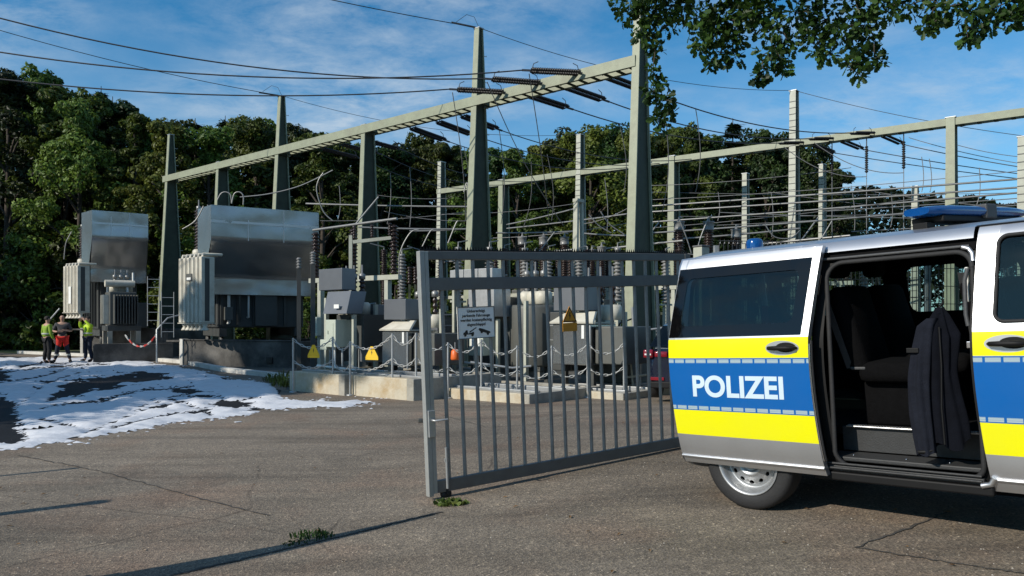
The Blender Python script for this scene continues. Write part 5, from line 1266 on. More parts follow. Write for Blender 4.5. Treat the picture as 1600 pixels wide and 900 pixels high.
# unit A: two stacked hoods above a pale green cabinet
ua = unit(500, 18.3, 'stacked grey hoods over a pale green cabinet, left of the gate')
box_hood(ua, -.05, 0, 2.28, .88, .4, .5); 
mb = MB(); mb.prism([(.28, .02, 2.24), (1.14, .02, 2.24), (1.2, -.16, 1.72), (.34, -.16, 1.72)], (0, .45, 0)); q = mb.build('hood', 'hood_grey', ua)
mb = MB(); mb.box(.78, .96, -.19, -.17, 1.84, 1.93); mb.build('label_plate', 'white_paint', q)
mb = MB(); mb.rbox(.55, .92, -.25, .25, .95, 1.58, .012); q = mb.build('cabinet', 'cabinet_green', ua)
mb = MB(); mb.rbox(.30, .54, -.22, .05, .88, 1.12, .012); mb.build('terminal_box', 'cabinet_green', ua)
mb = MB(); mb.rbox(.62, .84, -.258, -.2505, 1.02, 1.5, .002); mb.tube([(.66, -.27, 1.25), (.66, -.27, 1.33)], .008, 5); mb.build('door', 'cabinet_green', q)
mb = MB(); mb.box(.25, 1.25, .3, 1.2, .9, 1.7); mb.build('tank', 'tank_dark', ua)
for x in (.12, 1.15):
    mb = MB(); mb.bar((x, .1, .1), (x, .1, 2.1 if x < 1 else 1.7), .09, .07); mb.build('leg', 'steel_pale', ua)
for k, q in enumerate((((.7,-.1,.95),(.7,-.1,.45),(1.3,-.1,.45)), ((.85,0,.95),(.85,0,.5)), ((.1,-.15,.5),(1.5,-.15,.45)))):
    mb = MB(); mb.tube(q, .028, 6); mb.build('pipe', 'white_paint' if k != 1 else 'galv', ua)
for k in range(3): bushing(ua, .1+k*.3, .7, 1.7, .55, .08)
# unit B: tall dark cabinet
ub = unit(562, 18.9, 'tall dark grey switch cabinet behind the chain', 'switch_cabinet', 'cabinet')
mb = MB(); mb.rbox(0, .62, 0, .8, .55, 1.95, .015); q = mb.build('body', 'hood_grey', ub)
for z in (.98, 1.42):
    mb = MB(); mb.box(.02, .60, -.006, -.001, z, z+.012); mb.build('panel_seam', 'tank_dark', q)
mb = MB(); mb.tube([(-.03, .0, .4), (-.03, 0, 1.95), (.6, 0, 1.98)], .018, 6); mb.build('edge_pipe', 'galv', ub)
mb = MB(); mb.bar((.72, -.1, .3), (.72, -.1, 1.95), .09, .07); mb.build('leg', 'steel_pale', ub)
mb = MB(); mb.bar((.1, .2, 0), (.1, .2, .55), .1); mb.bar((.5, .2, 0), (.5, .2, .55), .1); mb.build('base_frame', 'tank_dark', ub)
def skirt_unit(px, D, label, sc_=1.0):
    o = unit(px, D, label); o.scale = (sc_,)*3
    box_hood(o, -.03, .1, 1.58, .72, .55, .46)
    mb = MB(); mb.prism([(-.02,-.05,1.36),(.98,-.05,1.36),(.86,.22,1.56),(.2,.22,1.56)], (0, .06, .0)); mb.prism([(-.02,-.05,1.355),(.98,-.05,1.355),(.98,.75,1.355),(-.02,.75,1.355)], (0,0,-.02)); mb.build('skirt', 'radiator_cream', o)
    mb = MB(); mb.rbox(.02, .86, .0, .95, .55, 1.33, .02); q = mb.build('body', 'hood_metal', o)
    mb = MB(); mb.rbox(.70, .76, -.012, -.001, 1.05, 1.3, .002); mb.build('label_plate', 'white_paint', q)
    mb = MB(); mb.rbox(.90, 1.55, .15, 1.1, .58, 1.28, .02); mb.build('side_tank', 'tank_grey', o)
    mb = MB(); mb.tube([(.93, -.06, .5), (.93, -.06, 1.3)], .02, 6); mb.build('pipe', 'galv', o)
    for x in (.1, .75):
        mb = MB(); mb.bar((x, .3, 0), (x, .3, .55), .1); mb.build('leg', 'tank_dark', o)
    for k in range(3): bushing(o, .25+k*.28, .9, 1.4, .4, .07)
    return o
skirt_unit(596, 17.4, 'grey steel unit with hood and pale skirt, just left of the gate')
skirt_unit(862, 16.6, 'grey steel unit with hood and pale skirt behind the orange sign', 1.12)
uc = unit(703, 18.6, 'tall unit with pale hoods and a green cabinet behind the towing sign')
for k in range(3): box_hood(uc, k*.46, 0, 2.36, .44, .45, .42, 'hood', 'galv')
mb = MB(); mb.rbox(.7, 1.5, -.1, .5, 1.65, 2.3, .012); mb.build('hood', 'galv', uc)
mb = MB(); mb.rbox(.85, 1.3, -.25, .2, .75, 1.5, .012); q = mb.build('cabinet', 'cabinet_green', uc)
mb = MB(); mb.rbox(.92, 1.2, -.262, -.2505, .95, 1.4, .002); mb.build('notice', 'white_paint', q)
for x in (.05, .75, 1.45):
    mb = MB(); mb.bar((x, .1, .1), (x, .1, 2.3 if x < 1 else 1.6), .08, .07); mb.build('leg', 'steel_pale', uc)
for k, q in enumerate((((.2,-.1,.6),(1.6,-.1,.5)), ((.1,-.2,.35),(1.8,-.2,.3)), ((1.0,-.1,.75),(1.0,-.1,.3)), ((1.5,-.15,.9),(1.5,-.15,.2)))):
    mb = MB(); mb.tube(q, .03, 6); mb.build('pipe', 'white_paint', uc)
mb = MB(); mb.box(.1, 1.5, .5, 1.4, .9, 2.1); mb.build('tank', 'tank_dark', uc)
ud = unit(783, 18.0, 'dark cylindrical tank unit behind the centre of the gate', 'neutral_coil', 'coil tank')
mb = MB(); mb.lathe([(.001,0),(.60,0),(.62,.05),(.62,1.35),(.60,1.42),(.001,1.45)], (.55, .6, .5), (0,0,1), 26); mb.build('tank', 'tank_grey', ud)
mb = MB(); mb.rbox(1.35, 1.95, .1, .9, .45, 1.75, .015); q = mb.build('cabinet', 'tank_dark', ud)
for z in (.8, 1.12, 1.44):
    mb = MB(); mb.box(1.36, 1.94, .092, .099, z, z+.015); mb.build('panel_seam', 'galv', q)
for k in range(3): bushing(ud, .3+k*.25, .6, 1.95, .35, .06, 'porcelain_grey')
mb = MB(); mb.bar((.95, -.25, 0), (.95, -.25, 2.0), .1, .07); mb.build('leg', 'steel_pale', ud)
mb = MB(); mb.bar((.2, .6, 0), (.2, .6, .5), .1); mb.bar((.9, .6, 0), (.9, .6, .5), .1); mb.build('base_frame', 'tank_dark', ud)
ue = unit(926, 17.6, 'grey tank with a pale box behind the right gate bars', 'cable_tank', 'tank')
mb = MB(); mb.rbox(0, .95, .1, .9, .15, 1.15, .02); mb.build('tank', 'tank_grey', ue)
mb = MB(); mb.rbox(.02, .28, .1, .4, 1.3, 1.85, .015); mb.build('box', 'cabinet_green', ue)
mb = MB(); mb.bar((.92, -.1, 0), (.92, -.1, 1.75), .09, .07); mb.build('leg', 'steel_pale', ue)
mb = MB(); mb.bar((.15, .25, 1.152), (.15, .25, 1.29), .05); mb.tube([(.3,.4,1.15),(.45,.45,1.5),(.8,.4,1.6)], .02, 6); mb.build('pipe', 'conductor_dark', ue)
pp_ = P(690, HOR, 17.3); o = thing('steel_post', 'pale green steel post carrying a yellow warning triangle behind the gate', 'post', (pp_.x, pp_.y, 0), ROT2)
mb = MB(); mb.bar((0,0,0),(0,0,1.82), .09, .07); mb.build('shaft', 'steel_pale', o); mb = MB(); mb.box(-.1,.1,-.1,.1,0,.02); mb.build('foot_plate', 'galv', o)
# dark cabinet block behind the stile (long low wall)
o = unit(640, 19.5, 'dark grey low cabinet block partly hidden by the gate stile', 'switch_cabinet', 'cabinet'); mb = MB(); mb.rbox(-.3, 1.0, 0, .8, .35, 1.45, .015); mb.build('body', 'hood_grey', o); mb = MB(); mb.box(.33, .345, -.006, -.001, .4, 1.4); mb.build('door_seam', 'tank_dark', o)
# brown drums seen beyond the cabinets
for i in range(3):
    p = P(631+i*9, 428, 27); mb = MB(); ribs(mb, (0,0,-.35), (0,0,.25), .10, .07, .1, 10); o = mb.build('bushing', 'porcelain_brown'); o.location = p
    o2 = thing('support_bushing', 'reddish brown bushing on a bracket left of the gate, '+('left', 'middle', 'right')[i]+' of three', 'insulator', p, 0, 'brown bushings left of the gate'); o.parent = o2; o.location = (0,0,0)
    mb = MB(); mb.bar((0,0,-.35),(0,0,-p.z), .08); mb.build('stand', 'steel_green', o2)
# chain fence: posts, slack white chains, warning signs
CP = [(458,17.0,525),(520,16.4,519),(548,16.0,533),(613,15.4,521),(650,15.3,519)]
CPX = [(458,16.6,528,602),(520,16.3,526,612),(547,15.9,533,616),(613,15.3,521,622),(650,15.2,520,622),(700,15.3,535,620),(752,15.3,530,620),(808,15.4,540,620),(862,15.4,540,620),(918,15.4,535,618),(975,15.5,535,618)]
tops = []
for i, (px, D, yt, yb) in enumerate(CPX):
    p = P(px, HOR, D); h = CAMZ-(yt-HOR)/FPX*D; o = thing('chain_post', 'thin grey chain post '+('beside the first bund wall', 'in front of the first bund wall', 'between the two sunlit bund walls', 'in front of the second bund wall', 'close left of the gate stile', 'behind the first gate bars', 'behind the towing sign', 'behind the middle of the gate', 'left of the orange sign', 'right of the orange sign', 'near the right end of the gate')[i], 'post', (p.x, p.y, 0), 0, 'chain posts')
    mb = MB(); mb.tube([(0,0,0),(0,0,h)], .022, 8); mb.build('shaft', 'galv', o); mb = MB(); mb.lathe([(.001,0),(.09,0),(.07,.03),(.001,.035)], (0,0,0)); mb.build('foot', 'galv', o)
    tops.append(Vector((p.x, p.y, h)))
for i, (a, b_) in enumerate(zip(tops, tops[1:])):
    chain(a-Vector((0,0,.03)), b_-Vector((0,0,.03)), .2, 'slack white plastic chain, upper, '+('over the first bund wall', 'between the bund walls, short', 'across the dark cabinet', 'left of the gate stile', 'behind the gate stile', 'behind the towing sign', 'right of the towing sign', 'at the middle gate bars', 'under the orange sign', 'right of the orange sign')[i], 'white barrier chains')
    chain(a-Vector((0,0,.50)), b_-Vector((0,0,.50)), .16, 'slack white plastic chain, lower, '+('over the first bund wall', 'between the bund walls, short', 'across the dark cabinet', 'left of the gate stile', 'behind the gate stile', 'behind the towing sign', 'right of the towing sign', 'at the middle gate bars', 'under the orange sign', 'right of the orange sign')[i], 'white barrier chains')
for i, (px, py, D, s_, lb) in enumerate(((490, 551, 16.3, 1.0, 'yellow warning triangle hanging from the chain over the first bund wall'), (581, 554, 15.6, 1.0, 'yellow warning triangle hanging in front of the dark cabinet'), (693, 543, 16.9, .95, 'yellow warning triangle on the pale post behind the gate'))):
    o = thing('warning_sign', lb, 'sign', P(px, py, D), R(-22)); o.scale = (s_,)*3
    mb = MB(); mb.prism([(-.15,.004,-.05),(.15,.004,-.05),(.03,.004,.165),(-.03,.004,.165)], (0,-.008,0)); mb.rbox(-.15,.15,-.004,.004,-.11,-.052,.002); mb.build('plate', 'yellow_sign', o)
    mb = MB(); bolt_shape(mb, .15, -.0045, 0, .035); mb.build('bolt_symbol', 'sign_black', o)
p = P(711, 553, 16.5); o = thing('warning_lamp', 'orange hanging lamp behind the left gate bars', 'lamp', p); mb = MB(); mb.lathe([(.001,-.13),(.085,-.13),(.095,-.1),(.085,.06),(.05,.1),(.001,.11)], (0,0,0)); mb.build('shade', 'orange_plastic', o); mb = MB(); mb.tube([(0,0,.1),(0,0,.25)], .01, 5); mb.build('hanger', 'galv', o)
# loose cables above the hoods
for i, (pts, D, lb) in enumerate((([(505,270),(497,283),(495,300),(505,330),(520,345)], 27, 'pale cable loop right of the large hood'), ([(375,308),(420,303),(470,290),(520,266)], 27, 'rising pale cable above the large hood'), ([(625,455),(624,400),(640,365),(655,358)], 24, 'bent grey cable left of the gate'),
        ([(340,312),(345,303),(352,300),(360,304),(362,318)], 26, 'small cable loop on top of the large hood, left'), ([(362,318),(366,303),(374,300),(380,306),(380,320)], 26, 'small cable loop on top of the large hood, right'), ([(318,322),(305,345),(285,358)], 27, 'dark cable falling left of the large hood'),
        ([(100,405),(103,380),(112,362)], 33, 'pale cable left of the far hood'), ([(920,335),(935,352),(955,364)], 27, 'curved pale busbar link, left of the nearest tower, first'), ([(938,330),(952,350),(975,366)], 27, 'curved pale busbar link, left of the nearest tower, second'),
        ([(1060,340),(1072,370),(1080,395)], 26, 'slanting cable at the rear instrument transformers, left'), ([(1107,340),(1095,370),(1088,395)], 26, 'slanting cable at the rear instrument transformers, right'), ([(1195,350),(1210,370),(1235,372),(1250,360)], 27, 'curved cable above the van beacon'),
        ([(1300,345),(1285,370),(1278,380)], 28, 'slanting cable beyond the van roof'), ([(700,380),(712,350),(716,345)], 24, 'slanting cable left of the middle tower'), ([(660,385),(672,362),(680,358)], 24, 'slanting cable above the gate corner'), ([(725,300),(730,285),(732,320),(745,360)], 25, 'wavy cable beside the middle tower'))):
    q = [P(a, b_, D) for a, b_ in pts]; m_ = []
    for k in range(len(q)-1):
        a, b_, c, d = q[max(0,k-1)], q[k], q[k+1], q[min(len(q)-1,k+2)]
        for u in range(5):
            t_ = u/5; m_.append(.5*((2*b_)+(c-a)*t_+(2*a-5*b_+4*c-d)*t_*t_+(3*b_-a-3*c+d)*t_**3))
    m_.append(q[-1]); wire('connecting_cable', lb, 'cable', q[0], q[-1], 0, .022, 'alu_tube', 'loose connecting cables', pts=m_)
bw_ = thing('wall_bracket', 'pale horizontal steel bracket on a post in front of the short gantry post', 'bracket', (P(548, HOR, 21).x, 21, 0), .05)
mb = MB(); mb.bar((0,0,0),(0,0,3.9), .10, .09); mb.build('post', 'steel_pale', bw_); mb = MB(); mb.bar((.06,0,3.72),(1.1,0,3.84), .09, .09); mb.build('arm', 'steel_pale', bw_)
for k in range(3):
    mb = MB(); ribs(mb, (.1+k*.48,0,3.8+.05*k), (.1+k*.48,0,4.15+.05*k), .06, .035, .06, 8); mb.build('insulator', 'porcelain_brown', bw_)
for i, px in enumerate((487, 482)):
    pass
for i, (px, D, h, lb) in enumerate(((489, 21, 3.1, 'dark post right of the large hood'), (467, 24, 3.2, 'dark frame leg under the right end of the large hood'))):
    p = P(px, HOR, D); o = thing('steel_post', lb, 'post', (p.x, p.y, 0), .3); mb = MB(); mb.bar((0,0,0),(0,0,h), .16, .12); mb.build('shaft', 'tank_dark', o); mb = MB(); ribs(mb, (0,0,h), (0,0,h+.35), .09, .05, .07, 9); mb.build('insulator', 'porcelain_grey', o)
# red and white barrier boards lying behind
o = thing('barrier_board', 'red and white barrier board behind the bund, right of the large transformer', 'barrier', (P(505, HOR, 24).x, 24, 0), .2)
for k in range(6):
    mb = MB(); mb.rbox(k*.25, k*.25+.248, -.02, .02, .75, .95, .004); mb.build('stripe', 'red_paint' if k % 2 else 'white_paint', o)
for x in (.2, 1.3):
    mb = MB(); mb.bar((x, .04, 0), (x, .04, .95), .05); mb.build('leg', 'galv', o)

# more small apparatus crowding the yard behind the gate
def breaker_proto():
    o = thing('circuit_breaker', 'x', 'switch')
    for a in (-.25, .25):
        mb = MB(); mb.bar((a, 0, 0), (a, 0, 1.9), .09, .09); mb.build('leg', 'steel_green', o)
    mb = MB(); mb.rbox(-.35, .35, -.22, .22, .85, 1.45, .02); mb.build('drive_box', 'tank_dark', o)
    mb = MB(); mb.rbox(-.3, .3, -.06, .06, 1.9, 2.02, .01); mb.build('crossbeam', 'steel_green', o)
    mb = MB(); ribs(mb, (0,0,2.02), (0,0,3.2), .12, .085, .06, 11); mb.build('insulator', 'porcelain_brown', o)
    mb = MB(); ribs(mb, (0,0,3.3), (0,0,4.2), .13, .09, .06, 11); mb.build('chamber', 'porcelain_brown', o)
    mb = MB(); mb.lathe([(.001,0),(.10,0),(.12,.05),(.10,.10),(.001,.1)], (0,0,3.2)); mb.tube([(0,0,4.2),(0,0,4.3),(.45,.2,4.4)], .022, 6); mb.build('flange', 'alu_tube', o)
    return o
place(breaker_proto(), [(px, D, .4+i*.3, .95, 'dark brown circuit breaker pole '+lb) for i, (px, D, lb) in enumerate(((742, 25, 'behind the left gate bars'), (788, 25.5, 'between the middle tower and the gate bars'), (836, 27, 'behind the two grey insulators'), (872, 27.5, 'left of the pale portal frame'), (918, 26, 'right of the pale portal frame'), (950, 28, 'left of the nearest tower'), (1040, 28.5, 'right of the nearest tower'), (1085, 29, 'between the two pale headed transformers'), (1128, 29.5, 'above the van rear window'), (600, 26, 'behind the dark cabinet'), (655, 27, 'above the gate stile'), (1215, 30, 'left of the tall pale mast'), (1310, 30, 'right of the tall pale mast'), (690, 29, 'beside the far left mast')))], 'circuit breaker poles')
for i, (px, D, y0, w_, d_, h, m, lb) in enumerate(((735, 20.5, .0, .9, .7, 1.5, 'tank_dark', 'dark steel kiosk behind the towing sign'), (812, 21, 0, .7, .6, 1.3, 'tank_grey', 'small grey steel kiosk behind the coil tank'), (905, 20, 0, .8, .6, 1.1, 'tank_dark', 'dark steel kiosk right of the orange sign'), (985, 22.5, 0, .9, .8, 1.25, 'hood_grey', 'grey steel kiosk at the foot of the nearest tower'), (545, 21.5, 0, .8, .7, 1.5, 'tank_dark', 'dark steel kiosk behind the pale green cabinet'), (625, 22, 0, 1.0, .8, 1.5, 'tank_dark', 'dark steel kiosk behind the skirt unit'), (660, 23.5, 0, .9, .7, 1.7, 'tank_dark', 'dark steel kiosk behind the gate stile'))):
    o = unit(px, D, lb, 'steel_kiosk', 'cabinet')
    mb = MB(); mb.rbox(0, w_, 0, d_, .2, h, .015); q = mb.build('body', m, o)
    mb = MB(); mb.rbox(.04, w_*.5-.01, -.014, -.001, .28, h-.08, .003); mb.build('door', m, q); mb = MB(); mb.rbox(w_*.5+.01, w_-.04, -.014, -.001, .28, h-.08, .003); mb.build('door', m, q)
    mb = MB(); mb.rbox(w_*.46, w_*.49, -.03, -.0145, h*.5, h*.5+.14, .004); mb.build('handle', 'galv', q)
    mb = MB(); mb.rbox(.05, w_*.3, -.018, -.0145, h-.32, h-.22, .001); mb.build('label_plate', 'yellow_sign' if i % 2 else 'white_paint', q)
    mb = MB(); mb.prism([(-.06,-.08,h+.002),(w_+.06,-.08,h+.002),(w_+.06,d_+.06,h+.06),(-.06,d_+.06,h+.06)], (0,0,.03)); mb.build('roof', m, o)
    mb = MB(); mb.rbox(.03, w_-.03, .03, d_-.03, -.05, .198, .01); mb.build('plinth', 'concrete', o)
for i, (pts, D, lb) in enumerate((([(672,602),(740,598),(830,604)], 16.6, 'pale pipe low behind the left gate bars'), ([(700,588),(760,586),(762,610)], 16.8, 'bent pale pipe behind the towing sign'), ([(735,566),(800,575),(830,572)], 17, 'sloping pale pipe in the middle of the gate'), ([(900,560),(985,556),(990,612)], 16.6, 'bent grey pipe right of the orange sign'), ([(988,480),(990,520),(1002,560),(1000,610)], 16.8, 'wavy grey cable left of the parked car'), ([(975,590),(1010,586)], 16.6, 'short pale pipe left of the parked car'), ([(975,520),(1040,512)], 19, 'thin horizontal conduit above the parked car'), ([(660,590),(672,580),(690,586)], 16.2, 'short white pipe at the gate stile'))):
    q = [P(a, b_, D) for a, b_ in pts]; mb = MB(); mb.tube([a-q[0] for a in q], .028, 7); o = mb.build('pipe_run', 'steel_pale' if i % 2 else 'galv'); o.location = q[0]; tag(o, lb, 'pipe', 'pipes behind the gate')

# thin conductors tangling over the yard
for i, (a, b_, D0, D1, lb) in enumerate((((1018,290),(1330,262),33,30,'uppermost faint one right of the nearest tower'), ((1018,300),(1640,300),34,32,'level one across the masts'), ((1020,312),(1640,262),32,26,'rising one under the far beam'), ((1020,356),(1500,300),30,27,'steep rising one over the van'), ((1040,338),(1640,326),36,34,'low level one over the van'), ((1120,352),(1640,312),31,28,'rising one from the rear instrument transformers'),
      ((1200,300),(1640,345),33,30,'falling one at the right'), ((1320,292),(1640,330),34,30,'second falling one at the right'), ((1260,372),(1640,352),30,28,'lowest one along the van roof'), ((1420,215),(1640,262),29,27,'falling one from the far beam'), ((1490,225),(1640,248),29,28,'short falling one beside the short post'), ((770,372),(1000,345),31,28,'low rising one above the gate'), ((690,335),(900,318),34,33,'faint one behind the middle tower'), ((600,330),(735,345),29,29,'falling one behind the grey cabinets'), ((500,345),(735,330),31,31,'rising one behind the grey cabinets'), ((910,350),(990,320),30,29,'steep one left of the nearest tower'), ((560,300),(700,310),33,33,'faint level one left of the middle tower'))):
    wire('thin_conductor', 'thin grey conductor, '+lb, 'power line', P(a[0], a[1], D0), P(b_[0], b_[1], D1), .12, .013, 'conductor', 'thin conductors over the yard', 12)
for i, (px, y0, y1, D, lb) in enumerate(((1122,300,345,31,'right of the rear instrument transformers'), (1205,300,370,31,'left of the tall pale mast'), (1330,290,360,31,'right of the thin mast'), (1392,300,355,31,'between the hanging insulators and the light bar'), (1440,245,300,28,'above the light bar, left'), (1452,248,300,28,'above the light bar, right'), (1530,262,320,27,'right of the short post'), (640,262,355,30,'above the gate corner'), (760,262,350,30,'right behind the middle tower'), (945,280,360,31,'left of the nearest tower'), (610,270,350,31,'right of the short gantry post'), (530,290,345,30,'right of the large hood'))):
    drop(P(px, y0, D), P(px+rnd.uniform(-6, 6), y1, D), 'thin dropper cable '+lb, .12)
# ---------------------------------------------------------------- parked car behind the gate
def parked_car(loc, rz):
    o = thing('parked_car', 'dark blue estate car parked behind the gate, its rear towards the camera', 'car', loc, rz)
    # x forward, rear at x=0
    st = [(0,.30,.62,.93,.70),(.05,.26,.66,.96,.78),(.25,.22,.90,1.40*.7,.86),(.7,.20,.90,.98,.89),(2.0,.20,.90,.95,.9),(3.2,.2,.88,.92,.9),(4.1,.22,.8,.85,.86),(4.5,.26,.66,.72,.76),(4.6,.32,.5,.6,.66)]
    mb = MB(); v = []; f = []; n = 13
    for x, zb, zm, zt, hw in st:
        zt = min(zt, .98)
        for k in range(n):
            a = k/(n-1); 
            if a < .5: z = zb+(zm-zb)*a*2; y = hw*(.93+.07*math.sin(a*PI))
            else: q = (a-.5)*2; y = hw*math.cos(q*PI/2)**.35 if q < 1 else 0; z = zm+(zt-zm)*math.sin(q*PI/2)
            v.append((x, y, z))
    m_ = len(v)
    for i in range(len(st)-1):
        for k in range(n-1): f.append((i*n+k, (i+1)*n+k, (i+1)*n+k+1, i*n+k+1))
    mb.add(v, f, True); mb.add([(a, -b, c) for a, b, c in v], [tuple(reversed(q)) for q in f], True)
    for k0 in (0, (len(st)-1)*n):
        mb.add([v[k0+k] for k in range(n)]+[(v[k0+k][0], -v[k0+k][1], v[k0+k][2]) for k in range(n-2, -1, -1)], [tuple(range(2*n-1))], False)
    mb.build('body', 'car_blue', o, fix=False)
    mb = MB(); v = []; gh = [(.12,.97,.98,.80,.80),(.55,.97,1.36,.86,.64),(1.0,.97,1.45,.87,.64),(2.2,.96,1.46,.87,.65),(2.75,.95,1.38,.87,.66),(3.5,.93,.95,.84,.80)]
    for x, z0, z1, w0, w1 in gh: v += [(x,-w0,z0),(x,-w1,z1),(x,w1,z1),(x,w0,z0)]
    f = [(i*4+k, (i+1)*4+k, (i+1)*4+k+1, i*4+k+1) for i in range(5) for k in range(3)]
    sidef = [q for i, q in enumerate(f) if i % 3 != 1]; roof = [q for i, q in enumerate(f) if i % 3 == 1]
    mb.add(v, [f[1]], False); mb.build('rear_window', 'car_glass', o, fix=False)
    mb = MB(); mb.add(v, roof[1:4], True); mb.build('roof', 'car_blue', o, fix=False)
    mb = MB(); mb.add(v, [roof[4]], False); mb.build('windscreen', 'car_glass', o, fix=False)
    for s_ in (0, 1):
        mb = MB(); mb.add(v, sidef[s_::2], False); mb.build('side_window', 'car_glass', o, fix=False)
    for s_ in (-1, 1):
        mb = MB(); mb.smooth = True; mb.rbox(-.035, .12, s_*.80-.11, s_*.80+.07, .78, .93, .025); mb.rbox(-.05, .05, s_*.56-.13, s_*.56+.10, .80, .90, .015); tl = mb.build('tail_light', 'tail_red', o)
        mb = MB(); mb.rbox(-.052, -.036, s_*.8-.08, s_*.8+.04, .83, .86, .004); mb.build('lamp', 'lamp_clear', tl)
        mb = MB(); mb.rbox(-.03, .03, s_*.62-.13, s_*.62+.13, .38, .44, .01); mb.build('reflector', 'tail_red', o)
    mb = MB(); mb.rbox(-.03, .06, -.76, .76, .24, .36, .02); mb.build('rear_bumper', 'black_trim', o)
    mb = MB(); mb.rbox(-.048, -.03, -.26, .26, .60, .71, .003); pl = mb.build('number_plate', 'plate_white', o)
    mb = MB(); mb.box(-.051, -.0485, .215, .258, .602, .708); mb.build('euro_band', 'eu_blue', pl)
    mb = MB(); mb.rbox(-.01, .01, -.66, .66, .95, .965, .003); mb.build('trim_strip', 'chrome', o)
    for x in (.75, 3.55):
        for s_ in (-1, 1):
            w_ = bpy.data.objects.new('wheel', None); col.objects.link(w_); w_.parent = o; w_.location = (x, s_*.82, .33)
            mb = MB(); mb.lathe([(.21,-.09),(.30,-.1),(.33,-.07),(.33,.07),(.30,.1),(.21,.09)], (0,0,0), (0,s_,0), 28); mb.build('tyre', 'rubber', w_)
            mb = MB(); mb.lathe([(.001,.05),(.06,.06),(.15,.03),(.2,.085),(.215,.09)], (0,0,0), (0,s_,0), 20); mb.build('rim', 'steel_rim', w_)
    return o
pc = P(1016, HOR, 13.2); parked_car((pc.x+.80, pc.y+.35, G(pc.x+.6, pc.y)+.0), R(66))

# ---------------------------------------------------------------- people
M('skin', (.42, .25, .18), .6, 0, .08, 20); M('hair_dark', (.02, .015, .012), .8, 0, .3, 40); M('hi_vis', (.42, .62, .02), .7, 0, .12, 18, .15, 40); M('hi_vis_dark', (.20, .33, .02), .7, 0, .15, 18, .15, 40)
M('trouser_black', (.012, .012, .014), .9, 0, .2, 20); M('trouser_navy', (.016, .022, .04), .9, 0, .2, 20); M('trouser_red', (.75, .03, .02), .85, 0, .15, 15, .2, 40); M('shirt_grey', (.055, .055, .06), .9, 0, .2, 20)
M('reflect_tape', (.55, .56, .52), .4, .2, .05, 20); M('boot', (.014, .013, .012), .6, 0, .2, 20)
def skin_mesh(name, verts, edges, radii, mat, parent, root=0, sub=2):
    me = bpy.data.meshes.new('tmp'); me.from_pydata([tuple(v) for v in verts], edges, []); ob = bpy.data.objects.new('tmp', me); col.objects.link(ob)
    sk = ob.modifiers.new('skin', 'SKIN'); sk.use_smooth_shade = True
    lay = me.skin_vertices[0].data
    for i, r_ in enumerate(radii): lay[i].radius = (r_, r_) if not isinstance(r_, tuple) else r_
    lay[root].use_root = True
    if sub:
        sb = ob.modifiers.new('sub', 'SUBSURF'); sb.levels = sub; sb.render_levels = sub
    bpy.context.view_layer.update()
    m2 = bpy.data.meshes.new_from_object(ob.evaluated_get(bpy.context.evaluated_depsgraph_get())); m2.name = name
    bpy.data.objects.remove(ob); bpy.data.meshes.remove(me)
    for p_ in m2.polygons: p_.use_smooth = True
    m2.materials.clear(); m2.materials.append(MATS[mat]); o = bpy.data.objects.new(name, m2); col.objects.link(o); o.parent = parent; return o
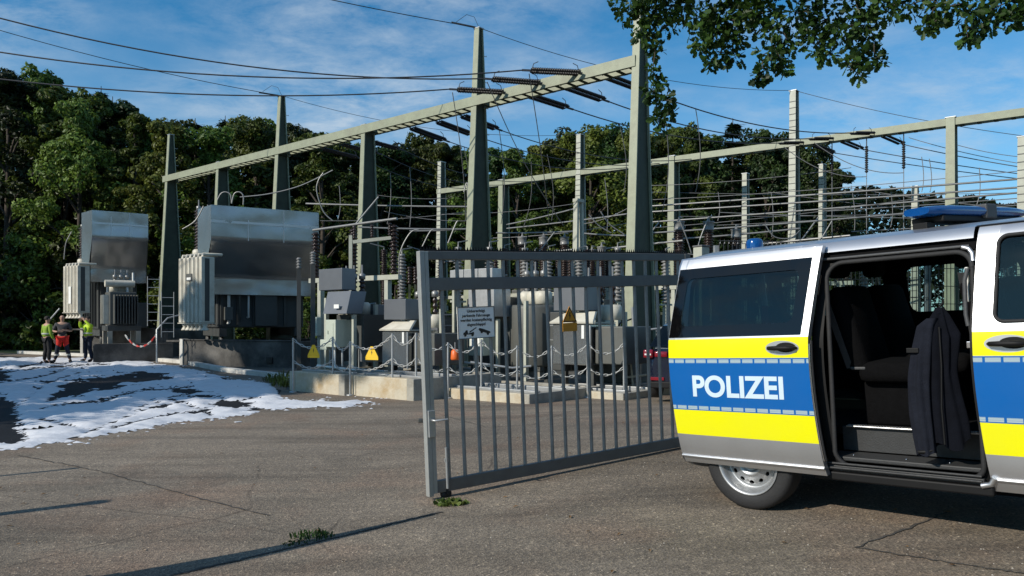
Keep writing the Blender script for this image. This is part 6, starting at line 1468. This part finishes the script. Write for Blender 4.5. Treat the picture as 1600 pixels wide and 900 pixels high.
def person(loc, rz, label, h=1.78, arms=None, top='shirt_grey', vest=None, bottom='trouser_black', hair=True, short_red=False, stance=.11):
    o = thing('person', label, 'person', loc, rz); s_ = h/1.78
    # faces local -y; joints
    J = {'pel': (0,0,.96), 'bel': (0,.0,1.08), 'che': (0,.01,1.28), 'sho': (0,.015,1.43), 'nek': (0,.0,1.51), 'hd0': (0,-.01,1.585), 'hd1': (0,-.02,1.68), 'hd2': (0,-.01,1.755)}
    Rd = {'pel': .155, 'bel': .135, 'che': (.16,.125), 'sho': .10, 'nek': .055, 'hd0': .072, 'hd1': (.085,.095), 'hd2': .06}
    E = [('pel','bel'),('bel','che'),('che','sho'),('sho','nek'),('nek','hd0'),('hd0','hd1'),('hd1','hd2')]
    for sd_, nm in ((-1,'l'),(1,'r')):
        J[nm+'hip'] = (sd_*.10,0,.90); Rd[nm+'hip'] = .10; J[nm+'kne'] = (sd_*(.10+stance*.2),-.02,.50); Rd[nm+'kne'] = .065; J[nm+'clf'] = (sd_*(.10+stance*.3),.02,.34); Rd[nm+'clf'] = .06; J[nm+'ank'] = (sd_*(.10+stance*.5),.02,.09); Rd[nm+'ank'] = .045
        J[nm+'toe'] = (sd_*(.11+stance*.6),-.16,.035); Rd[nm+'toe'] = .038
        E += [('pel',nm+'hip'),(nm+'hip',nm+'kne'),(nm+'kne',nm+'clf'),(nm+'clf',nm+'ank'),(nm+'ank',nm+'toe')]
        el, wr, ha = (arms or {}).get(nm, ((sd_*.27,.03,1.15), (sd_*.27,-.08,.92), (sd_*.265,-.11,.84)))
        J[nm+'shd'] = (sd_*.19,.01,1.42); Rd[nm+'shd'] = .068; J[nm+'elb'] = el; Rd[nm+'elb'] = .045; J[nm+'wri'] = wr; Rd[nm+'wri'] = .03; J[nm+'han'] = ha; Rd[nm+'han'] = .036
        E += [('sho',nm+'shd'),(nm+'shd',nm+'elb'),(nm+'elb',nm+'wri'),(nm+'wri',nm+'han')]
        d = (Vector(ha)-Vector(wr)).normalized(); sx = Vector((0,1,0)) if abs(d.y) < .7 else Vector((0,0,1)); side = d.cross(sx).normalized().cross(d)
        for k, (ln, off) in enumerate(((.075,-.03),(.088,-.01),(.084,.01),(.065,.028))):
            a, b_ = nm+'f%da' % k, nm+'f%db' % k; J[a] = Vector(ha)+side*off+d*.03; J[b_] = Vector(ha)+side*off*1.2+d*(.03+ln)+Vector((0,-.015,0)); Rd[a] = .0105; Rd[b_] = .008; E += [(nm+'han',a),(a,b_)]
        J[nm+'tha'] = Vector(ha)-side*.045+Vector((0,-.02,0)); J[nm+'thb'] = Vector(ha)-side*.06+d*.045+Vector((0,-.03,0)); Rd[nm+'tha'] = .012; Rd[nm+'thb'] = .009; E += [(nm+'wri',nm+'tha'),(nm+'tha',nm+'thb')]
    def sub(keys, mat, name, grow=0, root=None, smooth=2, clip=None):
        ks = [k for k in J if k in keys]; idx = {k: i for i, k in enumerate(ks)}
        ed = [(idx[a], idx[b_]) for a, b_ in E if a in idx and b_ in idx]
        vs = [Vector((clip or {}).get(k, J[k]))*s_ for k in ks]; rr = []
        for k in ks:
            r_ = .118 if (k == 'pel' and 'lkne' in keys and 'nek' not in keys) else (.085 if (k in ('lhip', 'rhip') and 'nek' not in keys) else Rd[k]); rr.append(tuple((q+grow)*s_ for q in r_) if isinstance(r_, tuple) else (r_+grow)*s_)
        return skin_mesh(name, vs, ed, rr, mat, o, idx[root or ks[0]], smooth)
    body = sub(set(J), 'skin', 'body', 0, 'pel')
    # face: nose, brow, ears, mouth
    mb = MB(); mb.smooth = True; H = 1.66*s_
    mb.lathe([(.001,0),(.014,.008),(.010,.03),(.001,.05)], (0, -.115*s_, H-.03), (0,-.25,1), 8); mb.build('nose', 'skin', o)
    for sd_ in (-1, 1):
        mb = MB(); mb.smooth = True; mb.rbox(sd_*.088-.008, sd_*.088+.008, -.02, .02, H-.03, H+.03, .006); mb.build('ear', 'skin', o)
        mb = MB(); mb.lathe([(.001,-.009),(.009,-.004),(.009,.004),(.001,.009)], (sd_*.032, -.105*s_, H+.012), (0,1,0), 8); mb.build('eye', 'sign_black', o)
    mb = MB(); mb.box(-.022, .022, -.108*s_, -.10*s_, H-.062, H-.056); mb.build('mouth', 'red_paint', o)
    if hair:
        mb = MB(); mb.smooth = True; v = []; f = []
        for i in range(9):
            th = i/8*PI*.58
            for k in range(16):
                a = 2*PI*k/16; q = 1.0-.10*max(0, -math.sin(a))*(i/8); v.append((.098*s_*math.sin(th)*math.cos(a)*q, (.112*s_*math.sin(th)*math.sin(a))*q+.0, 1.685*s_+.105*s_*math.cos(th)))
        for i in range(8):
            for k in range(16): f.append((i*16+k, i*16+(k+1)%16, (i+1)*16+(k+1)%16, (i+1)*16+k))
        f = [q for q in f if not (sum(v[j][2] for j in q)/4 < 1.70*s_ and sum(v[j][1] for j in q)/4 < -.05)]
        mb.add(v, f); mb.build('hair', 'hair_dark', o)
    torso = {'bel','che','sho','pel'}
    sub(torso | {'lshd','rshd','lelb','relb'} | ({'lwri','rwri'} if vest else set()), top, 'jacket' if vest else 'shirt', .016, 'pel', 2, {'sho': (0,.015,1.42)})
    legs = {'pel','lhip','rhip','lkne','rkne','lclf','rclf','lank','rank'}
    sub(legs, bottom, 'trousers', .018, 'pel', 2, {'pel': (0,0,.965), 'lank': (-.10-stance*.5,.02,.12), 'rank': (.10+stance*.5,.02,.12)})
    for nm, sd_ in (('l',-1),('r',1)): sub({nm+'ank', nm+'toe'}, 'boot', 'boot', .018, nm+'ank', 2)
    if short_red:
        sub({'pel','lhip','rhip','lkne','rkne'}, 'trouser_red', 'red_overtrousers', .036, 'pel', 2, {'pel': (0,0,.97), 'lkne': (-.13,-.01,.56), 'rkne': (.13,-.01,.56)})
        for sd_ in (-1, 1):
            mb = MB(); mb.lathe([(.088,-.03),(.09,.03)], (sd_*(.10+stance*.3),.01,.30), (0,0,1), 14); mb.build('reflective_band', 'reflect_tape', o)
    if vest:
        vv = sub({'bel','che','sho','pel','lshd','rshd'}, vest, 'safety_vest', .034, 'pel', 2, {'pel': (0,0,1.0), 'lshd': (-.15,.01,1.42), 'rshd': (.15,.01,1.42), 'sho': (0,.015,1.41)})
        mb = MB(); v = []; f = []
        for i, z in enumerate((1.10, 1.15)):
            for k in range(20): a = 2*PI*k/20; v.append((.205*s_*math.cos(a), .185*s_*math.sin(a), z*s_))
        mb.add(v, [(k, (k+1)%20, 20+(k+1)%20, 20+k) for k in range(20)], True); mb.build('reflective_band', 'reflect_tape', vv)
    return o
def gp_at(px, D): 
    p = P(px, HOR, D); return (p.x, p.y, G(p.x, p.y)+.02)
person(gp_at(74, 28.2), R(150), 'dark-haired person with a lime safety vest and black trousers, leftmost of three men', 1.74, None, 'hi_vis_dark', 'hi_vis_dark', 'trouser_black')
fold = {'l': ((-.30,.02,1.17), (-.12,-.20,1.14), (-.04,-.21,1.15)), 'r': ((.30,.02,1.17), (.12,-.20,1.20), (.04,-.21,1.20))}
person(gp_at(97.5, 28.8), R(20), 'person with short pale hair, dark grey shirt and red work trousers, arms folded', 1.80, fold, 'shirt_grey', None, 'trouser_navy', False, True, .3)
up = {'l': ((-.36,-.10,1.36), (-.16,-.22,1.60), (-.09,-.22,1.66)), 'r': ((.36,-.10,1.38), (.16,-.22,1.62), (.09,-.22,1.68))}
pr3 = person(gp_at(137.5, 29.3), R(-30), 'person in a yellow safety jacket and navy trousers raising both hands to the face', 1.74, up, 'hi_vis', 'hi_vis', 'trouser_navy', True, False, .25)

# ---------------------------------------------------------------- vegetation
def leaf_mat(name, c0, c1, trans=.35, sc_=.9):
    m = bpy.data.materials.new(name); m.use_nodes = True; MATS[name] = m; t = m.node_tree; t.nodes.clear(); N = t.nodes.new; L = t.links.new
    o = N('ShaderNodeOutputMaterial'); co = N('ShaderNodeTexCoord'); oi = N('ShaderNodeObjectInfo')
    n1 = N('ShaderNodeTexNoise'); n1.inputs['Scale'].default_value = sc_; n1.inputs['Detail'].default_value = 3; L(co.outputs['Object'], n1.inputs['Vector'])
    rr = N('ShaderNodeValToRGB'); e = rr.color_ramp.elements; e[0].position = .35; e[0].color = c0+(1,); e[1].position = .65; e[1].color = c1+(1,)
    L(n1.outputs[0], rr.inputs[0])
    geo = N('ShaderNodeNewGeometry')
    hs = N('ShaderNodeHueSaturation')
    def mr(src, a, b_):
        q = N('ShaderNodeMapRange'); q.inputs['To Min'].default_value = a; q.inputs['To Max'].default_value = b_; L(src, q.inputs[0]); return q.outputs[0]
    L(mr(oi.outputs['Random'], .487, .535), hs.inputs['Hue'])
    ml = N('ShaderNodeMath'); ml.operation = 'MULTIPLY'; L(mr(geo.outputs['Random Per Island'], .55, 1.5), ml.inputs[0]); L(mr(oi.outputs['Random'], .6, 1.5), ml.inputs[1]); L(ml.outputs[0], hs.inputs['Value'])
    L(rr.outputs[0], hs.inputs['Color'])
    d = N('ShaderNodeBsdfPrincipled'); L(hs.outputs[0], d.inputs['Base Color']); setp(d, 'Roughness', .5); setp(d, 'Specular IOR Level', .35)
    tr = N('ShaderNodeBsdfTranslucent'); L(hs.outputs[0], tr.inputs[0])
    mx = N('ShaderNodeMixShader'); mx.inputs[0].default_value = trans; L(d.outputs[0], mx.inputs[1]); L(tr.outputs[0], mx.inputs[2]); L(mx.outputs[0], o.inputs[0])
leaf_mat('leaf_mid', (.042, .066, .011), (.105, .135, .021))
leaf_mat('leaf_dark', (.018, .034, .009), (.048, .075, .016))
leaf_mat('leaf_pale', (.068, .09, .015), (.14, .16, .026))
leaf_mat('needle', (.012, .022, .010), (.026, .042, .016), .15)
leaf_mat('leaf_oak', (.018, .036, .007), (.050, .080, .014), .4, 2.2)
leaf_mat('leaf_weed', (.06, .09, .02), (.13, .14, .03), .3, 6)
leaf_mat('grass_blade', (.10, .14, .02), (.20, .21, .035), .3, 2)
M('bark', (.06, .048, .038), .95, 0, .3, 6, .7, 14)
def foliage(rn, clumps, n, size, asp=.6, flat=.0):
    v = []; f = []
    for i in range(n):
        c, rx, rz_ = clumps[rn.randrange(len(clumps))] if len(clumps[0]) == 3 else None
        while True:
            q = Vector((rn.uniform(-1,1), rn.uniform(-1,1), rn.uniform(-1,1)))
            if .15 < q.length < 1: break
        q = q.normalized()*(q.length**.45)
        p = Vector(c)+Vector((q.x*rx, q.y*rx, q.z*rz_))
        nrm = (q+Vector((rn.gauss(0,.55), rn.gauss(0,.55), rn.gauss(0,.55)+.35))).normalized(); u = nrm.cross(Vector((rn.uniform(-1,1), rn.uniform(-1,1), rn.uniform(-1,1)))).normalized(); w_ = nrm.cross(u)
        s_ = size*rn.uniform(.6, 1.35); o = len(v)
        v += [p-u*s_, p-w_*s_*asp-nrm*s_*.15, p+u*s_, p+w_*s_*asp-nrm*s_*.15]; f.append((o, o+1, o+2, o+3))
    return v, f
def decid(seed, h, rad, base, mat, nleaf=6500, ls=.16, nclump=95):
    rn = random.Random(seed); mb = MB(); cl = []
    for i in range(nclump):
        u = rn.random()**.8; z = base+(h-base)*u; prof = math.sin(min(1, .12+u*1.02)*PI)**.6 if u < .93 else .45
        a = rn.uniform(0, 2*PI); rr = rad*prof*rn.uniform(.45, 1.0); cr = rad*rn.uniform(.12, .30)*(1.2-.45*u)
        cl.append(((rr*math.cos(a), rr*math.sin(a), z), cr, cr*.72))
    for i in range(6): cl.append(((rn.uniform(-.4,.4), rn.uniform(-.4,.4), h-rn.uniform(0, 1.0)), rad*.16, rad*.2))
    v, f = foliage(rn, cl, nleaf, ls); crown = MB(); crown.add(v, f, False)
    tr = MB(); tr.tube([(0,0,-.2), (.1,.05,h*.3), (.0,.1,h*.6), (.1,0,h*.9)], [h*.017, h*.013, h*.008, .03], 8)
    for c, r_, _ in cl[:22]:
        z0 = max(h*.22, c[2]-1.8); tr.tube([(.05,.05,z0), (c[0]*.5, c[1]*.5, (z0+c[2])/2+.3), c], [h*.006, h*.004, .02], 5)
    return crown, tr
def conifer(seed, h, rad, nleaf=6500):
    rn = random.Random(seed); v = []; f = []; tr = MB(); tr.tube([(0,0,-.2),(0,0,h*.5),(0,0,h)], [h*.014, h*.009, .02], 7)
    lev = int(h/.55)
    for i in range(lev):
        z = h*.10+(h*.9)*i/lev; R_ = rad*(1-i/lev)**.85+.12
        for b_ in range(9):
            a = rn.uniform(0, 2*PI); rr = R_*rn.uniform(.65, 1.08); dz = -rr*.22
            tr.tube([(0,0,z),(rr*math.cos(a), rr*math.sin(a), z+dz)], [.03,.008], 4)
            for k in range(max(3, int(nleaf/lev/9))):
                t_ = rn.uniform(.15, 1)**.7; p = Vector((rr*t_*math.cos(a), rr*t_*math.sin(a), z+dz*t_*t_))+Vector((rn.gauss(0,.14), rn.gauss(0,.14), rn.gauss(-.06,.09)))
                d = Vector((math.cos(a+rn.uniform(-.9,.9)), math.sin(a+rn.uniform(-.9,.9)), rn.uniform(-.5,.25))).normalized(); w_ = d.cross(Vector((rn.uniform(-.4,.4), rn.uniform(-.4,.4), 1))).normalized(); s_ = rn.uniform(.16,.34); o = len(v)
                v += [p-d*s_*.6, p+w_*s_*.22, p+d*s_, p-w_*s_*.22]; f.append((o,o+1,o+2,o+3))
    crown = MB(); crown.add(v, f, False); return crown, tr
PROT = {}
def tree_proto(key, crown, trunk, mat):
    PROT[key] = (crown.build('crown', mat, fix=False, link=False), trunk.build('trunk', 'bark', link=False))
for k, (sd_, h, rad, base, mat) in enumerate(((1, 14, 3.3, 1.2, 'leaf_mid'), (2, 14, 3.0, 1.0, 'leaf_dark'), (3, 14, 3.6, 1.5, 'leaf_pale'), (4, 14, 2.6, .8, 'leaf_mid'), (5, 14, 3.9, 1.6, 'leaf_dark'))):
    c, t_ = decid(sd_, h, rad, base, mat, 17000, .125); tree_proto('d%d' % k, c, t_, mat)
c, t_ = conifer(9, 14, 2.1, 9000); tree_proto('c0', c, t_, 'needle')
c, t_ = conifer(10, 14, 2.7, 9000); tree_proto('c1', c, t_, 'needle')
c, t_ = decid(12, 5, 2.4, .1, 'leaf_mid', 4000, .13, 26); tree_proto('shrub', c, t_, 'leaf_mid')
NAME = {'d': 'deciduous_tree', 'c': 'conifer_tree', 's': 'shrub'}
def put_tree(key, x, y, h, rz, label, group, wide=1.0, cat=None):
    o = thing(NAME[key[0]], label, cat or ('tree' if key[0] != 's' else 'shrub'), (x, y, G(x, y)-.03), rz, group)
    k = h/(14 if key[0] != 's' else 5); o.scale = (k**.6*wide, k**.6*wide, k)
    for src in PROT[key]:
        c = src.copy(); col.objects.link(c); c.parent = o
    return o
SKY = [(-60,118,54,'d1'),(-15,124,52,'d4'),(15,122,50,'d1'),(38,116,54,'c1'),(62,116,53,'d3'),(84,128,52,'c0'),(100,148,50,'d0'),(122,166,47,'d2'),(158,134,54,'c0'),(142,152,50,'d3'),(176,150,55,'c0'),(190,168,52,'d1'),(212,186,48,'d3'),(232,196,52,'d0'),(248,190,56,'c0'),(262,198,47,'d2'),(285,196,52,'d3'),(305,184,54,'c0'),(328,206,48,'d0'),(352,180,56,'c1'),(378,192,52,'d2'),(402,196,50,'d0'),(418,190,57,'c0'),(432,198,54,'d3'),(462,202,52,'d1'),(480,200,56,'c0'),(502,216,50,'d0'),(532,228,52,'d1'),(562,236,56,'d3'),(598,236,52,'d4'),(628,232,54,'d1'),(652,216,58,'d3'),(684,230,54,'d0'),(712,236,56,'d1'),(744,242,52,'d3'),(730,232,58,'c0'),(775,238,56,'d1'),(806,240,52,'d0'),(838,240,56,'d3'),(862,228,54,'d2'),(890,216,56,'d4'),(922,205,53,'d2'),(955,208,56,'d4'),(985,212,54,'d2'),(1018,222,57,'d0'),(1050,208,60,'d0'),(1080,204,58,'d3'),(1105,222,60,'d4'),(1145,184,53,'c0'),(1172,226,62,'d3'),(1195,212,60,'d4'),(1222,222,62,'d0'),(1255,236,60,'d4'),(1285,256,62,'d3'),(1302,272,58,'d1')]
KIND = {'d0': 'mid green broad-leaved tree', 'd1': 'dark broad-leaved tree', 'd2': 'pale green broad-leaved tree', 'd3': 'slim mid green broad-leaved tree', 'd4': 'wide dark broad-leaved tree', 'c0': 'narrow dark conifer', 'c1': 'wide dark conifer'}
def near_of(px):
    if px < 100: return 'at the far left edge of the forest'
    if px < 245: return 'behind the far left transformer'
    if px < 335: return 'between the two transformer hoods'
    if px < 500: return 'behind the large metal hood'
    if px < 640: return 'behind the short gantry post'
    if px < 790: return 'behind the middle tower'
    if px < 990: return 'behind the far gantry beam'
    if px < 1130: return 'right of the nearest tower'
    return 'around the tall pale mast' if px < 1240 else 'at the right end of the tree line'
rt = random.Random(5)
for px, y, D, key in SKY:
    p = P(px, y, D+rt.uniform(-1.5, 1.5)); lb = KIND[key]+' '+near_of(px)
    if px == 1145: lb = 'conifer spire standing above the tree line right of the nearest tower'
    if px == 352: lb = 'wide dark pine crown above the tree line left of the large hood'
    put_tree(key, p.x, p.y, p.z*1.0, rt.uniform(0, 6.28), lb, KIND[key]+'s '+near_of(px), rt.uniform(.92, 1.15))
for i, px in enumerate(range(-80, 1330, 52)):           # second line closing the gaps behind
    key = ('d1', 'd4', 'd0')[i % 3]; ys = min(SKY, key=lambda q: abs(q[0]-px))[1]; p = P(px+rt.uniform(-12, 12), ys+38, 64+rt.uniform(-3, 4)); put_tree(key, p.x, p.y, p.z, rt.uniform(0, 6.28), KIND[key]+' in the second rank '+near_of(px), KIND[key]+'s in the second rank '+near_of(px), 1.25)
for i, px in enumerate(range(-60, 1320, 40)):           # understorey along the forest edge
    D = 46+rt.uniform(-2.5, 3); p = P(px, HOR, D); put_tree('shrub', p.x, p.y, rt.uniform(3.5, 6), rt.uniform(0, 6.28), 'dark bushy shrub along the forest edge '+near_of(px), 'shrubs along the forest edge '+near_of(px), rt.uniform(1.0, 1.3))
# far wooded hill on the right
M('far_wood', (.018, .028, .014), .95, 0, .4, .8)
mb = MB(); rn = random.Random(4); v = []; f = []
for i in range(24000):
    px = rn.uniform(1180, 1950); D = 150+rn.uniform(-12, 25); top = 306+10*math.sin(px*.013)+12*noise.noise((px*.02, 0, 0))+16*noise.noise((px*.11, 3, 0)); y = top+(480-top)*rn.random()**1.4; p = P(px, y, D); s_ = rn.uniform(.35, .9)
    d = Vector((rn.uniform(-1,1), rn.uniform(-1,1), rn.uniform(-1,1))).normalized(); u = d.cross(Vector((.3,.2,1))).normalized()*s_; d *= s_; o = len(v); v += [p-d, p-u*.6, p+d, p+u*.6]; f.append((o,o+1,o+2,o+3))
mb.add(v, f, False); tag(mb.build('far_wood', 'needle', fix=False), 'distant dark wooded hill beyond the yard at the right', 'wood', kind='stuff')
# yellow-green broom between the cabinets and far grass
for i, (px, D, h, lb) in enumerate(((652, 33, 2.6, 'sunlit yellow-green bush left of the gate stile'), (690, 34, 2.5, 'sunlit yellow-green bush behind the first gate bars'), (560, 36, 2.2, 'low green bush behind the dark cabinet'), (482, 36, 2.4, 'green bush right of the large transformer'), (1052, 30, 2.2, 'pale bush behind the rear corner of the van'))):
    p = P(px, HOR, D); put_tree('shrub', p.x, p.y, h, rt.uniform(0, 6), lb, None, .75)
# trees off to the left whose shade lies over the yard
for i, (x, y, h, key) in enumerate(((-20, 7.2, 11.5, 'd4'), (-23.5, 7.8, 13, 'd0'), (-26, 6.5, 14.5, 'd1'), (-22.5, 11, 12.5, 'd4'), (-28, 12, 15, 'd0'), (-25, 15.5, 12.5, 'd1'), (-31.5, 17, 9.5, 'd4'), (-35, 8.5, 17, 'd4'), (-40, 14, 15, 'd1'), (-44, 34, 17, 'd4'), (-46, 40, 18, 'd1'), (-41, 29, 15, 'd0'), (-50, 46, 19, 'd4'))):
    put_tree(key, x, y, h, i*1.3, 'tall broad-leaved tree left of the drive, outside the view', 'trees left of the drive', 1.2)

for i, (x, y, h, key) in enumerate(((6, -20, 12, 'd1'), (12, -17, 13, 'd4'), (18, -20, 14, 'd0'), (24, -14, 13, 'd1'), (30, -20, 15, 'd4'), (30, -6, 13, 'd0'), (0, -25, 12, 'd4'), (37, -12, 15, 'd1'))):  # unseen trees added to darken reflections and fill from behind the camera
    put_tree(key, x, y, h, i*1.7, 'broad-leaved tree behind the photographer, outside the view', 'trees behind the photographer', 1.25)
# oak branch hanging in from the upper right ------------------------
OAKX, OAKY = 8.6, 8.6
oak = thing('oak_tree', 'oak whose leafy branches hang into the top right of the photo', 'tree', (OAKX, OAKY, G(OAKX, OAKY)-.05))
mb = MB(); mb.tube([(0,0,-.2),(.05,0,2.5),(-.1,-.1,5),(-.4,-.2,8)], [.42,.34,.29,.2], 14); mb.build('trunk', 'bark', oak)
OC = [(985,8,26,7.6),(1004,34,26,7.6),(1020,60,16,7.6),(1040,20,30,7.5),(1062,4,24,7.5),(1024,78,10,7.6),(1020,112,11,7.6),(1030,128,9,7.6),(1018,142,13,7.6),(1034,158,15,7.6),(1046,170,10,7.6),(1028,185,10,7.6),(1033,196,6,7.6),
      (1090,20,32,7.2),(1112,52,24,7.2),(1098,70,14,7.2),(1130,30,30,7.2),(1128,82,18,7.2),(1112,96,11,7.2),(1145,60,18,7.2),(1160,20,30,7.1),(1150,92,10,7.2),(1192,20,30,7.0),(1215,48,20,7.0),(1204,80,16,7.0),(1192,106,13,7.0),(1184,120,8,7.0),(1222,92,12,7.0),(1232,70,14,7.0),(1226,110,8,7.0),
      (1250,20,28,6.9),(1270,50,20,6.9),(1284,76,14,6.9),(1296,88,9,6.9),(1290,30,26,6.9),(1318,50,18,6.8),(1335,76,14,6.8),(1342,100,12,6.8),(1346,118,8,6.8),(1328,92,9,6.8),(1370,70,10,6.8),(1366,90,10,6.8),(1378,96,5,6.8),(1350,40,20,6.8),(1340,14,26,6.8),(1390,12,24,6.7),(1420,8,18,6.7),(1458,14,18,6.6),(1462,40,11,6.6),(1448,44,8,6.6),(1480,10,22,6.6),(1520,16,24,6.5),(1525,46,13,6.5),(1512,58,9,6.5),(1545,36,16,6.5),(1560,10,26,6.5),(1580,30,14,6.4),(1600,16,20,6.4),(1625,10,30,6.4)]
for x in range(1000, 1700, 34): OC.append((x+rt.uniform(-10,10), rt.uniform(-70,-20), 36, 7.2-(x-1000)*.0012))
ro = random.Random(21)
oak_c = [(P(a, b_, D), r_/FPX*D) for a, b_, r_, D in OC]
lv = []; lf = []; tw = MB()
LEAF = [(0,0),(.10,.09),(.22,.07),(.30,.20),(.42,.14),(.54,.27),(.66,.18),(.78,.25),(.90,.14),(1.0,.0)]
hubs = [P(a, b_, D) for a, b_, D in ((1010,-60,7.8),(1090,-70,7.5),(1170,-60,7.3),(1250,-60,7.1),(1330,-60,7.0),(1410,-60,6.9),(1500,-60,6.7),(1600,-50,6.6))]
orig = oak.location.copy(); root = Vector((OAKX-.2, OAKY-.1, 5.6)); 
mbl = MB(); prev = root
mbl.tube([root-orig, root.lerp(hubs[7], .5)+Vector((0,0,.5))-orig, hubs[6]+Vector((0,0,.25))-orig, hubs[4]+Vector((0,0,.22))-orig, hubs[2]+Vector((0,0,.16))-orig, hubs[0]+Vector((0,0,.05))-orig], [.13,.09,.06,.045,.03,.012], 8)
mbl.build('limb', 'bark', oak)
done = list(hubs)
for c, r_ in sorted(oak_c, key=lambda q: -q[0].z):
    hb = min(done, key=lambda q: (q-c).length); done.append(c); mid = hb.lerp(c, .5)+Vector((ro.gauss(0,.04), ro.gauss(0,.04), .04))
    tw.tube([hb-orig, mid-orig, c-orig], [.006, .005, .004], 5)
    nl = int(18+4600*r_*r_)
    for _ in range(nl):
        q = Vector((ro.gauss(0,.5), ro.gauss(0,.62), ro.gauss(0,.5)))
        if q.length > 1.05: q = q.normalized()*1.05
        p = c+q*r_; s_ = ro.choice((.045,.06,.075,.09))*ro.uniform(.85,1.2)
        d = (q.normalized()*.6+Vector((ro.gauss(0,.5), ro.gauss(0,.5), ro.gauss(-.25,.45)))).normalized(); nn = d.cross(Vector((ro.gauss(0,1), ro.gauss(0,1), ro.gauss(0,1)))).normalized(); sd_ = d.cross(nn)
        o = len(lv); cup = ro.uniform(.1, .35)
        for a, b_ in LEAF: lv.append(p+d*a*s_-orig)
        for a, b_ in LEAF[1:-1]: lv.append(p+d*a*s_+sd_*b_*s_*1.15+nn*b_*s_*cup-orig)
        for a, b_ in LEAF[1:-1]: lv.append(p+d*a*s_-sd_*b_*s_*1.15+nn*b_*s_*cup-orig)
        for sgn in (0, 1):
            e = o+10+8*sgn
            lf.append((o, e, o+1) if sgn == 0 else (o, o+1, e))
            for k in range(7): lf.append((o+1+k, e+k, e+k+1, o+2+k) if sgn == 0 else (o+1+k, o+2+k, e+k+1, e+k))
            lf.append((o+8, e+7, o+9) if sgn == 0 else (o+8, o+9, e+7))
tw.build('twigs', 'bark', oak)
cr = MB(); cr.add(lv, lf, False); cr.build('crown', 'leaf_oak', oak, fix=False)
# weeds in the gate track and at the bund foot -----------------------
def weed(px, py, r_, h, n, label, mat='leaf_weed', sz=.022):
    g = ground_pt(px, py); rn = random.Random(int(px*7+py)); v = []; f = []
    for i in range(n):
        a = rn.uniform(0, 2*PI); q = r_*math.sqrt(rn.random()); b0 = Vector((q*math.cos(a)*1.6, q*math.sin(a), 0)); hh = h*rn.uniform(.3, 1)*(1-.5*q/r_); tip = b0+Vector((rn.gauss(0,.4)*hh, rn.gauss(0,.4)*hh, hh)); w_ = Vector((math.cos(a*3), math.sin(a*3), 0))*sz*rn.uniform(.4, 1); m_ = b0.lerp(tip, .55)+Vector((0,0,.15*hh)); o = len(v)
        v += [b0-w_*.4, b0+w_*.4, m_+w_, m_-w_, tip]; f += [(o,o+1,o+2,o+3),(o+3,o+2,o+4)]
    mb = MB(); mb.add(v, f, False); o = mb.build('weed', mat, fix=False); o.location = (g.x, g.y, G(g.x, g.y)); tag(o, label, 'weed'); return o
weed(704, 788, .085, .075, 160, 'yellowish weed tuft under the gate roller'); weed(490, 840, .10, .085, 110, 'dark green weed growing in the shadow line on the drive', 'leaf_dark', .010); weed(462, 850, .06, .03, 60, 'small dark weed beside the larger one on the drive', 'leaf_dark', .010); weed(1040, 697, .10, .06, 120, 'weed under the hinge end of the gate')
for i, (px, py) in enumerate(((448,600),(440,596),(545,608),(455,604),(540,612))): weed(px, py, .3, .4, 110, 'dry weed at the foot of the bund wall, '+('left of the first post', 'by the kerb end', 'between the walls', 'at the first post', 'right of the first wall')[i], 'grass_blade', .02)
# tall grass strip beyond the yard
rn = random.Random(8); v = []; f = []
for i in range(9000):
    x = rn.uniform(-14, 30); y = rn.uniform(36, 43)+.1*x; h = rn.uniform(.25, .8); a = rn.uniform(0, PI); w_ = Vector((math.cos(a), math.sin(a), 0))*.05; b0 = Vector((x, y, 0)); t_ = b0+Vector((rn.gauss(0,.15), rn.gauss(0,.15), h)); o = len(v); v += [b0-w_, b0+w_, t_]; f.append((o,o+1,o+2))
mb = MB(); mb.add(v, f, False); tag(mb.build('tall_grass', 'grass_blade', fix=False), 'sunlit grass strip between the yard and the forest', 'grass', kind='stuff')
# small bits lying on the drive
rn = random.Random(3)
for i, (px, py, lb) in enumerate(((372, 660, 'flat scrap of foam lying beyond the foam edge'), (657, 660, 'small dark stop block on the drive beside the gate stile'))):
    g = ground_pt(px, py); mb = MB(); mb.smooth = i < 1
    if i < 1: mb.rbox(-.05, .05, -.02, .02, 0, .012, .006)
    else: mb.rbox(-.05, .05, -.03, .03, 0, .05, .008)
    o = mb.build('foam_scrap' if i < 1 else 'stop_block', 'foam' if i < 1 else 'tank_dark'); o.location = (g.x, g.y, G(g.x, g.y)+.002); o.rotation_euler = (0, 0, rn.uniform(0, 3)); tag(o, lb, 'scrap' if i < 1 else 'block')
